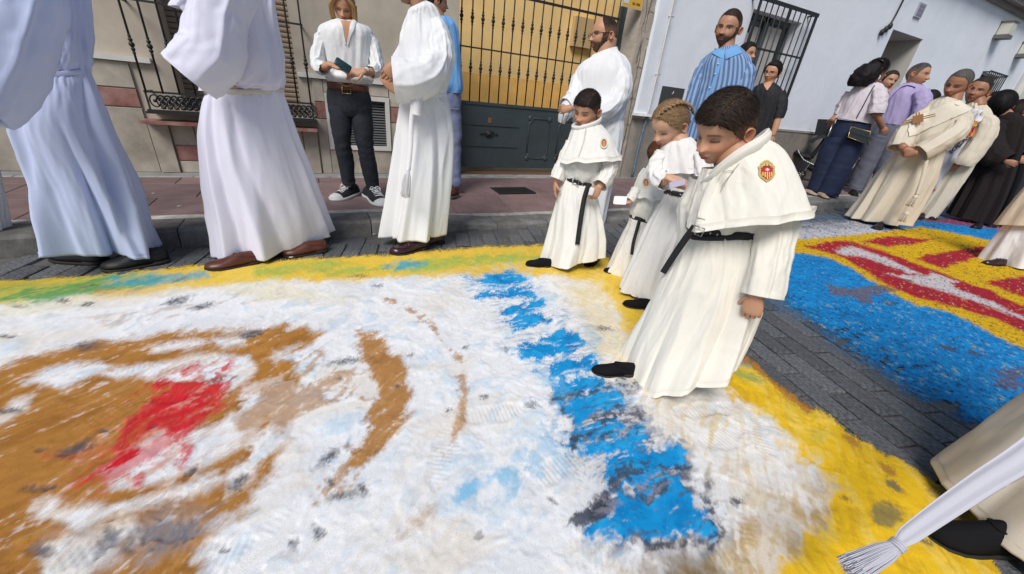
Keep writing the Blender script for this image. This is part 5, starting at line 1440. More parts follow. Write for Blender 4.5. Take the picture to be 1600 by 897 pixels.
def ribbon(s, L, w, m, name='belt_strap', th=.004, wob=0):
    """hanging strip: L [(px,py,d)], width metres"""
    P = s.pxs(L); T = np.linspace(0, len(L) - 1, (len(L) - 1) * 8 + 1); P = crom(P, T)
    tg = np.gradient(P, axis=0); tg /= np.linalg.norm(tg, axis=1)[:, None]
    vd = nrm(P.mean(0) - C0); rows = []
    for p, t, q in zip(P, tg, T):
        sd = nrm(np.cross(t, vd)); sd = nrm(sd + .25 * math.sin(q * 2.3) * vd)
        n = np.cross(sd, t)
        rows.append([p - sd * w / 2 - n * th / 2, p + sd * w / 2 - n * th / 2, p + sd * w / 2 + n * th / 2, p - sd * w / 2 + n * th / 2])
    g = Geo(); g.grid(rows, cap0=True, cap1=True); return g.build(name, m, s.root)
def tassel(s, x0, y0, x1, y1, d=0.0, n=40, r0=.008, r1=.022, m=M_LACE, parent=None):
    A, Bq = s.pt(x0, y0, d), s.pt(x1, y1, d); ax = Bq - A; f = nrm(ax); sd = nrm(np.cross(f, s.ed)); up = np.cross(f, sd)
    g = Geo(); g.ell(A, (r0 * 1.5,) * 3, 12, 8)
    rr = np.random.default_rng(3)
    for k in range(n):
        a = k * 2.399; q = math.sqrt((k + .5) / n)
        o = sd * math.cos(a) + up * math.sin(a); L = rr.uniform(.92, 1.05)
        g.tube([A + o * r0 * q, A + ax * .25 * L + o * r1 * q * .75, A + ax * .65 * L + o * r1 * q, A + ax * L + o * r1 * q * rr.uniform(.85, 1.25)], r0 * .24, n=4, sub=2)
    return g.build('tassel', m, parent or s.root)
def badge(s, cx, cy, w, h, kind='crest'):
    """embroidered badge lying on the cape; w,h in photo pixels"""
    c, n = s.hit(cx, cy, .004)
    t, _ = s.hit(cx, cy - h * .5, .004); b, _ = s.hit(cx, cy + h * .5, .004); l, _ = s.hit(cx - w * .5, cy, .004); r, _ = s.hit(cx + w * .5, cy, .004)
    up = (t - b) / 2; sd = (r - l) / 2; n = nrm(np.cross(sd, up)); n = n if n @ (c - C0) < 0 else -n
    def P(u, v, k): return c + sd * u + up * v + n * k
    gold, dk, rd, ye, wh = np.array([.62, .44, .17]), np.array([.18, .06, .03]), np.array([.50, .015, .03]), np.array([.85, .60, .10]), np.array([.8, .8, .8])
    def plate(pts, k, col, g):
        m = len(pts); rows = [[P(u, v, k - .0012) for u, v in pts], [P(u, v, k) for u, v in pts]]
        g.grid(rows, cap1=True, cap0=True, flat=True, col=np.broadcast_to(col, (2 * m, 3)))
    base = Geo()
    if kind == 'crest':
        out = [(-.55, .78), (-.72, .70), (-.70, .55), (-.98, .42), (-.90, .10), (-.98, -.30), (-.70, -.66), (-.30, -.85), (0, -1), (.30, -.85), (.70, -.66), (.98, -.30), (.90, .10), (.98, .42), (.70, .55), (.72, .70), (.45, .80), (.25, .97), (0, 1.02), (-.25, .97)]
    else: out = [(math.cos(a), math.sin(a)) for a in np.linspace(0, 2 * math.pi, 24, endpoint=False)]
    plate(out[::-1], .002, gold if kind == 'crest' else np.array([.75, .71, .60]), base)
    o = base.build('badge', M_VC, s.root)
    g = Geo()
    if kind == 'crest':
        sh = lambda f: [(u * f, v * f) for u, v in [(-.66, .30), (-.66, -.25), (-.50, -.52), (-.22, -.68), (0, -.80), (.22, -.68), (.50, -.52), (.66, -.25), (.66, .30)]]
        plate(sh(1.0), .0035, dk, g)
        plate([(-.58, .24), (-.58, -.12), (.58, -.12), (.58, .24)], .0050, rd, g)
        xs = np.linspace(-.56, .56, 10)
        for k in range(9):
            lo = -.45 - .32 * (1 - abs(xs[k] + .06) / .56)
            plate([(xs[k], -.14), (xs[k], lo), (xs[k + 1], lo), (xs[k + 1], -.14)], .0050, rd if k % 2 else ye, g)
        for pts in ([(-.16, .10), (-.16, .01), (.16, .01), (.16, .10)], [(-.06, .20), (-.06, -.09), (.06, -.09), (.06, .20)], [(-.20, .14), (-.20, -.03), (-.13, -.03), (-.13, .14)], [(.13, .14), (.13, -.03), (.20, -.03), (.20, .14)]): plate(pts, .0062, wh, g)
        for k in range(5):
            u = -.36 + .18 * k; plate([(u - .08, .52), (u - .05, .36), (u + .05, .36), (u + .08, .52), (u, .66)], .0045, np.array([.35, .2, .06]) if k % 2 else np.array([.75, .55, .2]), g)
        plate([(-.46, .40), (-.46, .33), (.46, .33), (.46, .40)], .0055, rd, g)
        for k in range(24):
            a = k / 24 * 2 * math.pi; u, v = math.cos(a) * .80, math.sin(a) * .82
            plate([(u - .045, v - .03), (u + .045, v - .03), (u + .045, v + .03), (u - .045, v + .03)], .0035, gold * .55, g)
    else:
        plate([(math.cos(a) * .72, math.sin(a) * .72) for a in np.linspace(0, 2 * math.pi, 16, endpoint=False)], .0035, np.array([.50, .30, .16]), g)
        for k in range(5): plate([(-.4 + k * .17, -.5), (-.3 + k * .17, -.5), (-.3 + k * .17, -.02), (-.4 + k * .17, -.02)], .0048, rd if k % 2 == 0 else ye, g)
        plate([(-.4, .02), (.4, .02), (.4, .30), (-.4, .30)], .0048, rd * .8, g)
        plate([(-.12, .05), (.12, .05), (.12, .27), (-.12, .27)], .0058, wh, g)
        plate([(-.35, .36), (.35, .36), (.25, .62), (0, .5), (-.25, .62)], .0048, dk * 1.5, g)
    g.build('emblem', M_VC, o, smooth=False)
    return o

# ---------------------------------------------------------------- A: server at the far left
s = Fig(185, 410, "person in shade-tinted white alb walking left at the left edge, black shoes, big hanging sleeve")
u = s.up
def hd(s, hgt, lat=0, d=0): return s.up(hgt, lat, d)
bl = s.ring(52, 118, 139, 110, .62)
s.cloth('robe', M_ALB_SHADE, [s.ring(54, 116, 138, 109, .60), s.ring(44, 135, 148, 130, .62), s.ring(22, 190, 172, 190, .66), s.ring(42, 255, 204, 262, .66), s.ring(66, 320, 228, 325, .66), s.ring(94, 392, 248, 390, .64)],
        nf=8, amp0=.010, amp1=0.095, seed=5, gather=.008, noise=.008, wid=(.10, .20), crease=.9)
s.cloth('robe_top', M_ALB_SHADE, [s.ring(*u(1.40, -.10), *u(1.40, .08), .8), s.ring(*u(1.36, -.20), *u(1.36, .16), .62), s.ring(28, -40, 128, -45, .62), s.ring(36, 10, 136, 0, .64), s.ring(38, 60, 141, 55, .66), s.ring(45, 100, 142, 95, .66), s.ring(52, 119, 139, 111, .62)],
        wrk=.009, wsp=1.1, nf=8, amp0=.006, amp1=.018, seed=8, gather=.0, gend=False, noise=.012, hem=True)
beltband(s, s.ring(53, 118, 139, 110, .62), .022, M_ALB_SHADE, .006)
s.sleeve('sleeve', M_ALB_SHADE, [(*u(1.36, -.02, -.12), -.14, 26), (40, -40, -.22, 36), (28, 30, -.28, 44), (8, 95, -.32, 48), (-22, 148, -.34, 46), (-42, 172, -.36, 42)], wr=.022, wsc=7, n=80, rows=50)
core(s, *u(1.4), *u(.3), 26)
B_, C_ = head(s, *u(1.60, -.04), .235, -75, 10, hair=(.05, .03, .02), neck=u(1.36), strands=300)
s.hand(s.pt(-60, 185, -.38), s.pt(-80, 190, -.38) - s.pt(-60, 185, -.38), -s.ed, .18, .5, 1)
s.finish(); endhair(s)
shoe(s, (266, 405), (158, 421), wid=.55, hgt=.085, m=M_BLACK); shoe(s, (165, 410), (84, 400), wid=.52, m=M_BLACK)

# ---------------------------------------------------------------- B: second server
s = Fig(415, 397, "person in white alb seen from behind in mid stride, reddish brown moccasins, cream waist cord"); u = s.up
s.cloth('robe', M_ALB_SKYTINT, [s.ring(321, 142, 441, 140, .60), s.ring(315, 165, 447, 160, .62), s.ring(312, 215, 462, 210, .62), s.ring(320, 290, 488, 280, .60, 0, 0, .05), s.ring(331, 350, 505, 330, .58, 0, 0, .10), s.ring(339, 402, 514, 362, .56, 0, 0, .14)],
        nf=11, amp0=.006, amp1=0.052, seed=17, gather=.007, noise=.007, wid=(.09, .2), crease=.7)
s.cloth('robe_top', M_ALB_SKYTINT, [s.ring(*u(1.42, -.08), *u(1.42, .08), .8), s.ring(*u(1.37, -.19), *u(1.37, .19), .6), s.ring(300, -20, 424, -25, .60), s.ring(306, 40, 432, 35, .62), s.ring(312, 95, 444, 90, .66), s.ring(316, 122, 445, 126, .68), s.ring(320, 134, 443, 136, .64), s.ring(323, 141, 439, 140, .60)],
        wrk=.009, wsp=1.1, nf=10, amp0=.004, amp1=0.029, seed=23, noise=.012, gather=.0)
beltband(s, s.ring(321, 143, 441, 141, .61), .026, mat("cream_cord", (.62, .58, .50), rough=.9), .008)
s.sleeve('sleeve', M_ALB_SKYTINT, [(*u(1.37, -.10, -.08), -.10, 22), (345, -20, -.20, 36), (340, 30, -.26, 38), (332, 80, -.30, 42), (312, 104, -.32, 41), (296, 120, -.32, 40)], wr=.02, wsc=8, n=80, rows=50)
core(s, *u(1.4), *u(.3), 24)
head(s, *u(1.60), .235, -120, 5, hair=(.04, .03, .02), neck=u(1.38), strands=300)
s.hand(s.pt(312, 118, -.30), s.pt(292, 124, -.30) - s.pt(275, 122, -.30), -s.ed, .18, .5, 1)
tr = Geo(); P, r1, r2 = s.limb([(492, 330, .2, 16), (490, 365, .2, 15), (489, 388, .18, 17)]); tr.tube(P, r1, n=16); tr.build('trouser_leg', M_KHAKI, s.root)
s.finish(); endhair(s)
shoe(s, (412, 406), (320, 420), wid=.52, hgt=.07, m=M_BROWN, style='moc'); shoe(s, (512, 390), (440, 399), wid=.5, hgt=.075, m=M_BROWN, style='moc')

# ---------------------------------------------------------------- C: third server with clasped hands
s = Fig(652, 383, "person in white alb with hands clasped in wide sleeves, tasselled cord and dark oxblood loafers"); u = s.up
s.cloth('robe', M_ALB, [s.ring(628, 147, 696, 144, .62), s.ring(624, 175, 702, 172, .66), s.ring(620, 225, 706, 222, .70), s.ring(612, 290, 702, 288, .72), s.ring(600, 368, 692, 364, .72)],
        nf=10, amp0=.008, amp1=0.052, seed=31, gather=.006, noise=.006, wid=(.12, .22), crease=.9)
s.cloth('robe_top', M_ALB, [s.ring(638, 15, 668, 2, .85), s.ring(636, 20, 680, 10, .8), s.ring(632, 34, 690, 28, .7), s.ring(626, 60, 704, 55, .68), s.ring(624, 95, 708, 90, .68), s.ring(626, 125, 703, 122, .68), s.ring(628, 148, 696, 145, .64)],
        wrk=.009, wsp=1.1, nf=9, amp0=.002, amp1=.014, seed=37, noise=.009, rows=70)
beltband(s, s.ring(628, 150, 696, 147, .64), .03, M_ALB, .006)
s.sleeve('sleeve', M_ALB, [(682, 34, -.04, 9), (689, 62, -.09, 15), (688, 92, -.14, 19), (673, 115, -.20, 26), (646, 125, -.22, 31), (616, 125, -.22, 32)], wr=.013, wsc=10, n=80, rows=56)
s.sleeve('sleeve', M_ALB, [(640, 60, .10, 12), (632, 100, .10, 18), (628, 125, .06, 20), (640, 160, .0, 12), (642, 178, .0, 4)], wr=.01, wsc=10, cuff=False)
col = SKIN['olive']
s.arm([(670, 118, -.20, 10), (640, 116, -.20, 8), (622, 112, -.20, 6.5)], col)
v = lambda a, b, d0=0, d1=0: s.pt(*b, d1) - s.pt(*a, d0)
s.hand(s.pt(620, 100, -.20), v((620, 98), (602, 118)), -s.ed, .17, .75, -1, col, thumbin=.9)
s.hand(s.pt(620, 142, -.18), v((620, 144), (602, 122)), -s.ed, .17, .75, 1, col, thumbin=.9)
rb = ribbon(s, [(647, 150, -.26), (643, 190, -.27), (641, 230, -.29), (638, 266, -.31)], .030, M_LACE, 'cord', .010)
ribbon(s, [(654, 150, -.26), (652, 166, -.27), (650, 180, -.27)], .05, M_LACE, 'cord', .014)
tassel(s, 637, 266, 633, 307, -.32, r0=.010, r1=.030)
core(s, 655, 10, 655, 300, 16)
head(s, 638, -24, 62, -78, 14, hair=(.04, .03, .02), neck=(654, 12), strands=300, beard=.4)
s.finish(); endhair(s)
shoe(s, (668, 384), (610, 396), wid=.58, hgt=.085, m=M_OXB, style='loafer'); shoe(s, (694, 377), (655, 383), wid=.5, hgt=.08, m=M_OXB, style='loafer')
tr = Geo(); P, r1, r2 = s.limb([(655, 345, 0, 11), (656, 370, 0, 10)]); tr.tube(P, r1, n=16); P, r1, r2 = s.limb([(686, 340, .1, 10), (687, 368, .1, 9)]); tr.tube(P, r1, n=16); tr.build('trouser_legs', mat("brown_trousers", (.16, .09, .045), rough=.9), s.root)

# ---------------------------------------------------------------- woman with phone
def trousers(s, m, hip, L, Rr, name='trousers', seed=1, sleeves=None):
    """hip ring list, two leg paths (px,py,d,rad)"""
    g = Geo()
    Q = crom(np.array(hip), np.linspace(0, len(hip) - 1, 16)); ph = np.linspace(0, 2 * math.pi, 40, endpoint=False)
    X = Q[:, None, 0:3] + Q[:, None, 3:6] * np.cos(ph)[None, :, None] + Q[:, None, 6:9] * np.sin(ph)[None, :, None]
    X = X + .004 * fbm(X[..., 0] * 14, X[..., 1] * 14, X[..., 2] * 22, seed, 3)[..., None] * nrm(s.ed)
    g.grid(X, cap1=True)
    for k, LL in enumerate((L, Rr)):
        P, r1, r2 = s.limb(LL)
        Qq = crom(np.column_stack([P, r1, r2]), np.linspace(0, len(LL) - 1, 44))
        t = np.linspace(0, 1, 44)[:, None]; a = np.linspace(0, 2 * math.pi, 28, endpoint=False)[None, :]
        b = s.ed; c = s.er
        knee = np.exp(-((t - .5) / .10) ** 2) + np.exp(-((t - .95) / .08) ** 2) + .8 * np.exp(-((t - .05) / .1) ** 2)
        W = .007 * fbm(t * 26 + np.sin(a) * .8, np.cos(a) * 1.2 + k * 9, np.sin(a), seed + k, 3) * (.35 + knee)
        X = Qq[:, None, :3] + c * ((Qq[:, 3:4] + W) * np.cos(a))[..., None] + b * ((Qq[:, 4:5] + W) * np.sin(a))[..., None]
        g.grid(X, cap1=True)
    o = g.build(name, m, s.root); s.surf.append(g.arrays()); return o
s = Fig(562, 308, "woman in white blouse and black jeans looking at her phone on the pavement, canvas sneakers", z=.12); u = s.up
trousers(s, M_JEAN, [s.ring(512, 131, 575, 139, .62), s.ring(510, 150, 580, 155, .62), s.ring(513, 168, 582, 172, .62), s.ring(520, 180, 580, 184, .55)],
         [(530, 160, 0, 16.5), (533, 195, -.02, 15.5), (536, 228, -.03, 12), (541, 255, 0, 12), (545, 288, 0, 8.5)], [(562, 165, 0, 17), (567, 198, -.03, 15.5), (571, 232, -.04, 12), (577, 262, -.02, 12), (584, 302, 0, 9)], seed=4)
beltband(s, s.ring(512, 132, 575, 140, .64), .055, mat("brown_belt", (.12, .035, .02), rough=.5), .006)
g = Geo(); c, n = s.hit(541, 141, .006); 
hb = [s.hit(535, 134, .008)[0], s.hit(548, 135, .008)[0], s.hit(548, 147, .008)[0], s.hit(535, 146, .008)[0]]; g.tube(hb + [hb[0]], .004, n=6, sub=1); g.build('buckle', M_GOLD, s.root)
def blouse(X, t, ph, nn): return X
s.cloth('blouse', M_BLOUSE, [s.ring(519, 31, 559, 34, .75), s.ring(503, 39, 577, 44, .60), s.ring(498, 52, 583, 57, .60), s.ring(505, 80, 581, 84, .60), s.ring(510, 108, 578, 112, .62), s.ring(506, 118, 581, 124, .66), s.ring(512, 127, 578, 132, .62)],
        nf=9, amp0=.002, amp1=.016, seed=41, noise=.008, gend=True, gather=.003)
s.sleeve('sleeve', M_BLOUSE, [(509, 46, 0, 7), (502, 62, 0, 9), (497, 86, -.04, 10), (497, 102, -.10, 10), (507, 108, -.18, 9)], wr=.010, wsc=16)
s.sleeve('sleeve', M_BLOUSE, [(572, 51, 0, 7), (581, 66, 0, 9), (588, 92, -.04, 10), (588, 108, -.10, 10), (579, 113, -.18, 9)], wr=.010, wsc=16)
col = SKIN['tan']
s.arm([(500, 104, -.10, 6), (508, 104, -.18, 6), (517, 101, -.24, 5)], col); s.arm([(586, 110, -.12, 6), (577, 113, -.20, 6), (566, 111, -.26, 5)], col)
s.hand(s.pt(517, 101, -.24), v((517, 101), (540, 108)), -s.ed * .4 - _z * -.9, .17, .5, 1, col, thumbin=-.2)
s.hand(s.pt(568, 112, -.26), v((568, 112), (545, 115)), -s.ed * .7 + _z * .7, .17, .55, -1, col, thumbin=.2)
# open neckline
nk = Geo(); A = [(526, 33), (541, 70)]; 
s.drape('neck_skin', M_SKIN, [(530, 25), (535, 45), (540, 66)], [(552, 26), (547, 45), (541.5, 66)], rows=14, cols=6, off=.004, thick=.002, colf=lambda a, b: SKIN['tan'])
s.drape('collar', M_BLOUSE, [(523, 30), (530, 45), (539, 70)], [(531, 26), (536, 44), (541, 68)], rows=14, cols=4, off=.008, thick=.004)
s.drape('collar', M_BLOUSE, [(559, 31), (552, 47), (543, 72)], [(551, 27), (546, 45), (541.5, 68)], rows=14, cols=4, off=.008, thick=.004)
core(s, 539, 40, 545, 165, 14)
head(s, 537, 9, .225, -8, 30, 4, skin='tan', hair=(.42, .24, .10), hl=HL_LONG, neck=(540, 38), thick=.05, strands=900, slen=.2, comb='back', nu=112, nv=90, lips=(.42, .14, .12), neckr=.24)
for sx in (1, -1):
    P_ = [hp(s, sx * .10, .30, .42), hp(s, sx * .34, .30, .15), hp(s, sx * .37, .27, -.15), hp(s, sx * .33, .24, -.48), hp(s, sx * .30, .22, -.62 if sx < 0 else -.75)]
    for k in range(9): 
        o_ = np.array([math.cos(k * 2.4), math.sin(k * 2.4), 0]) * .006
        s.hairgeo.tube([p + o_ * (1 + .5 * j) for j, p in enumerate(P_)], [.010, .011, .009, .006, .002], n=6, sub=4, col=np.array([.45, .27, .12]) * (1.2 - .06 * k))
s.hairgeo.tube([hp(s, 0, -.42, .1), hp(s, 0, -.55, -.1), hp(s, 0, -.5, -.5), hp(s, 0, -.45, -.8)], [.03, .04, .03, .008], n=12, col=np.array([.4, .24, .1]))
s.finish(); endhair(s)
shoe(s, (558, 300), (519, 313), wid=.52, hgt=.085, m=M_CANVAS, style='sneaker'); shoe(s, (574, 303), (601, 322), wid=.52, hgt=.085, m=M_CANVAS, style='sneaker')
# phone, watch
def slab_obj(name, c, f, n, L, W, T, m, label, cat, parent=None):
    f = nrm(f); n = nrm(np.array(n) - f * (np.array(n) @ f)); sd = np.cross(f, n); rows = []
    for k, q in ((-T / 2, .96), (-T / 4, 1), (T / 4, 1), (T / 2, .96)):
        rr = []
        for a in np.linspace(0, 2 * math.pi, 24, endpoint=False):
            e = .25; uu = np.sign(math.cos(a)) * abs(math.cos(a)) ** e; vv = np.sign(math.sin(a)) * abs(math.sin(a)) ** e
            rr.append(c + f * L / 2 * uu * q + sd * W / 2 * vv * q + n * k)
        rows.append(rr)
    g = Geo(); g.grid(rows, cap0=True, cap1=True)
    o = g.build(name, m, parent, origin=None if parent is not None else np.array(c))
    if label: tag(o, label, cat)
    return o
pc = s.pt(536, 102, -.33)
ph_ = slab_obj('phone', pc, v((531, 97), (543, 105)), -s.ed * .9 + _z * .5, .12, .062, .010, mat("teal_phone_case", (.015, .05, .06), rough=.4), "dark teal phone held in the woman's hands at her waist", 'phone')
g = Geo(); wc = s.pt(573, 109, -.22); g.ell(wc + np.array([0, 0, .0]) - s.ed * .028, (.019, .007, .019), 14, 8); g.build('watch', mat("watch_face", (.7, .7, .66), rough=.3), s.root)
g = Geo(); P_ = [s.pt(574, 109, -.20) + (s.ed * math.cos(a) * .028 + _z * math.sin(a) * .030) for a in np.linspace(0, 2 * math.pi, 16)]; g.tube(P_, .007, n=5, sub=1, rad2=.004); g.build('watch_strap', M_BROWN, s.root)

# ---------------------------------------------------------------- man in the blue shirt behind C
s = Fig(706, 300, "man in light blue shirt and grey-blue jeans mostly hidden behind the tasselled white alb", z=.12); u = s.up
trousers(s, M_GREYJ, [s.ring(670, 142, 721, 145, .6), s.ring(668, 165, 720, 168, .6), s.ring(672, 182, 716, 184, .55)], [(684, 165, 0, 16), (688, 200, 0, 13), (690, 240, 0, 12), (694, 285, 0, 10)], [(705, 168, 0, 14.5), (709, 200, 0, 12.5), (710, 245, 0, 10), (711, 290, 0, 9.5)], seed=9)
s.cloth('shirt', M_BLUESH, [s.ring(676, 26, 700, 26, .8), s.ring(662, 36, 712, 38, .6), s.ring(662, 60, 717, 62, .6), s.ring(666, 100, 720, 105, .62), s.ring(666, 128, 723, 135, .64), s.ring(668, 141, 721, 146, .6)], nf=8, amp0=.003, amp1=.016, seed=3, noise=.008)
core(s, 688, 30, 695, 160, 14)
head(s, 684, 2, 42, 100, 10, hair=(.02, .015, .012), neck=(688, 30), strands=400)
s.finish(); endhair(s); shoe(s, (716, 303), (702, 306), wid=.5, hgt=.08, m=M_BROWN); shoe(s, (700, 300), (684, 303), wid=.5, hgt=.08, m=M_BROWN)

# ---------------------------------------------------------------- E bearded man with glasses and rosary
s = Fig(928, 347, "bearded balding man with dark glasses in a white alb, holding a rosary by the gate"); u = s.up
s.cloth('robe', M_ALB, [s.ring(897, 190, 974, 188, .60), s.ring(892, 210, 974, 206, .62), s.ring(888, 260, 966, 258, .60), s.ring(888, 300, 954, 300, .60), s.ring(890, 352, 943, 350, .60)], nf=9, amp0=.006, amp1=.03, seed=51, gather=.004)
s.cloth('robe_top', M_ALB, [s.ring(927, 86, 962, 74, .85), s.ring(923, 90, 967, 82, .8), s.ring(910, 99, 978, 90, .64), s.ring(898, 118, 986, 110, .62), s.ring(896, 150, 983, 146, .64), s.ring(897, 175, 978, 174, .64), s.ring(898, 192, 973, 190, .60)], wrk=.009, wsp=1.1, nf=8, amp0=.002, amp1=.014, seed=57, noise=.010)
s.sleeve('sleeve', M_ALB, [(966, 100, -.03, 10), (972, 122, -.08, 13), (968, 150, -.12, 15), (952, 168, -.17, 16), (928, 177, -.22, 16)], wr=.012, wsc=10)
s.sleeve('sleeve', M_ALB, [(916, 106, .02, 9), (905, 125, -.02, 11), (899, 148, -.08, 13), (896, 160, -.14, 16), (885, 168, -.2, 15)], wr=.012, wsc=10)
s.sleeve('sleeve', M_ALB, [(896, 160, -.16, 14), (884, 176, -.20, 11), (877, 192, -.2, 5)], wr=.006, cuff=False)
col = SKIN['olive']
s.hand(s.pt(893, 168, -.25), v((893, 168), (880, 170)), -s.ed + _z * .4, .18, .9, 1, col, thumbin=.8)
s.hand(s.pt(890, 160, -.22), v((890, 160), (884, 172)), -s.ed, .16, .9, -1, col)
core(s, 942, 90, 938, 260, 14)
head(s, 944, 55, 58, -62, 8, -2, skin='tan', hair=(.035, .022, .016), hl=HL_BALD, beard=1.0, beardcol=(.03, .018, .012), eyes='open', neck=(946, 86), strands=900, slen=.06, thick=.012, sides=1.0, nu=120, nv=96, neckr=.33)
s.finish(); endhair(s); glasses(s)
g = Geo()
for side in (0, 1):
    L_ = [(881, 178), (878, 190), (876, 202), (878, 212)] if side == 0 else [(890, 176), (885, 188), (881, 200), (878, 212)]
    Pq = crom(s.pxs([(a, b, -.30) for a, b in L_]), np.linspace(0, 3, 24))
    for p in Pq: g.ell(p, (.0045,) * 3, 6, 4)
cp = s.pt(877, 216, -.30); 
for p in crom(s.pxs([(878, 212, -.30), (875, 224, -.30), (871, 240, -.30)]), np.linspace(0, 2, 12)): g.ell(p, (.004,) * 3, 6, 4)
c = s.pt(870, 246, -.30); g.box(c - [.005, .003, .025], c + [.005, .003, .02]); g.box(c - [.016, .0035, -.002], c + [.016, .0035, .008])
rz = g.build('rosary', M_GLASSB, None, origin=np.array(s.pt(878, 190, -.3))); tag(rz, "black bead rosary hanging from the bearded man's hands", 'rosary')

# F head behind him
s = Fig(975, 262, "dark haired person mostly hidden behind the bearded man by the pilaster", z=.12); u = s.up
s.cloth('shirt', M_BLKSH, [s.ring(966, 92, 982, 92, .8), s.ring(958, 102, 990, 104, .6), s.ring(955, 140, 988, 142, .6), s.ring(955, 185, 984, 186, .6)], nf=6, amp0=.002, amp1=.012, seed=3)
trousers(s, M_NAVY, [s.ring(955, 182, 984, 184, .6), s.ring(956, 195, 983, 196, .55)], [(962, 190, 0, 8), (964, 225, 0, 6), (966, 258, 0, 5)], [(977, 190, 0, 8), (976, 225, 0, 6), (974, 258, 0, 5)])
core(s, 973, 92, 970, 180, 8)
head(s, 972, 76, 34, 40, 15, hair=(.012, .010, .010), neck=(974, 94), strands=500, nu=64, nv=50)
s.finish(); endhair(s); shoe(s, (970, 260), (962, 264), wid=.5, ln=.26); shoe(s, (980, 260), (976, 265), wid=.5, ln=.26)

# ---------------------------------------------------------------- habit helper for the children
def habit_strap(s, L, w=.032): return ribbon(s, L, w, M_BLKFAB, 'belt_strap', .005)
# boy 1
s = Fig(886, 415, "small dark haired boy in cream habit and cape, standing before the bearded man", cat='child'); u = s.up
BM = M_WCREAM
bl = s.ring(884, 276, 929, 290, .62)
s.cloth('robe', BM, [bl, s.ring(876, 292, 931, 304, .66), s.ring(868, 325, 938, 330, .68), s.ring(858, 370, 944, 372, .68), s.ring(845, 410, 942, 400, .62)], nf=9, amp0=.008, amp1=0.038, seed=61, gather=.006, wid=(.12, .24), crease=.8, noise=.006)
s.cloth('robe_top', BM, [s.ring(893, 215, 940, 218, .6), s.ring(885, 240, 944, 246, .62), s.ring(880, 262, 940, 274, .66), s.ring(884, 277, 929, 291, .62)], nf=8, amp0=.003, amp1=.012, seed=63, noise=.006)
s.sleeve('sleeve', BM, [(893, 222, 0, 9), (884, 245, -.02, 10), (877, 262, -.03, 10.5), (870, 280, -.05, 11)], wr=.008, wsc=16)
s.sleeve('sleeve', BM, [(948, 225, -.02, 10), (953, 250, -.04, 11.5), (950, 272, -.08, 12), (938, 290, -.14, 12)], wr=.010, wsc=16)
s.cloth('cape', BM, [s.ring(898, 196, 934, 190, .75), s.ring(893, 204, 944, 200, .72), s.ring(887, 220, 956, 216, .68, -.01), s.ring(879, 238, 964, 236, .68, -.02), s.ring(873, 250, 970, 252, .70, -.03)], wrk=.003, nf=7, amp0=.002, amp1=.016, seed=65, noise=.004, wid=(.15, .30), hemwave=.02)
s.surf.reverse()
# hood roll
g = Geo(); rr = s.ring(896, 196, 938, 190, .8); ph = np.linspace(0, 2 * math.pi, 33)
g.tube([rr[:3] + rr[3:6] * math.cos(p) * 1.0 + rr[6:9] * math.sin(p) + _z * (.018 * math.sin(p) + .012 * math.cos(p)) for p in ph],     .008, n=10, sub=2, rad2=.018); g.build('hood', BM, s.root)
s.drape('seam', mat("seam_shadow_cloth", (.60, .57, .50), rough=.9), [(915, 200), (911, 222), (903, 245)], [(917, 200), (913, 222), (905, 245)], rows=14, cols=3, off=.003, thick=.002)
beltband(s, bl, .030, M_BLKFAB, .008)
habit_strap(s, [(921, 286, -.13), (913, 310, -.14), (907, 345, -.16), (902, 382, -.17)])
g = Geo(); hb = [s.hit(a, b, .012)[0] for a, b in ((897, 277), (905, 279), (904, 289), (896, 287))]; g.tube(hb + [hb[0]], .003, n=5, sub=1); g.build('buckle', M_SILV, s.root)
col = SKIN['tan']
s.arm([(872, 270, -.03, 6), (868, 284, -.05, 5)], col); s.hand(s.pt(868, 284, -.05), v((868, 284), (866, 302)), s.er * -1 - s.ed * .3, .125, .35, -1, col)
s.arm([(944, 282, -.11, 6), (936, 293, -.14, 5)], col); s.hand(s.pt(936, 293, -.15), v((936, 293), (926, 308)), -s.ed, .13, .75, 1, col)
core(s, 915, 205, 905, 350, 10)
head(s, 917, 171, 60, -28, 24, 6, skin='tan', hair=(.022, .016, .013), hl=HL_KID, kid=True, neck=(916, 200), thick=.05, sides=.35, strands=2600, slen=.10, part=(-.16, -.2), comb='side', nu=128, nv=104, lips=(.42, .13, .12), neckr=.27)
s.finish(); endhair(s); badge(s, 943, 224, 12, 17, 'oval')
shoe(s, (852, 416), (830, 414), wid=.62, hgt=.06, m=M_BSHOE, ln=.19); shoe(s, (938, 405), (912, 418), wid=.6, hgt=.07, m=M_BSHOE, lift=.055, ln=.20)
cd_ = slab_obj('card', s.pt(924, 299, -.19), v((924, 296), (922, 303)), -s.ed, .05, .03, .002, M_PAPER, "tiny white card in the small boy's left hand", 'card')

# small child behind the girl
s = Fig(972, 427, "smallest child in a cream habit, hidden behind the girl, holding out a white card", cat='child'); u = s.up
bl = s.ring(986, 336, 1030, 346, .65)
s.cloth('robe', BM, [bl, s.ring(980, 352, 1030, 360, .7), s.ring(968, 380, 1026, 385, .7), s.ring(956, 408, 1022, 410, .66), s.ring(947, 424, 1018, 428, .62)], nf=8, amp0=.006, amp1=0.032, seed=71, gather=.005, crease=.8)
s.cloth('robe_top', BM, [s.ring(998, 290, 1035, 295, .6), s.ring(990, 310, 1035, 318, .66), s.ring(984, 325, 1032, 332, .7), s.ring(986, 337, 1030, 347, .65)], nf=8, amp0=.003, amp1=.012, seed=73)
s.cloth('cape', BM, [s.ring(1006, 262, 1030, 262, .8), s.ring(998, 272, 1038, 272, .7), s.ring(988, 296, 1042, 300, .7), s.ring(984, 300, 1046, 316, .72)], wrk=.003, nf=6, amp0=.002, amp1=.012, seed=75, noise=.004, hemwave=.02)
s.surf.reverse()
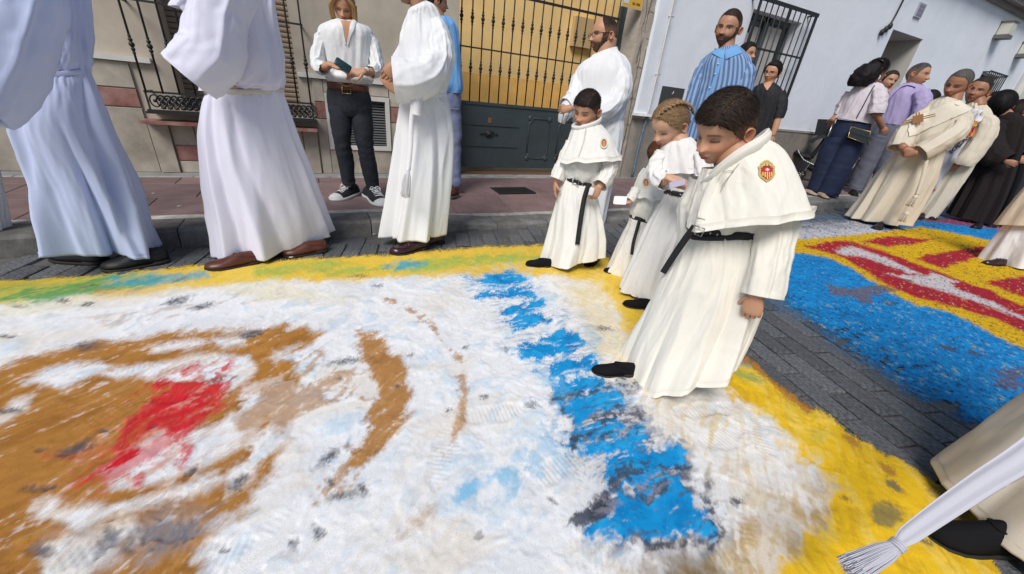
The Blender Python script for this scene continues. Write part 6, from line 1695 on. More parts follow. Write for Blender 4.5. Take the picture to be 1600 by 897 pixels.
beltband(s, bl, .026, M_BLKFAB, .007)
habit_strap(s, [(1000, 342, -.12), (996, 356, -.13), (990, 378, -.15), (987, 398, -.16)], .022)
s.sleeve('sleeve', BM, [(994, 296, -.05, 8), (988, 308, -.08, 8), (983, 314, -.10, 7)], wr=.005)
col = SKIN['tan']; s.hand(s.pt(984, 316, -.12), v((984, 316), (972, 316)), -s.ed * .3 + _z, .10, .35, 1, col)
core(s, 1015, 265, 1000, 380, 8)
head(s, 1033, 240, 46, 100, 10, hair=(.10, .04, .02), hl=HL_LONG, kid=True, neck=(1028, 264), strands=600, nu=64, nv=50, thick=.06)
s.finish(); endhair(s); badge(s, 1010, 285, 13, 17, 'oval')
shoe(s, (974, 428), (948, 424), wid=.6, hgt=.05, m=M_BSHOE, ln=.17); shoe(s, (1000, 430), (985, 432), wid=.6, hgt=.05, m=M_BSHOE, ln=.17)
slab_obj('card', s.pt(969, 313, -.16), v((958, 313), (980, 314)), -s.ed * .6 + _z * .5, .085, .062, .0015, M_PAPER, 'white card held out by the smallest child above the pavement edge', 'card')

# ---------------------------------------------------------------- girl
s = Fig(1005, 468, "girl with fair braided hair in white habit, looking down at paper in her hands", cat='child'); u = s.up
BG = mat("girl_white_cloth", (.80, .79, .78), rough=.9, bump=.1, bscale=1000, bump2=.1, b2scale=9)
bl = s.ring(1040, 298, 1092, 304, .62)
s.cloth('robe', BG, [bl, s.ring(1032, 318, 1090, 324, .66), s.ring(1014, 352, 1082, 358, .68), s.ring(996, 395, 1068, 402, .68), s.ring(976, 442, 1050, 456, .66), s.ring(972, 452, 1046, 468, .66)], nf=9, amp0=.008, amp1=0.041, seed=81, gather=.006, crease=.8)
s.cloth('robe_top', BG, [s.ring(1040, 232, 1090, 234, .62), s.ring(1034, 255, 1094, 258, .62), s.ring(1036, 280, 1094, 284, .66), s.ring(1040, 299, 1092, 305, .62)], nf=8, amp0=.003, amp1=.012, seed=83)
s.cloth('cape', BG, [s.ring(1042, 222, 1078, 214, .75), s.ring(1034, 230, 1088, 222, .72), s.ring(1026, 246, 1102, 244, .68), s.ring(1020, 268, 1108, 270, .70)], wrk=.003, nf=7, amp0=.002, amp1=.014, seed=85, noise=.004, hemwave=.01)
s.sleeve('sleeve', BG, [(1034, 240, -.02, 11), (1026, 258, -.05, 12), (1026, 276, -.10, 12), (1040, 286, -.16, 12)], wr=.012, wsc=14)
s.sleeve('sleeve', BG, [(1094, 240, -.05, 11), (1100, 262, -.08, 12), (1096, 282, -.12, 12), (1082, 289, -.17, 11)], wr=.010, wsc=14)
beltband(s, bl, .028, M_BLKFAB, .008); habit_strap(s, [(1076, 304, -.14), (1074, 318, -.15), (1070, 334, -.16)], .03)
col = SKIN['fair']
s.arm([(1036, 284, -.15, 6.5), (1046, 280, -.19, 5.5)], col); s.hand(s.pt(1044, 277, -.20), v((1044, 277), (1062, 283)), -s.ed * .5 + _z, .135, .45, -1, col)
s.arm([(1090, 290, -.15, 7), (1080, 292, -.20, 6)], col); s.hand(s.pt(1082, 294, -.20), v((1082, 294), (1060, 290)), s.ed * .2 - _z, .14, .3, 1, col)
core(s, 1060, 225, 1050, 400, 12)
head(s, 1047, 193, 72, -44, 38, 8, skin='fair', hair=(.30, .19, .10), hl=HL_LONG, kid=True, neck=(1062, 226), thick=.035, strands=3200, slen=.20, comb='back', nu=128, nv=104, lips=(.50, .14, .12), neckr=.24)
bp_ = [(-.02, .33, .40), (-.10, .20, .50), (-.17, .05, .53), (-.22, -.12, .50), (-.24, -.28, .38), (-.22, -.42, .20), (-.16, -.50, .0)]
Pb = crom(np.array([hp(s, *q) for q in bp_]), np.linspace(0, len(bp_) - 1, 26)); tgb = np.gradient(Pb, axis=0)
for k in range(26):
    t = nrm(tgb[k]); n = nrm(Pb[k] - s.headC); sdv = np.cross(t, n); sg = 1 if k % 2 else -1
    w_ = .0085 + .003 * min(k, 18) / 18
    ax1 = nrm(t + sdv * sg * .8); ax2 = nrm(np.cross(n, ax1)); 
    s.hairgeo.ell(Pb[k] + sdv * sg * w_ * .55 + n * .004, (w_ * 1.5, w_ * .55, w_ * .6), 8, 6, col=np.array([.27, .17, .095]) * (1.0 + .5 * ((k * 37) % 5) / 5), axes=[ax1, ax2, n])
s.finish(); endhair(s)
g = Geo(); g.ell(hp(s, -.375, -.04, -.15), (.005,) * 3, 8, 6); g.build('earring', M_LACE, s.root)
shoe(s, (1008, 480), (985, 477), wid=.62, hgt=.055, m=M_BSHOE, ln=.19); shoe(s, (1045, 470), (1025, 474), wid=.6, hgt=.055, m=M_BSHOE, ln=.19)
slab_obj('paper', s.pt(1058, 287, -.27), v((1044, 290), (1070, 284)), _z - s.ed * .5, .075, .05, .003, mat("lavender_card", (.55, .52, .66), rough=.6), "small pale folded card in the braided girl's hands", 'card')

# ---------------------------------------------------------------- boy 3 (main figure)
s = Fig(1066, 588, "tallest boy in front, cream hooded habit with shoulder crest, black belt, head bowed", cat='child'); u = s.up
BC = M_CREAM
bl = s.ring(1076, 352, 1188, 366, .58)
s.cloth('robe', BC, [bl, s.ring(1062, 384, 1192, 398, .62), s.ring(1040, 430, 1190, 440, .64), s.ring(1015, 480, 1185, 485, .64), s.ring(988, 532, 1172, 528, .66, -.01), s.ring(967, 588, 1152, 572, .78, -.05)], rows=110, n=260,
        nf=10, amp0=.010, amp1=0.043, seed=97, gather=.007, noise=.006, wid=(.12, .26), crease=.85)
s.cloth('robe_top', BC, [s.ring(1098, 262, 1206, 262, .60), s.ring(1084, 300, 1206, 305, .60), s.ring(1074, 330, 1200, 342, .64), s.ring(1076, 353, 1188, 367, .60)], nf=10, amp0=.004, amp1=.016, seed=99, noise=.006, n=180)
s.sleeve('sleeve', BC, [(1196, 270, .02, 14, 14), (1208, 310, .0, 22, 20), (1211, 350, -.02, 26, 22), (1203, 410, -.08, 28, 26), (1190, 463, -.12, 29, 27)], wr=.008, wsc=9, rows=70, n=96, lf=.010)
s.sleeve('sleeve', BC, [(1100, 280, .10, 20), (1086, 320, .10, 22), (1082, 360, .08, 22), (1080, 400, .08, 22)], wr=.008, wsc=9)
# cape: open in front, long point at the back and over the arm
def capeshape(X, t, ph, nn):
    # drop the front panel and lift the sides a little
    fr = np.exp(-((ph + math.pi * .80) / .8) ** 2) + np.exp(-((ph - math.pi * 1.2) / .8) ** 2)
    X[..., 2] -= (.035 * fr * t ** 1.5)
    sharp = np.exp(-((ph + .30) / .35) ** 2)
    X += nn * (sharp * .018 * t ** 2)[..., None]
    return X
s.cloth('cape', BC, [s.ring(1108, 270, 1194, 216, .72, -.0), s.ring(1100, 280, 1214, 230, .70), s.ring(1092, 298, 1234, 262, .70, -.02), s.ring(1084, 314, 1250, 300, .72, -.04), s.ring(1075, 340, 1262, 338, .76, -.06)], rows=70, n=220, wrk=.003,
        nf=7, amp0=.002, amp1=0.029, seed=103, noise=.005, wid=(.14, .30), add=capeshape, crease=.5)
s.surf = [s.surf[-1]] + s.surf[:-1]
beltband(s, bl, .030, M_BLKFAB, .009)
b2 = s.ring(1078, 366, 1186, 362, .60); beltband(s, b2, .022, M_BLKFAB, .014)
habit_strap(s, [(1086, 354, -.16), (1072, 372, -.14), (1054, 398, -.10), (1036, 426, -.06)], .026)
g = Geo(); hb = [s.hit(a, b, .016)[0] for a, b in ((1092, 353), (1101, 356), (1099, 367), (1090, 364))]; g.tube(hb + [hb[0]], .0022, n=6, sub=1); g.build('buckle', M_SILV, s.root)
g = Geo()
for a, b in ((1112, 363), (1122, 365), (1133, 373)): g.ell(s.hit(a, b, .018)[0], (.004, .003, .004), 8, 6)
g.build('rivets', M_SILV, s.root)
# hood: soft folded roll round the neck and folded down the back
g = Geo(); rr = s.ring(1112, 268, 1196, 216, .80)
ph = np.linspace(0, 2 * math.pi, 49)
for (sc, dz, r1_, r2_) in ((1.0, .0, .009, .020), (1.12, -.018, .008, .022)):
    g.tube([rr[:3] + rr[3:6] * math.cos(p) * sc + rr[6:9] * math.sin(p) * sc + _z * (dz + .012 * math.cos(p) + .006 * math.sin(3 * p)) for p in ph[:-1]] + [rr[:3] + rr[3:6] * sc + _z * (dz + .012)], r1_, n=12, sub=2, rad2=r2_)
g.build('hood', BC, s.root)
s.drape('cape_edge', BC, [(1128, 258), (1112, 285), (1098, 315), (1092, 340)], [(1134, 262), (1120, 290), (1107, 320), (1102, 344)], rows=26, cols=5, off=.006, thick=.006)
g = Geo()
for pts_ in (((1156, 256), (1150, 262), (1146, 268), (1136, 284), (1128, 300)), ((1146, 268), (1142, 274), (1133, 286), (1130, 292)), ((1146, 268), (1138, 268), (1132, 270))):
    g.tube([s.hit(x, y, .007)[0] for x, y in pts_], .0011, n=6, sub=3)
g.ell(s.hit(1146, 268, .007)[0], (.004, .003, .004), 8, 6); g.build('neck_cord', mat("grey_cord", (.42, .40, .33), rough=.9), s.root)
col = SKIN['tan']
s.arm([(1190, 430, -.10, 12), (1183, 460, -.125, 11)], col)
s.hand(s.pt(1181, 462, -.14), v((1180, 464), (1172, 492)), -s.ed + s.er * -.2, .150, 1.0, 1, col, thumbin=.5)
core(s, 1140, 250, 1110, 480, 20)
head(s, 1133, 200, 113, -41, 29, 7, skin='tan', hair=(.030, .020, .015), hl=HL_KID, kid=True, neck=(1150, 248), thick=.055, sides=.40, strands=7000, slen=.10, part=(-.17, -.15), comb='side', nu=200, nv=150, lips=(.46, .11, .11), neckr=.28)
s.finish(); endhair(s); badge(s, 1197, 268, 27, 34)
shoe(s, (985, 583), (929, 580), wid=.55, hgt=.055, m=M_BSHOE, ln=.20); shoe(s, (1110, 570), (1080, 574), wid=.55, hgt=.055, m=M_BSHOE, ln=.20)

# ---------------------------------------------------------------- K striped shirt
m_st = bpy.data.materials.new("striped_shirt"); m_st.use_nodes = True
n_, l_ = m_st.node_tree.nodes, m_st.node_tree.links; tc_ = n_.new("ShaderNodeTexCoord"); sx_ = n_.new("ShaderNodeVertexColor"); sx_.layer_name = "Col"
l_.new(sx_.outputs[0], n_["Principled BSDF"].inputs["Base Color"]); n_["Principled BSDF"].inputs["Roughness"].default_value = .85
s = Fig(1040, 362, "bearded man in a blue striped shirt standing behind the bowed children"); u = s.up
def striped(o, k=24, vert=True, n=144):
    ca = o.data.color_attributes['Col']; m = len(ca.data); c = np.zeros((m, 4), np.float32)
    j = np.arange(m) % n; q = (np.floor(j * k * 2 / n) % 2)
    A = np.array([.25, .41, .68]); B = np.array([.11, .17, .32]); c[:, :3] = A[None] * (1 - q[:, None]) + B[None] * q[:, None]; c[:, 3] = 1
    ca.data.foreach_set("color", c.ravel()); o.data.materials[0] = m_st
o = s.cloth('shirt', M_BLUESH, [s.ring(1118, 78, 1150, 70, .85), s.ring(1104, 87, 1164, 82, .72), s.ring(1094, 100, 1174, 98, .62), s.ring(1088, 130, 1172, 135, .60), s.ring(1078, 165, 1160, 175, .60), s.ring(1064, 215, 1146, 225, .60)], nf=8, amp0=.002, amp1=.014, seed=111, noise=.008, n=288, rows=80)
striped(o, 36, n=288)
s.drape('placket', M_BLUESH, [(1128, 80), (1116, 120), (1102, 160)], [(1133, 80), (1121, 120), (1107, 160)], rows=20, cols=3, off=.004)
g = Geo()
for a, b in ((1122, 100), (1117, 116), (1110, 137), (1104, 155)): g.ell(s.hit(a, b, .01)[0], (.006, .006, .006), 8, 6)
g.build('buttons', M_LACE, s.root)
o = s.sleeve('sleeve', M_BLUESH, [(1160, 96, -.01, 9), (1166, 118, -.04, 12), (1160, 150, -.06, 12), (1152, 190, -.08, 11)], wr=.010, n=64); striped(o, 11, n=64)
o = s.sleeve('sleeve', M_BLUESH, [(1106, 98, .0, 9), (1093, 122, .0, 11), (1083, 155, -.02, 11), (1074, 190, -.04, 10)], wr=.010, n=64); striped(o, 11, n=64)
o = s.drape('collar', M_BLUESH, [(1113, 84), (1129, 92)], [(1117, 75), (1131, 80)], rows=8, cols=4, off=.006, smoothn=8); o2 = s.drape('collar', M_BLUESH, [(1133, 93), (1159, 83)], [(1132, 80), (1153, 71)], rows=8, cols=4, off=.006, smoothn=8)
trousers(s, M_NAVY, [s.ring(1064, 214, 1146, 224, .6), s.ring(1060, 240, 1140, 250, .55)], [(1078, 240, 0, 16), (1060, 300, 0, 12), (1045, 355, 0, 10)], [(1112, 240, 0, 18), (1090, 300, 0, 12), (1072, 355, 0, 10)])
core(s, 1132, 85, 1110, 200, 14)
head(s, 1138, 44, 57, -18, 10, 6, skin='olive', hair=(.035, .022, .016), beard=.95, beardcol=(.03, .018, .014), eyes='open', neck=(1134, 82), strands=1600, slen=.035, thick=.010, sides=.5, nu=120, nv=96)
s.hand(s.pt(1070, 195, -.06), v((1070, 195), (1064, 215)), -s.ed, .18, .5, 1, SKIN['olive']); s.hand(s.pt(1150, 195, -.1), v((1150, 195), (1146, 215)), -s.ed, .18, .5, -1, SKIN['olive'])
s.finish(); endhair(s); shoe(s, (1045, 360), (1020, 368), ln=.28); shoe(s, (1075, 360), (1055, 368), ln=.28)
# head behind the striped man
s = Fig(1120, 300, "dark haired person almost hidden behind the striped shirt's shoulder", z=.12); u = s.up
s.cloth('shirt', M_NAVY, [s.ring(1156, 94, 1168, 92, .8), s.ring(1145, 104, 1176, 102, .6), s.ring(1136, 150, 1166, 152, .6), s.ring(1128, 190, 1158, 192, .6)], nf=5, amp0=.002, amp1=.01, seed=3)
trousers(s, M_NAVY, [s.ring(1128, 188, 1158, 190, .6), s.ring(1126, 200, 1155, 202, .55)], [(1132, 195, 0, 8), (1124, 240, 0, 6), (1116, 292, 0, 5)], [(1148, 195, 0, 8), (1136, 240, 0, 6), (1126, 292, 0, 5)])
core(s, 1162, 92, 1140, 185, 8); head(s, 1166, 84, 34, 60, 5, hair=(.012, .010, .010), neck=(1163, 98), strands=400, nu=64, nv=50); s.finish(); endhair(s); shoe(s, (1118, 296), (1110, 300), ln=.26); shoe(s, (1128, 296), (1124, 301), ln=.26)

# ---------------------------------------------------------------- black shirt man
s = Fig(1150, 306, "young man with glasses in a black shirt standing by the barred window", z=.12); u = s.up
s.cloth('shirt', M_BLKSH, [s.ring(1190, 130, 1210, 129, .85), s.ring(1178, 137, 1220, 138, .66), s.ring(1172, 150, 1224, 152, .6), s.ring(1170, 175, 1216, 180, .6), s.ring(1160, 205, 1204, 210, .6)], nf=7, amp0=.002, amp1=.012, seed=121)
s.sleeve('sleeve', M_BLKSH, [(1218, 145, 0, 8), (1221, 165, -.03, 8.5), (1216, 184, -.05, 7.5)], wr=.006); s.sleeve('sleeve', M_BLKSH, [(1178, 145, 0, 8), (1170, 165, 0, 8.5), (1164, 184, 0, 7.5)], wr=.006)
col = SKIN['tan']; s.arm([(1217, 180, -.05, 5), (1211, 200, -.07, 4.5), (1206, 212, -.08, 3.5)], col); s.hand(s.pt(1206, 212, -.08), v((1206, 212), (1200, 224)), -s.ed, .18, .6, -1, col)
s.drape('neck_skin', M_SKIN, [(1193, 128), (1194, 134), (1198, 141)], [(1208, 128), (1204, 134), (1199, 141)], rows=8, cols=5, off=.006, thick=.002, colf=lambda a, b: SKIN['tan'])
trousers(s, M_JEAN, [s.ring(1160, 204, 1204, 209, .6), s.ring(1158, 220, 1198, 224, .55)], [(1166, 215, 0, 10), (1156, 255, 0, 8), (1146, 298, 0, 6)], [(1186, 217, 0, 10), (1176, 258, 0, 8), (1162, 300, 0, 6)])
core(s, 1200, 130, 1180, 195, 10); head(s, 1207, 113, 33, -25, 10, 6, skin='tan', hair=(.012, .010, .010), eyes='open', neck=(1200, 132), strands=500, nu=96, nv=76, thick=.06); s.finish(); endhair(s); glasses(s); shoe(s, (1146, 302), (1134, 306), ln=.28); shoe(s, (1163, 303), (1155, 309), ln=.28)

# ---------------------------------------------------------------- woman with handbag
s = Fig(1284, 305, "dark long haired woman seen from behind in pale blouse, wide navy trousers and beige flats", z=.12); u = s.up
trousers(s, M_NAVY, [s.ring(1308, 186, 1362, 194, .6), s.ring(1298, 210, 1354, 220, .62), s.ring(1294, 228, 1344, 240, .55)], [(1310, 215, .02, 16), (1296, 245, .03, 16), (1286, 275, .04, 15), (1277, 301, .04, 15)], [(1334, 220, -.05, 15), (1318, 250, -.05, 15), (1304, 280, -.05, 15), (1292, 304, -.05, 15)], seed=8)
s.cloth('blouse', M_PINKW, [s.ring(1344, 130, 1368, 128, .8), s.ring(1334, 136, 1380, 134, .62), s.ring(1322, 155, 1382, 155, .62), s.ring(1312, 174, 1372, 178, .64), s.ring(1305, 184, 1362, 194, .66)], nf=8, amp0=.002, amp1=.03, seed=131, noise=.012)
s.sleeve('sleeve', M_PINKW, [(1373, 142, -.08, 9), (1373, 160, -.14, 10.5), (1368, 178, -.16, 10.5)], wr=.012); s.sleeve('sleeve', M_PINKW, [(1330, 145, .05, 8), (1318, 165, .08, 8.5), (1312, 180, .06, 8)], wr=.012)
col = SKIN['dark']; s.arm([(1368, 176, -.16, 5), (1374, 188, -.1, 4.5), (1378, 198, 0, 4)], col); s.arm([(1312, 178, .06, 4.5), (1304, 184, .0, 4), (1300, 188, -.1, 3.5)], col)
s.hand(s.pt(1302, 184, 0), v((1302, 184), (1298, 194)), -s.ed, .17, .6, 1, col); s.hand(s.pt(1378, 198, 0), v((1378, 198), (1384, 206)), -s.ed, .17, .6, 1, col)
core(s, 1356, 132, 1330, 180, 10)
head(s, 1369, 111, 36, 125, 5, 6, skin='dark', hair=(.012, .010, .012), hl=HL_LONG, neck=(1358, 134), strands=1500, slen=.35, comb='down', thick=.05, nu=80, nv=64)
P, r1, r2 = s.limb([(1366, 100, -.04, 13), (1356, 112, -.08, 17), (1347, 124, -.10, 17), (1339, 135, -.10, 12)])
Pq = crom(np.column_stack([P, r1]), np.linspace(0, 3, 20)); th = np.linspace(0, 2 * math.pi, 40, endpoint=False)
rows = []
for k in range(20): rows.append(Pq[k, :3] + np.outer(np.cos(th) * Pq[k, 3] * (1 + .10 * vn(th * 8, k * .5, 0, 5)), s.er) + np.outer(np.sin(th) * Pq[k, 3] * .8 * (1 + .10 * vn(th * 8, k * .5, 0, 5)), s.ed))
s.hairgeo.grid(rows, cap0=True, cap1=True, col=np.array([[.012, .010, .012]] * 800) * (1 + .8 * vn(np.tile(th * 12, 20), np.repeat(np.arange(20) * .3, 40), 0, 9))[:, None])
s.finish(); endhair(s)
g = Geo(); g.ell(s.pt(1374, 121, -.09), (.018, .01, .03), 8, 8); g.build('earring', M_LACE, s.root)
g = Geo(); g.tube(s.pxs([(1372, 92, -.1), (1380, 96, -.12), (1382, 102, -.08)]), .012, n=6); g.build('sunglasses', M_GLASSB, s.root)
shoe(s, (1270, 302), (1302, 314), wid=.45, hgt=.05, m=mat("beige_flats", (.45, .33, .25), rough=.7), ln=.28); shoe(s, (1256, 300), (1276, 306), wid=.45, hgt=.05, m=MATS["beige_flats"], ln=.27)
# handbag
hbag = empty('handbag', s.pt(1342, 222, -.25)); tag(hbag, "small dark green handbag with gold edging slung across the pale bloused woman's hip", 'handbag')
g = Geo(); q4 = s.pxs([(1330, 198, -.28), (1360, 206, -.28), (1356, 226, -.28), (1325, 214, -.28)]); q4b = q4 + s.ed * .09
cen = q4.mean(0)
rows = [[cen + (p - cen) * .92 for p in q4], list(q4 + s.ed * .012), list(q4b - s.ed * .012), [cen + s.ed * .09 + (p - cen) * .92 for p in q4]]
g.grid(rows, cap0=True, cap1=True, flat=True); g.build('bag_body', mat("dark_green_leather", (.012, .024, .030), rough=.5), hbag)
g = Geo(); g.tube(list(q4) + [q4[0]], .006, n=5, sub=1); g.build('gold_edge', M_GOLD, hbag)
g = Geo(); fl = [q4[0] - s.ed * .004, q4[1] - s.ed * .004, q4[1] * .5 + q4[2] * .5 - s.ed * .006, q4[0] * .5 + q4[3] * .5 - s.ed * .006]; g.grid([[p for p in fl], [p + s.ed * .003 for p in fl]], cap0=True, cap1=True, flat=True); g.build('flap', MATS["dark_green_leather"], hbag)
g = Geo(); st_ = []
for a, b in ((1333, 198), (1336, 190), (1341, 180), (1347, 168), (1354, 155), (1362, 142), (1366, 134)): st_.append(s.hit(a, b, .012)[0])
g.tube(st_, .008, n=5, sub=3, rad2=.004); g.build('strap', MATS["dark_green_leather"], hbag)

# person behind her (face only)
s = Fig(1312, 290, "person whose face shows between the woman with handbag and the man in lilac", z=.12); u = s.up
s.cloth('shirt', M_GREYT, [s.ring(1380, 140, 1394, 140, .8), s.ring(1372, 148, 1402, 150, .6), s.ring(1362, 180, 1394, 184, .6), s.ring(1352, 205, 1384, 208, .6)], nf=6, amp0=.002, amp1=.01, seed=9)
trousers(s, M_GREYT, [s.ring(1352, 203, 1384, 206, .6), s.ring(1346, 218, 1378, 222, .55)], [(1354, 212, 0, 9), (1332, 250, 0, 6), (1312, 284, 0, 5)], [(1370, 214, 0, 9), (1348, 252, 0, 6), (1322, 286, 0, 5)])
core(s, 1386, 142, 1368, 200, 8); head(s, 1388, 126, 29, 35, 5, 8, skin='olive', hair=(.03, .022, .02), eyes='open', neck=(1386, 142), strands=300, nu=72, nv=60); s.finish(); endhair(s)
shoe(s, (1306, 288), (1318, 296), m=MATS["beige_flats"], ln=.28); shoe(s, (1318, 286), (1330, 292), m=MATS["beige_flats"], ln=.28)

# ---------------------------------------------------------------- lilac shirt man
s = Fig(1342, 303, "grey haired man in lilac shirt with a black shoulder strap, seen from behind", z=.12); u = s.up
trousers(s, M_GREYT, [s.ring(1374, 190, 1424, 196, .6), s.ring(1364, 206, 1420, 214, .62), s.ring(1358, 222, 1408, 230, .55)], [(1378, 212, 0, 16), (1362, 245, 0, 13), (1346, 275, 0, 11), (1336, 296, 0, 10)], [(1402, 216, 0, 16), (1388, 248, 0, 13), (1376, 280, 0, 11), (1366, 300, 0, 10)])
s.cloth('shirt', M_LILAC, [s.ring(1414, 130, 1438, 130, .8), s.ring(1398, 138, 1446, 138, .62), s.ring(1384, 150, 1446, 152, .6), s.ring(1378, 172, 1436, 176, .62), s.ring(1372, 192, 1424, 198, .6)], nf=8, amp0=.002, amp1=.016, seed=141, noise=.01)
s.sleeve('sleeve', M_LILAC, [(1438, 144, -.1, 10), (1442, 162, -.14, 11), (1436, 182, -.16, 10)], wr=.01)
sb_ = Geo(); st_ = [s.hit(a, b, .01)[0] for a, b in ((1430, 137), (1420, 134), (1410, 136), (1400, 144), (1390, 156), (1382, 166))]; sb_.tube(st_, .013, n=5, sub=3, rad2=.004); sb_.build('shoulder_strap', M_BLKFAB, s.root)
core(s, 1424, 132, 1400, 190, 10); head(s, 1434, 117, 35, 70, 5, 8, skin='olive', hair=(.07, .065, .065), neck=(1426, 134), strands=900, slen=.045, eyes='open', nu=88, nv=70, thick=.016, sides=.6)
s.arm([(1436, 180, -.16, 6), (1440, 200, -.1, 5)], SKIN['olive']); s.finish(); endhair(s); shoe(s, (1326, 300), (1340, 308), ln=.29); shoe(s, (1360, 300), (1374, 308), ln=.29)
# head behind
s = Fig(1372, 300, "dark haired person whose crown shows behind the cream vested priest's shoulder", z=.12); u = s.up
s.cloth('shirt', M_BLKSH, [s.ring(1444, 168, 1456, 168, .8), s.ring(1434, 174, 1464, 176, .6), s.ring(1422, 205, 1450, 208, .6), s.ring(1412, 225, 1440, 228, .6)], nf=5, amp0=.002, amp1=.01, seed=3)
trousers(s, M_NAVY, [s.ring(1412, 223, 1440, 226, .6), s.ring(1406, 235, 1436, 238, .55)], [(1414, 230, 0, 8), (1394, 262, 0, 6), (1376, 294, 0, 5)], [(1428, 232, 0, 8), (1408, 264, 0, 6), (1388, 296, 0, 5)])
core(s, 1450, 168, 1430, 220, 8); head(s, 1452, 158, 32, 160, 0, 8, hair=(.015, .012, .012), neck=(1450, 170), strands=400, nu=64, nv=50); s.finish(); endhair(s); shoe(s, (1372, 298), (1382, 303), ln=.25); shoe(s, (1386, 298), (1396, 303), ln=.25)

# ---------------------------------------------------------------- priest N
s = Fig(1374, 353, "grey haired deacon in cream vestments with a gold cross on the diagonal stole, hands joined"); u = s.up
s.cloth('robe', M_DALM, [s.ring(1412, 215, 1480, 222, .62), s.ring(1396, 238, 1476, 244, .62), s.ring(1370, 275, 1462, 282, .62), s.ring(1346, 312, 1436, 322, .62), s.ring(1326, 338, 1416, 352, .62)], nf=10, amp0=.012, amp1=0.080, seed=151, gather=.006, crease=.9)
s.cloth('robe_top', M_DALM, [s.ring(1475, 150, 1502, 158, .85), s.ring(1468, 153, 1508, 164, .75), s.ring(1452, 163, 1519, 177, .64), s.ring(1430, 186, 1510, 196, .62), s.ring(1412, 206, 1494, 216, .64), s.ring(1406, 224, 1482, 232, .62)], wrk=.009, wsp=1.1, nf=8, amp0=.002, amp1=.02, seed=153, noise=.010)
s.sleeve('sleeve', M_DALM, [(1455, 170, -.02, 7), (1436, 186, -.08, 10), (1418, 204, -.16, 13), (1408, 222, -.24, 14), (1403, 232, -.28, 13)], wr=.016, wsc=8)
s.sleeve('sleeve', M_DALM, [(1509, 180, -.02, 7), (1503, 196, -.08, 10), (1488, 210, -.17, 13), (1464, 225, -.25, 14), (1438, 239, -.31, 14)], wr=.016, wsc=8)
col = SKIN['dark']; s.arm([(1408, 228, -.34, 6), (1414, 232, -.38, 5)], col)
s.hand(s.pt(1412, 233, -.36), v((1412, 233), (1428, 240)), -s.ed, .18, 1.1, -1, col); s.hand(s.pt(1430, 239, -.36), v((1430, 238), (1414, 240)), -s.ed, .18, 1.1, 1, col)
M_STOLE = mat("stole_cream", (.74, .69, .58), rough=.8, bump=.1, bscale=600)
s.surf = [s.surf[1]] + [s.surf[0]] + s.surf[2:]
s.drape('stole', M_STOLE, [(1500, 157), (1480, 162), (1450, 175), (1430, 187), (1420, 194)], [(1521, 170), (1494, 182), (1462, 196), (1436, 208), (1418, 214)], rows=24, cols=8, off=.012, thick=.006)
cc_, cn_ = s.hit(1432, 192, .055); cr_, cu_ = s.er, np.array([0, 0, 1.0]); cn_ = -s.ed
dl = nrm(cr_ * .86 + cu_ * .38); dw = np.cross(cn_, dl)
def bar(g, c, a, b, la, lb, k, th=.003):
    q = [c + a * la * x + b * lb * y for x, y in ((-1, -1), (1, -1), (1, 1), (-1, 1))]; g.grid([[p + cn_ * (k - th) for p in q], [p + cn_ * k for p in q]], cap0=True, cap1=True, flat=True)
g = Geo()
for o_ in (-.011, .011): bar(g, cc_ + dw * o_, dl, dw, .14, .006, .004)
for o_ in (-.011, .011): bar(g, cc_ + dl * o_, dw, dl, .075, .006, .0085)
bar(g, cc_, dl, dw, .045, .045, .013)
g.build('stole_cross', mat("cross_embroidery", (.34, .17, .07), rough=.8), s.root, smooth=False)
ribbon(s, [(1448, 250, -.30), (1442, 275, -.32), (1432, 305, -.34)], .035, M_DALM, 'cord', .012); tassel(s, 1430, 308, 1420, 322, -.36, r0=.018, r1=.035, m=M_DALM, n=24); tassel(s, 1416, 334, 1408, 346, -.36, r0=.018, r1=.035, m=M_DALM, n=24)
core(s, 1490, 158, 1440, 260, 12)
head(s, 1497, 131, 43, -22, 20, 10, skin='dark', hair=(.10, .095, .09), neck=(1490, 156), strands=900, slen=.06, eyes='down', nu=120, nv=96, thick=.016, sides=.6, lips=(.25, .09, .07))
s.finish(); endhair(s); shoe(s, (1378, 352), (1362, 361), ln=.30); shoe(s, (1398, 352), (1388, 358), ln=.30)

# ---------------------------------------------------------------- O second vested man
s = Fig(1442, 340, "smiling man behind the deacon in ivory alb with white stole bearing a crowned crest"); u = s.up
s.cloth('robe', M_DALM, [s.ring(1486, 228, 1530, 238, .62), s.ring(1474, 248, 1524, 258, .62), s.ring(1450, 285, 1498, 296, .62), s.ring(1418, 334, 1462, 343, .62)], nf=8, amp0=.01, amp1=.04, seed=161)
s.cloth('robe_top', M_DALM, [s.ring(1515, 160, 1540, 163, .85), s.ring(1506, 168, 1549, 175, .72), s.ring(1496, 184, 1552, 193, .62), s.ring(1488, 210, 1540, 220, .64), s.ring(1484, 232, 1530, 240, .62)], wrk=.009, wsp=1.1, nf=7, amp0=.002, amp1=.02, seed=163, noise=.010)
s.sleeve('sleeve', M_DALM, [(1542, 184, -.03, 7), (1543, 198, -.07, 11), (1530, 225, -.12, 13), (1510, 248, -.16, 14), (1503, 257, -.16, 13)], wr=.014, wsc=8)
s.surf.reverse()
M_WST = mat("stole_white", (.72, .72, .78), rough=.7)
ws = s.drape('stole', M_WST, [(1518, 170), (1510, 190), (1494, 215), (1468, 255), (1444, 292)], [(1536, 174), (1530, 196), (1514, 222), (1486, 262), (1462, 298)], rows=30, cols=8, off=.03, thick=.006, surf=True, smoothn=25)
s.surf = [s.surf[-1]] + s.surf[:-1]
s.drape('stole_end', M_VC, [(1447, 290), (1445, 293)], [(1464, 295), (1461, 298)], rows=4, cols=6, off=.006, colf=lambda a, b: (.50, .16, .05))
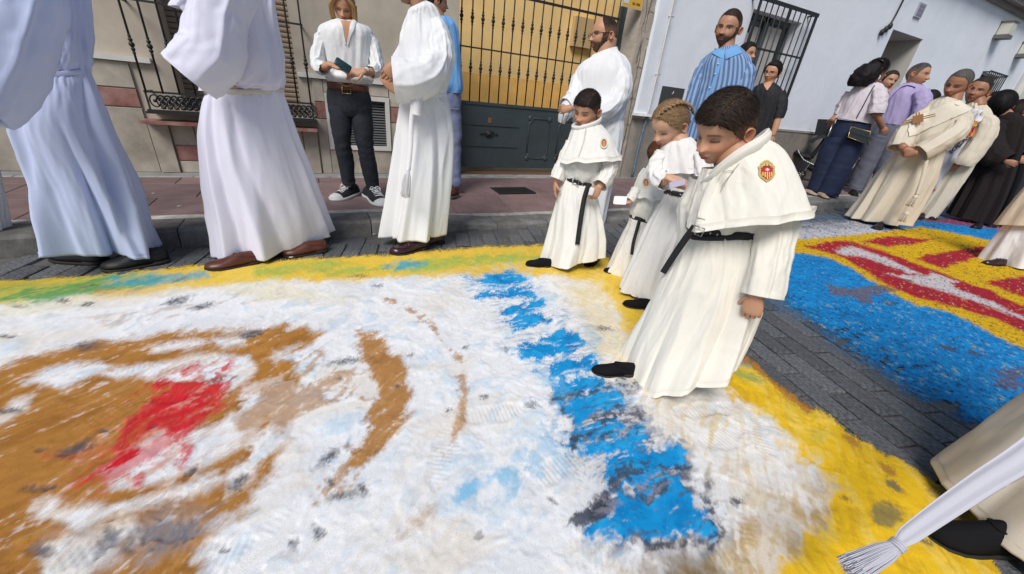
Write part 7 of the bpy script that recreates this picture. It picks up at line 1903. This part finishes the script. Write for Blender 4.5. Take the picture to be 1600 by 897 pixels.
def crest(a, b): return (.80, .50, .05) if b < .1 or b > .9 else ((.55, .02, .03) if a < .3 or .18 < b < .38 or .62 < b < .82 else (.80, .50, .05))
s.drape('crest', M_VC, [(1511, 197), (1505, 213)], [(1526, 200), (1519, 215)], rows=9, cols=9, off=.008, colf=crest)
s.drape('crest_crown', M_VC, [(1517, 187), (1512, 196)], [(1529, 190), (1525, 198)], rows=8, cols=9, off=.008, colf=lambda a, b: (.70, .42, .04) if int(b * 9) % 2 or a > .6 else (.45, .03, .03))
c, n = s.hit(1504, 222, .012); upv = s.pt(1490, 208, 0) - s.pt(1504, 222, 0)
text("SOC", .085, c, n, s.pt(1485, 214) - s.pt(1500, 222), M_INK, s.root, bold=.002)
c, n = s.hit(1494, 232, .012); text("SOC", .085, c, n, s.pt(1485, 214) - s.pt(1500, 222), M_INK, s.root, bold=.002)
core(s, 1530, 165, 1500, 250, 10)
head(s, 1528, 141, 39, -12, 5, 10, skin='dark', hair=(.03, .025, .022), eyes='open', neck=(1528, 162), strands=900, slen=.05, nu=96, nv=80, thick=.016, sides=.6)
s.hand(s.pt(1500, 254, -.2), v((1500, 254), (1490, 262)), -s.ed, .18, .5, 1, SKIN['dark'])
s.finish(); endhair(s); shoe(s, (1446, 338), (1424, 344), ln=.29); shoe(s, (1462, 338), (1450, 345), ln=.29)

# ---------------------------------------------------------------- dark habits at the right
s = Fig(1516, 348, "black haired person in a dark brown habit near the right edge behind the vested men"); u = s.up
s.cloth('habit', M_DROBE, [s.ring(1562, 174, 1590, 176, .8), s.ring(1552, 184, 1606, 188, .62), s.ring(1546, 205, 1606, 212, .6), s.ring(1526, 250, 1590, 260, .62), s.ring(1504, 295, 1572, 308, .62), s.ring(1482, 334, 1548, 352, .62)], nf=9, amp0=.004, amp1=.05, seed=171)
s.sleeve('sleeve', M_DROBE, [(1556, 190, -.1, 12), (1546, 215, -.16, 15), (1552, 240, -.22, 16), (1570, 252, -.25, 14)], wr=.014)
s.hand(s.pt(1572, 252, -.26), v((1572, 252), (1586, 256)), -s.ed, .18, 1.1, 1, SKIN['dark'])
core(s, 1572, 178, 1545, 300, 10); head(s, 1564, 164, 38, 170, 0, 8, hair=(.008, .007, .008), hl=HL_LONG, neck=(1570, 180), strands=900, slen=.12, thick=.10, nu=80, nv=64, comb='down')
s.finish(); endhair(s); shoe(s, (1536, 352), (1512, 360), ln=.30, hgt=.09); shoe(s, (1556, 350), (1540, 358), ln=.30)
s = Fig(1560, 352, "person in black clothes with joined hands, cropped by the right edge beside dark habit"); u = s.up
s.cloth('robe', M_BLKSH, [s.ring(1592, 192, 1620, 196, .8), s.ring(1578, 200, 1640, 210, .62), s.ring(1572, 230, 1640, 240, .6), s.ring(1560, 280, 1630, 292, .6), s.ring(1530, 345, 1600, 356, .6)], nf=8, amp0=.004, amp1=.04, seed=173)
s.sleeve('sleeve', M_BLKSH, [(1586, 206, -.1, 12), (1578, 226, -.18, 13), (1588, 245, -.26, 11)], wr=.012)
s.hand(s.pt(1586, 249, -.28), v((1586, 249), (1606, 252)), -s.ed, .19, 1.1, -1, SKIN['olive'])
core(s, 1604, 195, 1585, 300, 10); head(s, 1590, 178, 38, 120, 0, 8, hair=(.015, .008, .006), hl=HL_LONG, neck=(1604, 192), strands=500, slen=.1, thick=.08, nu=64, nv=50, comb='down'); s.finish(); endhair(s); shoe(s, (1580, 352), (1560, 358), ln=.30)
s = Fig(1470, 325, "dark haired person with glasses whose head shows behind the smiling man's shoulder"); u = s.up
s.cloth('shirt', M_BLKSH, [s.ring(1540, 176, 1554, 177, .8), s.ring(1530, 182, 1562, 185, .6), s.ring(1512, 225, 1540, 230, .6), s.ring(1486, 290, 1514, 294, .6)], nf=5, amp0=.002, amp1=.02, seed=4)
core(s, 1546, 178, 1500, 290, 8); head(s, 1547, 162, 34, -5, 5, 8, skin='olive', hair=(.015, .012, .012), eyes='open', neck=(1546, 178), strands=300, nu=72, nv=56); s.finish(); endhair(s); glasses(s); shoe(s, (1480, 322), (1466, 327), ln=.28)

# ---------------------------------------------------------------- child at the right edge
s = Fig(1586, 418, "child in white robe and cream cape cut off by the right edge, dark brown shoe", cat='child'); u = s.up
s.cloth('robe', M_ALB, [s.ring(1590, 320, 1660, 320, .62), s.ring(1574, 345, 1656, 348, .64), s.ring(1552, 375, 1646, 385, .64), s.ring(1530, 405, 1634, 422, .62)], nf=8, amp0=.006, amp1=0.032, seed=181)
s.cloth('cape', mat("cape_beige", (.68, .58, .44), rough=.9, bump=.1, bscale=800), [s.ring(1640, 250, 1670, 250, .8), s.ring(1622, 268, 1690, 268, .7), s.ring(1590, 305, 1690, 310, .68), s.ring(1552, 350, 1680, 352, .68)], wrk=.003, nf=6, amp0=.002, amp1=.016, seed=183, noise=.005)
core(s, 1655, 250, 1620, 380, 8); head(s, 1666, 222, .21, -40, 20, 10, hair=(.02, .015, .012), hl=HL_KID, kid=True, neck=(1658, 250), strands=300, nu=64, nv=50); s.finish(); endhair(s)
shoe(s, (1566, 415), (1536, 412), hgt=.07, ln=.22, m=M_OXB)

# ---------------------------------------------------------------- left edge person
s = Fig(-32, 392, "person in white alb of whom only the hem shows at the left edge"); u = s.up
s.cloth('robe', M_ALB, [s.ring(-90, 150, -30, 145, .6), s.ring(-95, 220, -10, 215, .62), s.ring(-90, 300, 2, 300, .62), s.ring(-80, 390, 17, 378, .6)], nf=8, amp0=.006, amp1=.03, seed=191)
s.cloth('robe_top', M_ALB, [s.ring(*u(1.40, -.08), *u(1.40, .08), .8), s.ring(*u(1.36, -.20), *u(1.36, .20), .6), s.ring(-96, 60, -30, 60, .62), s.ring(-90, 152, -30, 146, .6)], wrk=.009, wsp=1.1, nf=8, amp0=.004, amp1=.02, seed=193)
core(s, *u(1.4), *u(.3), 20); head(s, *u(1.60), .235, -90, 0, hair=(.03, .02, .02), neck=u(1.38), strands=200, nu=64, nv=50); s.finish(); endhair(s)
shoe(s, (-10, 392), (-60, 400), m=M_BLACK); shoe(s, (0, 385), (-40, 385), m=M_BLACK)

# ---------------------------------------------------------------- bottom right robe with the long cincture
s = Fig(1640, 860, "adult in ivory robe cropped at the lower right corner with long white tasselled cincture"); u = s.up
def wring(x, y, z, r, q=.85): return np.array([x, y, z, r * s.er[0], r * s.er[1], 0, r * q * s.ed[0], r * q * s.ed[1], 0])
s.cloth('robe', M_VEST, [wring(2.08, -.16, 1.05, .17), wring(2.07, -.15, .8, .20), wring(2.04, -.16, .5, .26), wring(2.01, -.17, .25, .31), wring(1.99, -.18, .06, .35)], nf=7, amp0=.004, amp1=.02, seed=201, noise=.006)
s.cloth('robe_top', M_VEST, [wring(2.08, -.16, 1.44, .07), wring(2.08, -.16, 1.39, .20), wring(2.08, -.16, 1.2, .20), wring(2.08, -.16, 1.04, .17)], nf=7, amp0=.004, amp1=.015, seed=203)
core(s, *u(1.4, .17), *u(.3, .17), 20); head(s, *u(1.60, .17), .235, -90, 0, hair=(.03, .02, .02), neck=u(1.38, .17), strands=100, nu=64, nv=50); s.finish(); endhair(s)
# front fold that falls nearer to the camera, bluish shade put into its colour
def cw(px, py, dist): return C0 + ray(px, py) * dist
E1 = crom(np.array([cw(1484, 905, 1.14), cw(1530, 866, 1.20), cw(1566, 838, 1.26), cw(1606, 806, 1.32), cw(1680, 750, 1.40)]), np.linspace(0, 4, 30))
E2 = crom(np.array([cw(1520, 1010, 1.05), cw(1600, 990, 1.08), cw(1680, 960, 1.12), cw(1740, 930, 1.18), cw(1800, 880, 1.28)]), np.linspace(0, 4, 30))
g = Geo(); rows = []
for i in range(30): rows.append([E1[i] + (E2[i] - E1[i]) * t - s.ed * .035 * math.sin(t * 7 + i * .06) * math.sqrt(t) for t in np.linspace(0, 1, 16)])
g.grid(rows, closed=False); g.build('robe_fold', M_ALB_SHADE, s.root)
# cincture
cpts = [(1700, 640, .98), (1600, 714, .95), (1540, 752, .93), (1470, 800, .91), (1420, 836, .90), (1404, 850, .895)]
P_ = np.array([cw(*q) for q in cpts]); P_ = crom(P_, np.linspace(0, 5, 40))
wd = np.interp(np.linspace(0, 1, 40), [0, .3, .8, .93, 1], [.030, .026, .0175, .011, .008])
tg = np.gradient(P_, axis=0); rows = []
vd = nrm(P_.mean(0) - C0); a = np.linspace(0, 2 * math.pi, 20, endpoint=False)
for k in range(40):
    t = nrm(tg[k]); sd = nrm(np.cross(t, vd)); n = np.cross(sd, t)
    rows.append(P_[k] + np.outer(np.cos(a) * wd[k], sd) + np.outer(np.sin(a) * wd[k] * .22 + wd[k] * .13 * np.cos(5 * a + k * .04), n))
g = Geo(); g.grid(rows, cap0=True, cap1=True); o = g.build('cincture', mat('cincture_shaded', (.56, .56, .63), rough=.9, bump=.15, bscale=700), s.root)  # white cincture, greyed: its shade is put into the cloth colour
g = Geo(); kp = cw(1402, 852, .89); g.ell(kp, (.013, .013, .011), 14, 10); 
th = np.linspace(0, 2 * math.pi, 20); t = nrm(tg[-1]); e1 = nrm(np.cross(t, vd)); e2 = np.cross(t, e1)
for off in (-.006, 0, .006): g.tube([kp + t * off + (e1 * math.cos(x) + e2 * math.sin(x)) * .0135 for x in th], .003, n=6, sub=1)
g.build('knot', MATS['cincture_shaded'], o)
g = Geo(); rr_ = np.random.default_rng(5)
A_ = kp; E_ = cw(1330, 888, .87)
ax = E_ - A_
for k in range(260):
    aa = k * 2.399; q = math.sqrt((k + .5) / 260); oo = e1 * math.cos(aa) + e2 * math.sin(aa) * .6; L_ = rr_.uniform(.85, 1.12)
    g.tube([A_ + oo * .010 * q, A_ + ax * .3 * L_ + oo * .020 * q, A_ + ax * .7 * L_ + oo * .024 * q + _z * rr_.normal(0, .001), A_ + ax * L_ + oo * .027 * q + _z * rr_.normal(0, .003)], .0013, n=4, sub=2)
g.build('tassel', MATS['cincture_shaded'], o)
sh = shoe(s, (1560, 850), (1474, 840), wid=.62, hgt=.10, m=M_BSHOE, ln=.27)

# ---------------------------------------------------------------- stroller
s = Fig(1268, 284, "baby stroller by the wall", z=.12); bpy.data.objects.remove(s.root)
st = empty('stroller', s.P); tag(st, 'black baby stroller standing by the white wall next to the woman with the handbag', 'stroller'); s.root = st
def W(px, py, d=0): return s.pt(px, py, d)
g = Geo()
for dd in (-.2, .2):
    g.tube([W(1300, 196, dd), W(1288, 225, dd), W(1268, 252, dd), W(1252, 274, dd)], .010, n=8, sub=2)
    g.tube([W(1296, 240, dd), W(1284, 262, dd), W(1290, 280, dd)], .009, n=8, sub=2)
    g.tube([W(1246, 232, dd), W(1256, 250, dd), W(1284, 262, dd)], .009, n=8, sub=2)
g.tube([W(1300, 196, -.2), W(1303, 190, -.1), W(1303, 190, .1), W(1300, 196, .2)], .012, n=8)
g.build('frame', M_SILV, st)
for k, (a, b) in enumerate(((1251, 272), (1292, 279))):
    for dd in (-.2, .2):
        c = W(a, b, dd); g = Geo(); th = np.linspace(0, 2 * math.pi, 25)
        g.tube([c + s.er * math.cos(x) * .075 + _z * math.sin(x) * .075 for x in th], .016, n=8, sub=1); wl = g.build('wheel', M_SOLE, st)
        g = Geo()
        for x in range(5): g.tube([c, c + s.er * math.cos(x * 1.257) * .07 + _z * math.sin(x * 1.257) * .07], .006, n=5, sub=1)
        g.ell(c, (.018, .018, .018), 8, 6); g.build('rim', M_SILV, wl)
M_STR = mat("stroller_fabric", (.012, .014, .020), rough=.8, bump=.3, bscale=400)
g = Geo(); rows = []
for k in range(10):
    a = k / 9 * 1.9; c = W(1284, 232, 0); rows.append([c + s.ed * y + s.er * (math.cos(a + .4) * .30 * (1 - .3 * (y / .25) ** 2)) * -.9 + _z * (math.sin(a + .4) * .26 * (1 - .25 * (y / .25) ** 2)) for y in np.linspace(-.25, .25, 9)])
g.grid(rows, closed=False); g.build('hood', M_STR, st)
g = Geo(); g.tube([W(1300, 205), W(1284, 228), W(1268, 246)], [.05, .06, .05], n=14, rad2=[.2, .22, .2], ref=s.ed, sub=4); g.tube([W(1268, 246), W(1252, 242), W(1243, 236)], [.05, .05, .03], n=14, rad2=[.2, .2, .18], ref=s.ed, sub=4); g.build('seat', M_STR, st)
g = Geo(); q = W(1272, 262); g.tube([W(1262, 258), W(1276, 264), W(1290, 262)], [.06, .08, .06], n=12, rad2=[.18, .2, .18], ref=s.ed); g.build('basket', M_STR, st)
g = Geo(); g.add([W(1278, 186, -.05), W(1304, 187, -.05), W(1306, 210, -.02), W(1272, 212, -.02)], [(0, 1, 2, 3)]); g.add([W(1278, 186, -.03), W(1304, 187, -.03), W(1306, 210, .0), W(1272, 212, .0)], [(3, 2, 1, 0)]); g.build('sun_flap', M_STR, st)
g = Geo(); g.ell(W(1290, 245, -.22), (.06, .05, .05), 12, 8); pk = g.build('pink_bag', mat("magenta_cloth", (.45, .02, .12), rough=.8), None, origin=np.array(W(1290, 245, -.22))); tag(pk, 'magenta cloth bundle tucked at the side of the black stroller', 'bundle')
# extra litter: small pale scraps
r = np.random.default_rng(9); g = Geo()
for px, py, z in ((280, 322, .122), (900, 312, .06), (455, 402, .02), (585, 366, .01), (240, 302, .122), (965, 306, .05)):
    p = G(px, py, z); g.add([p + [-.015, -.005, 0], p + [.012, -.006, .002], p + [.014, .005, 0], p + [-.010, .007, .002]], [(0, 1, 2, 3)])
o = g.build('litter', M_PAPER); o['kind'] = 'stuff'; tag(o, 'scattered tiny paper scraps on the pavement and kerb', 'litter')
for o in bpy.data.objects:
    for k in ('_o', '_used'):
        if k in o: del o[k]
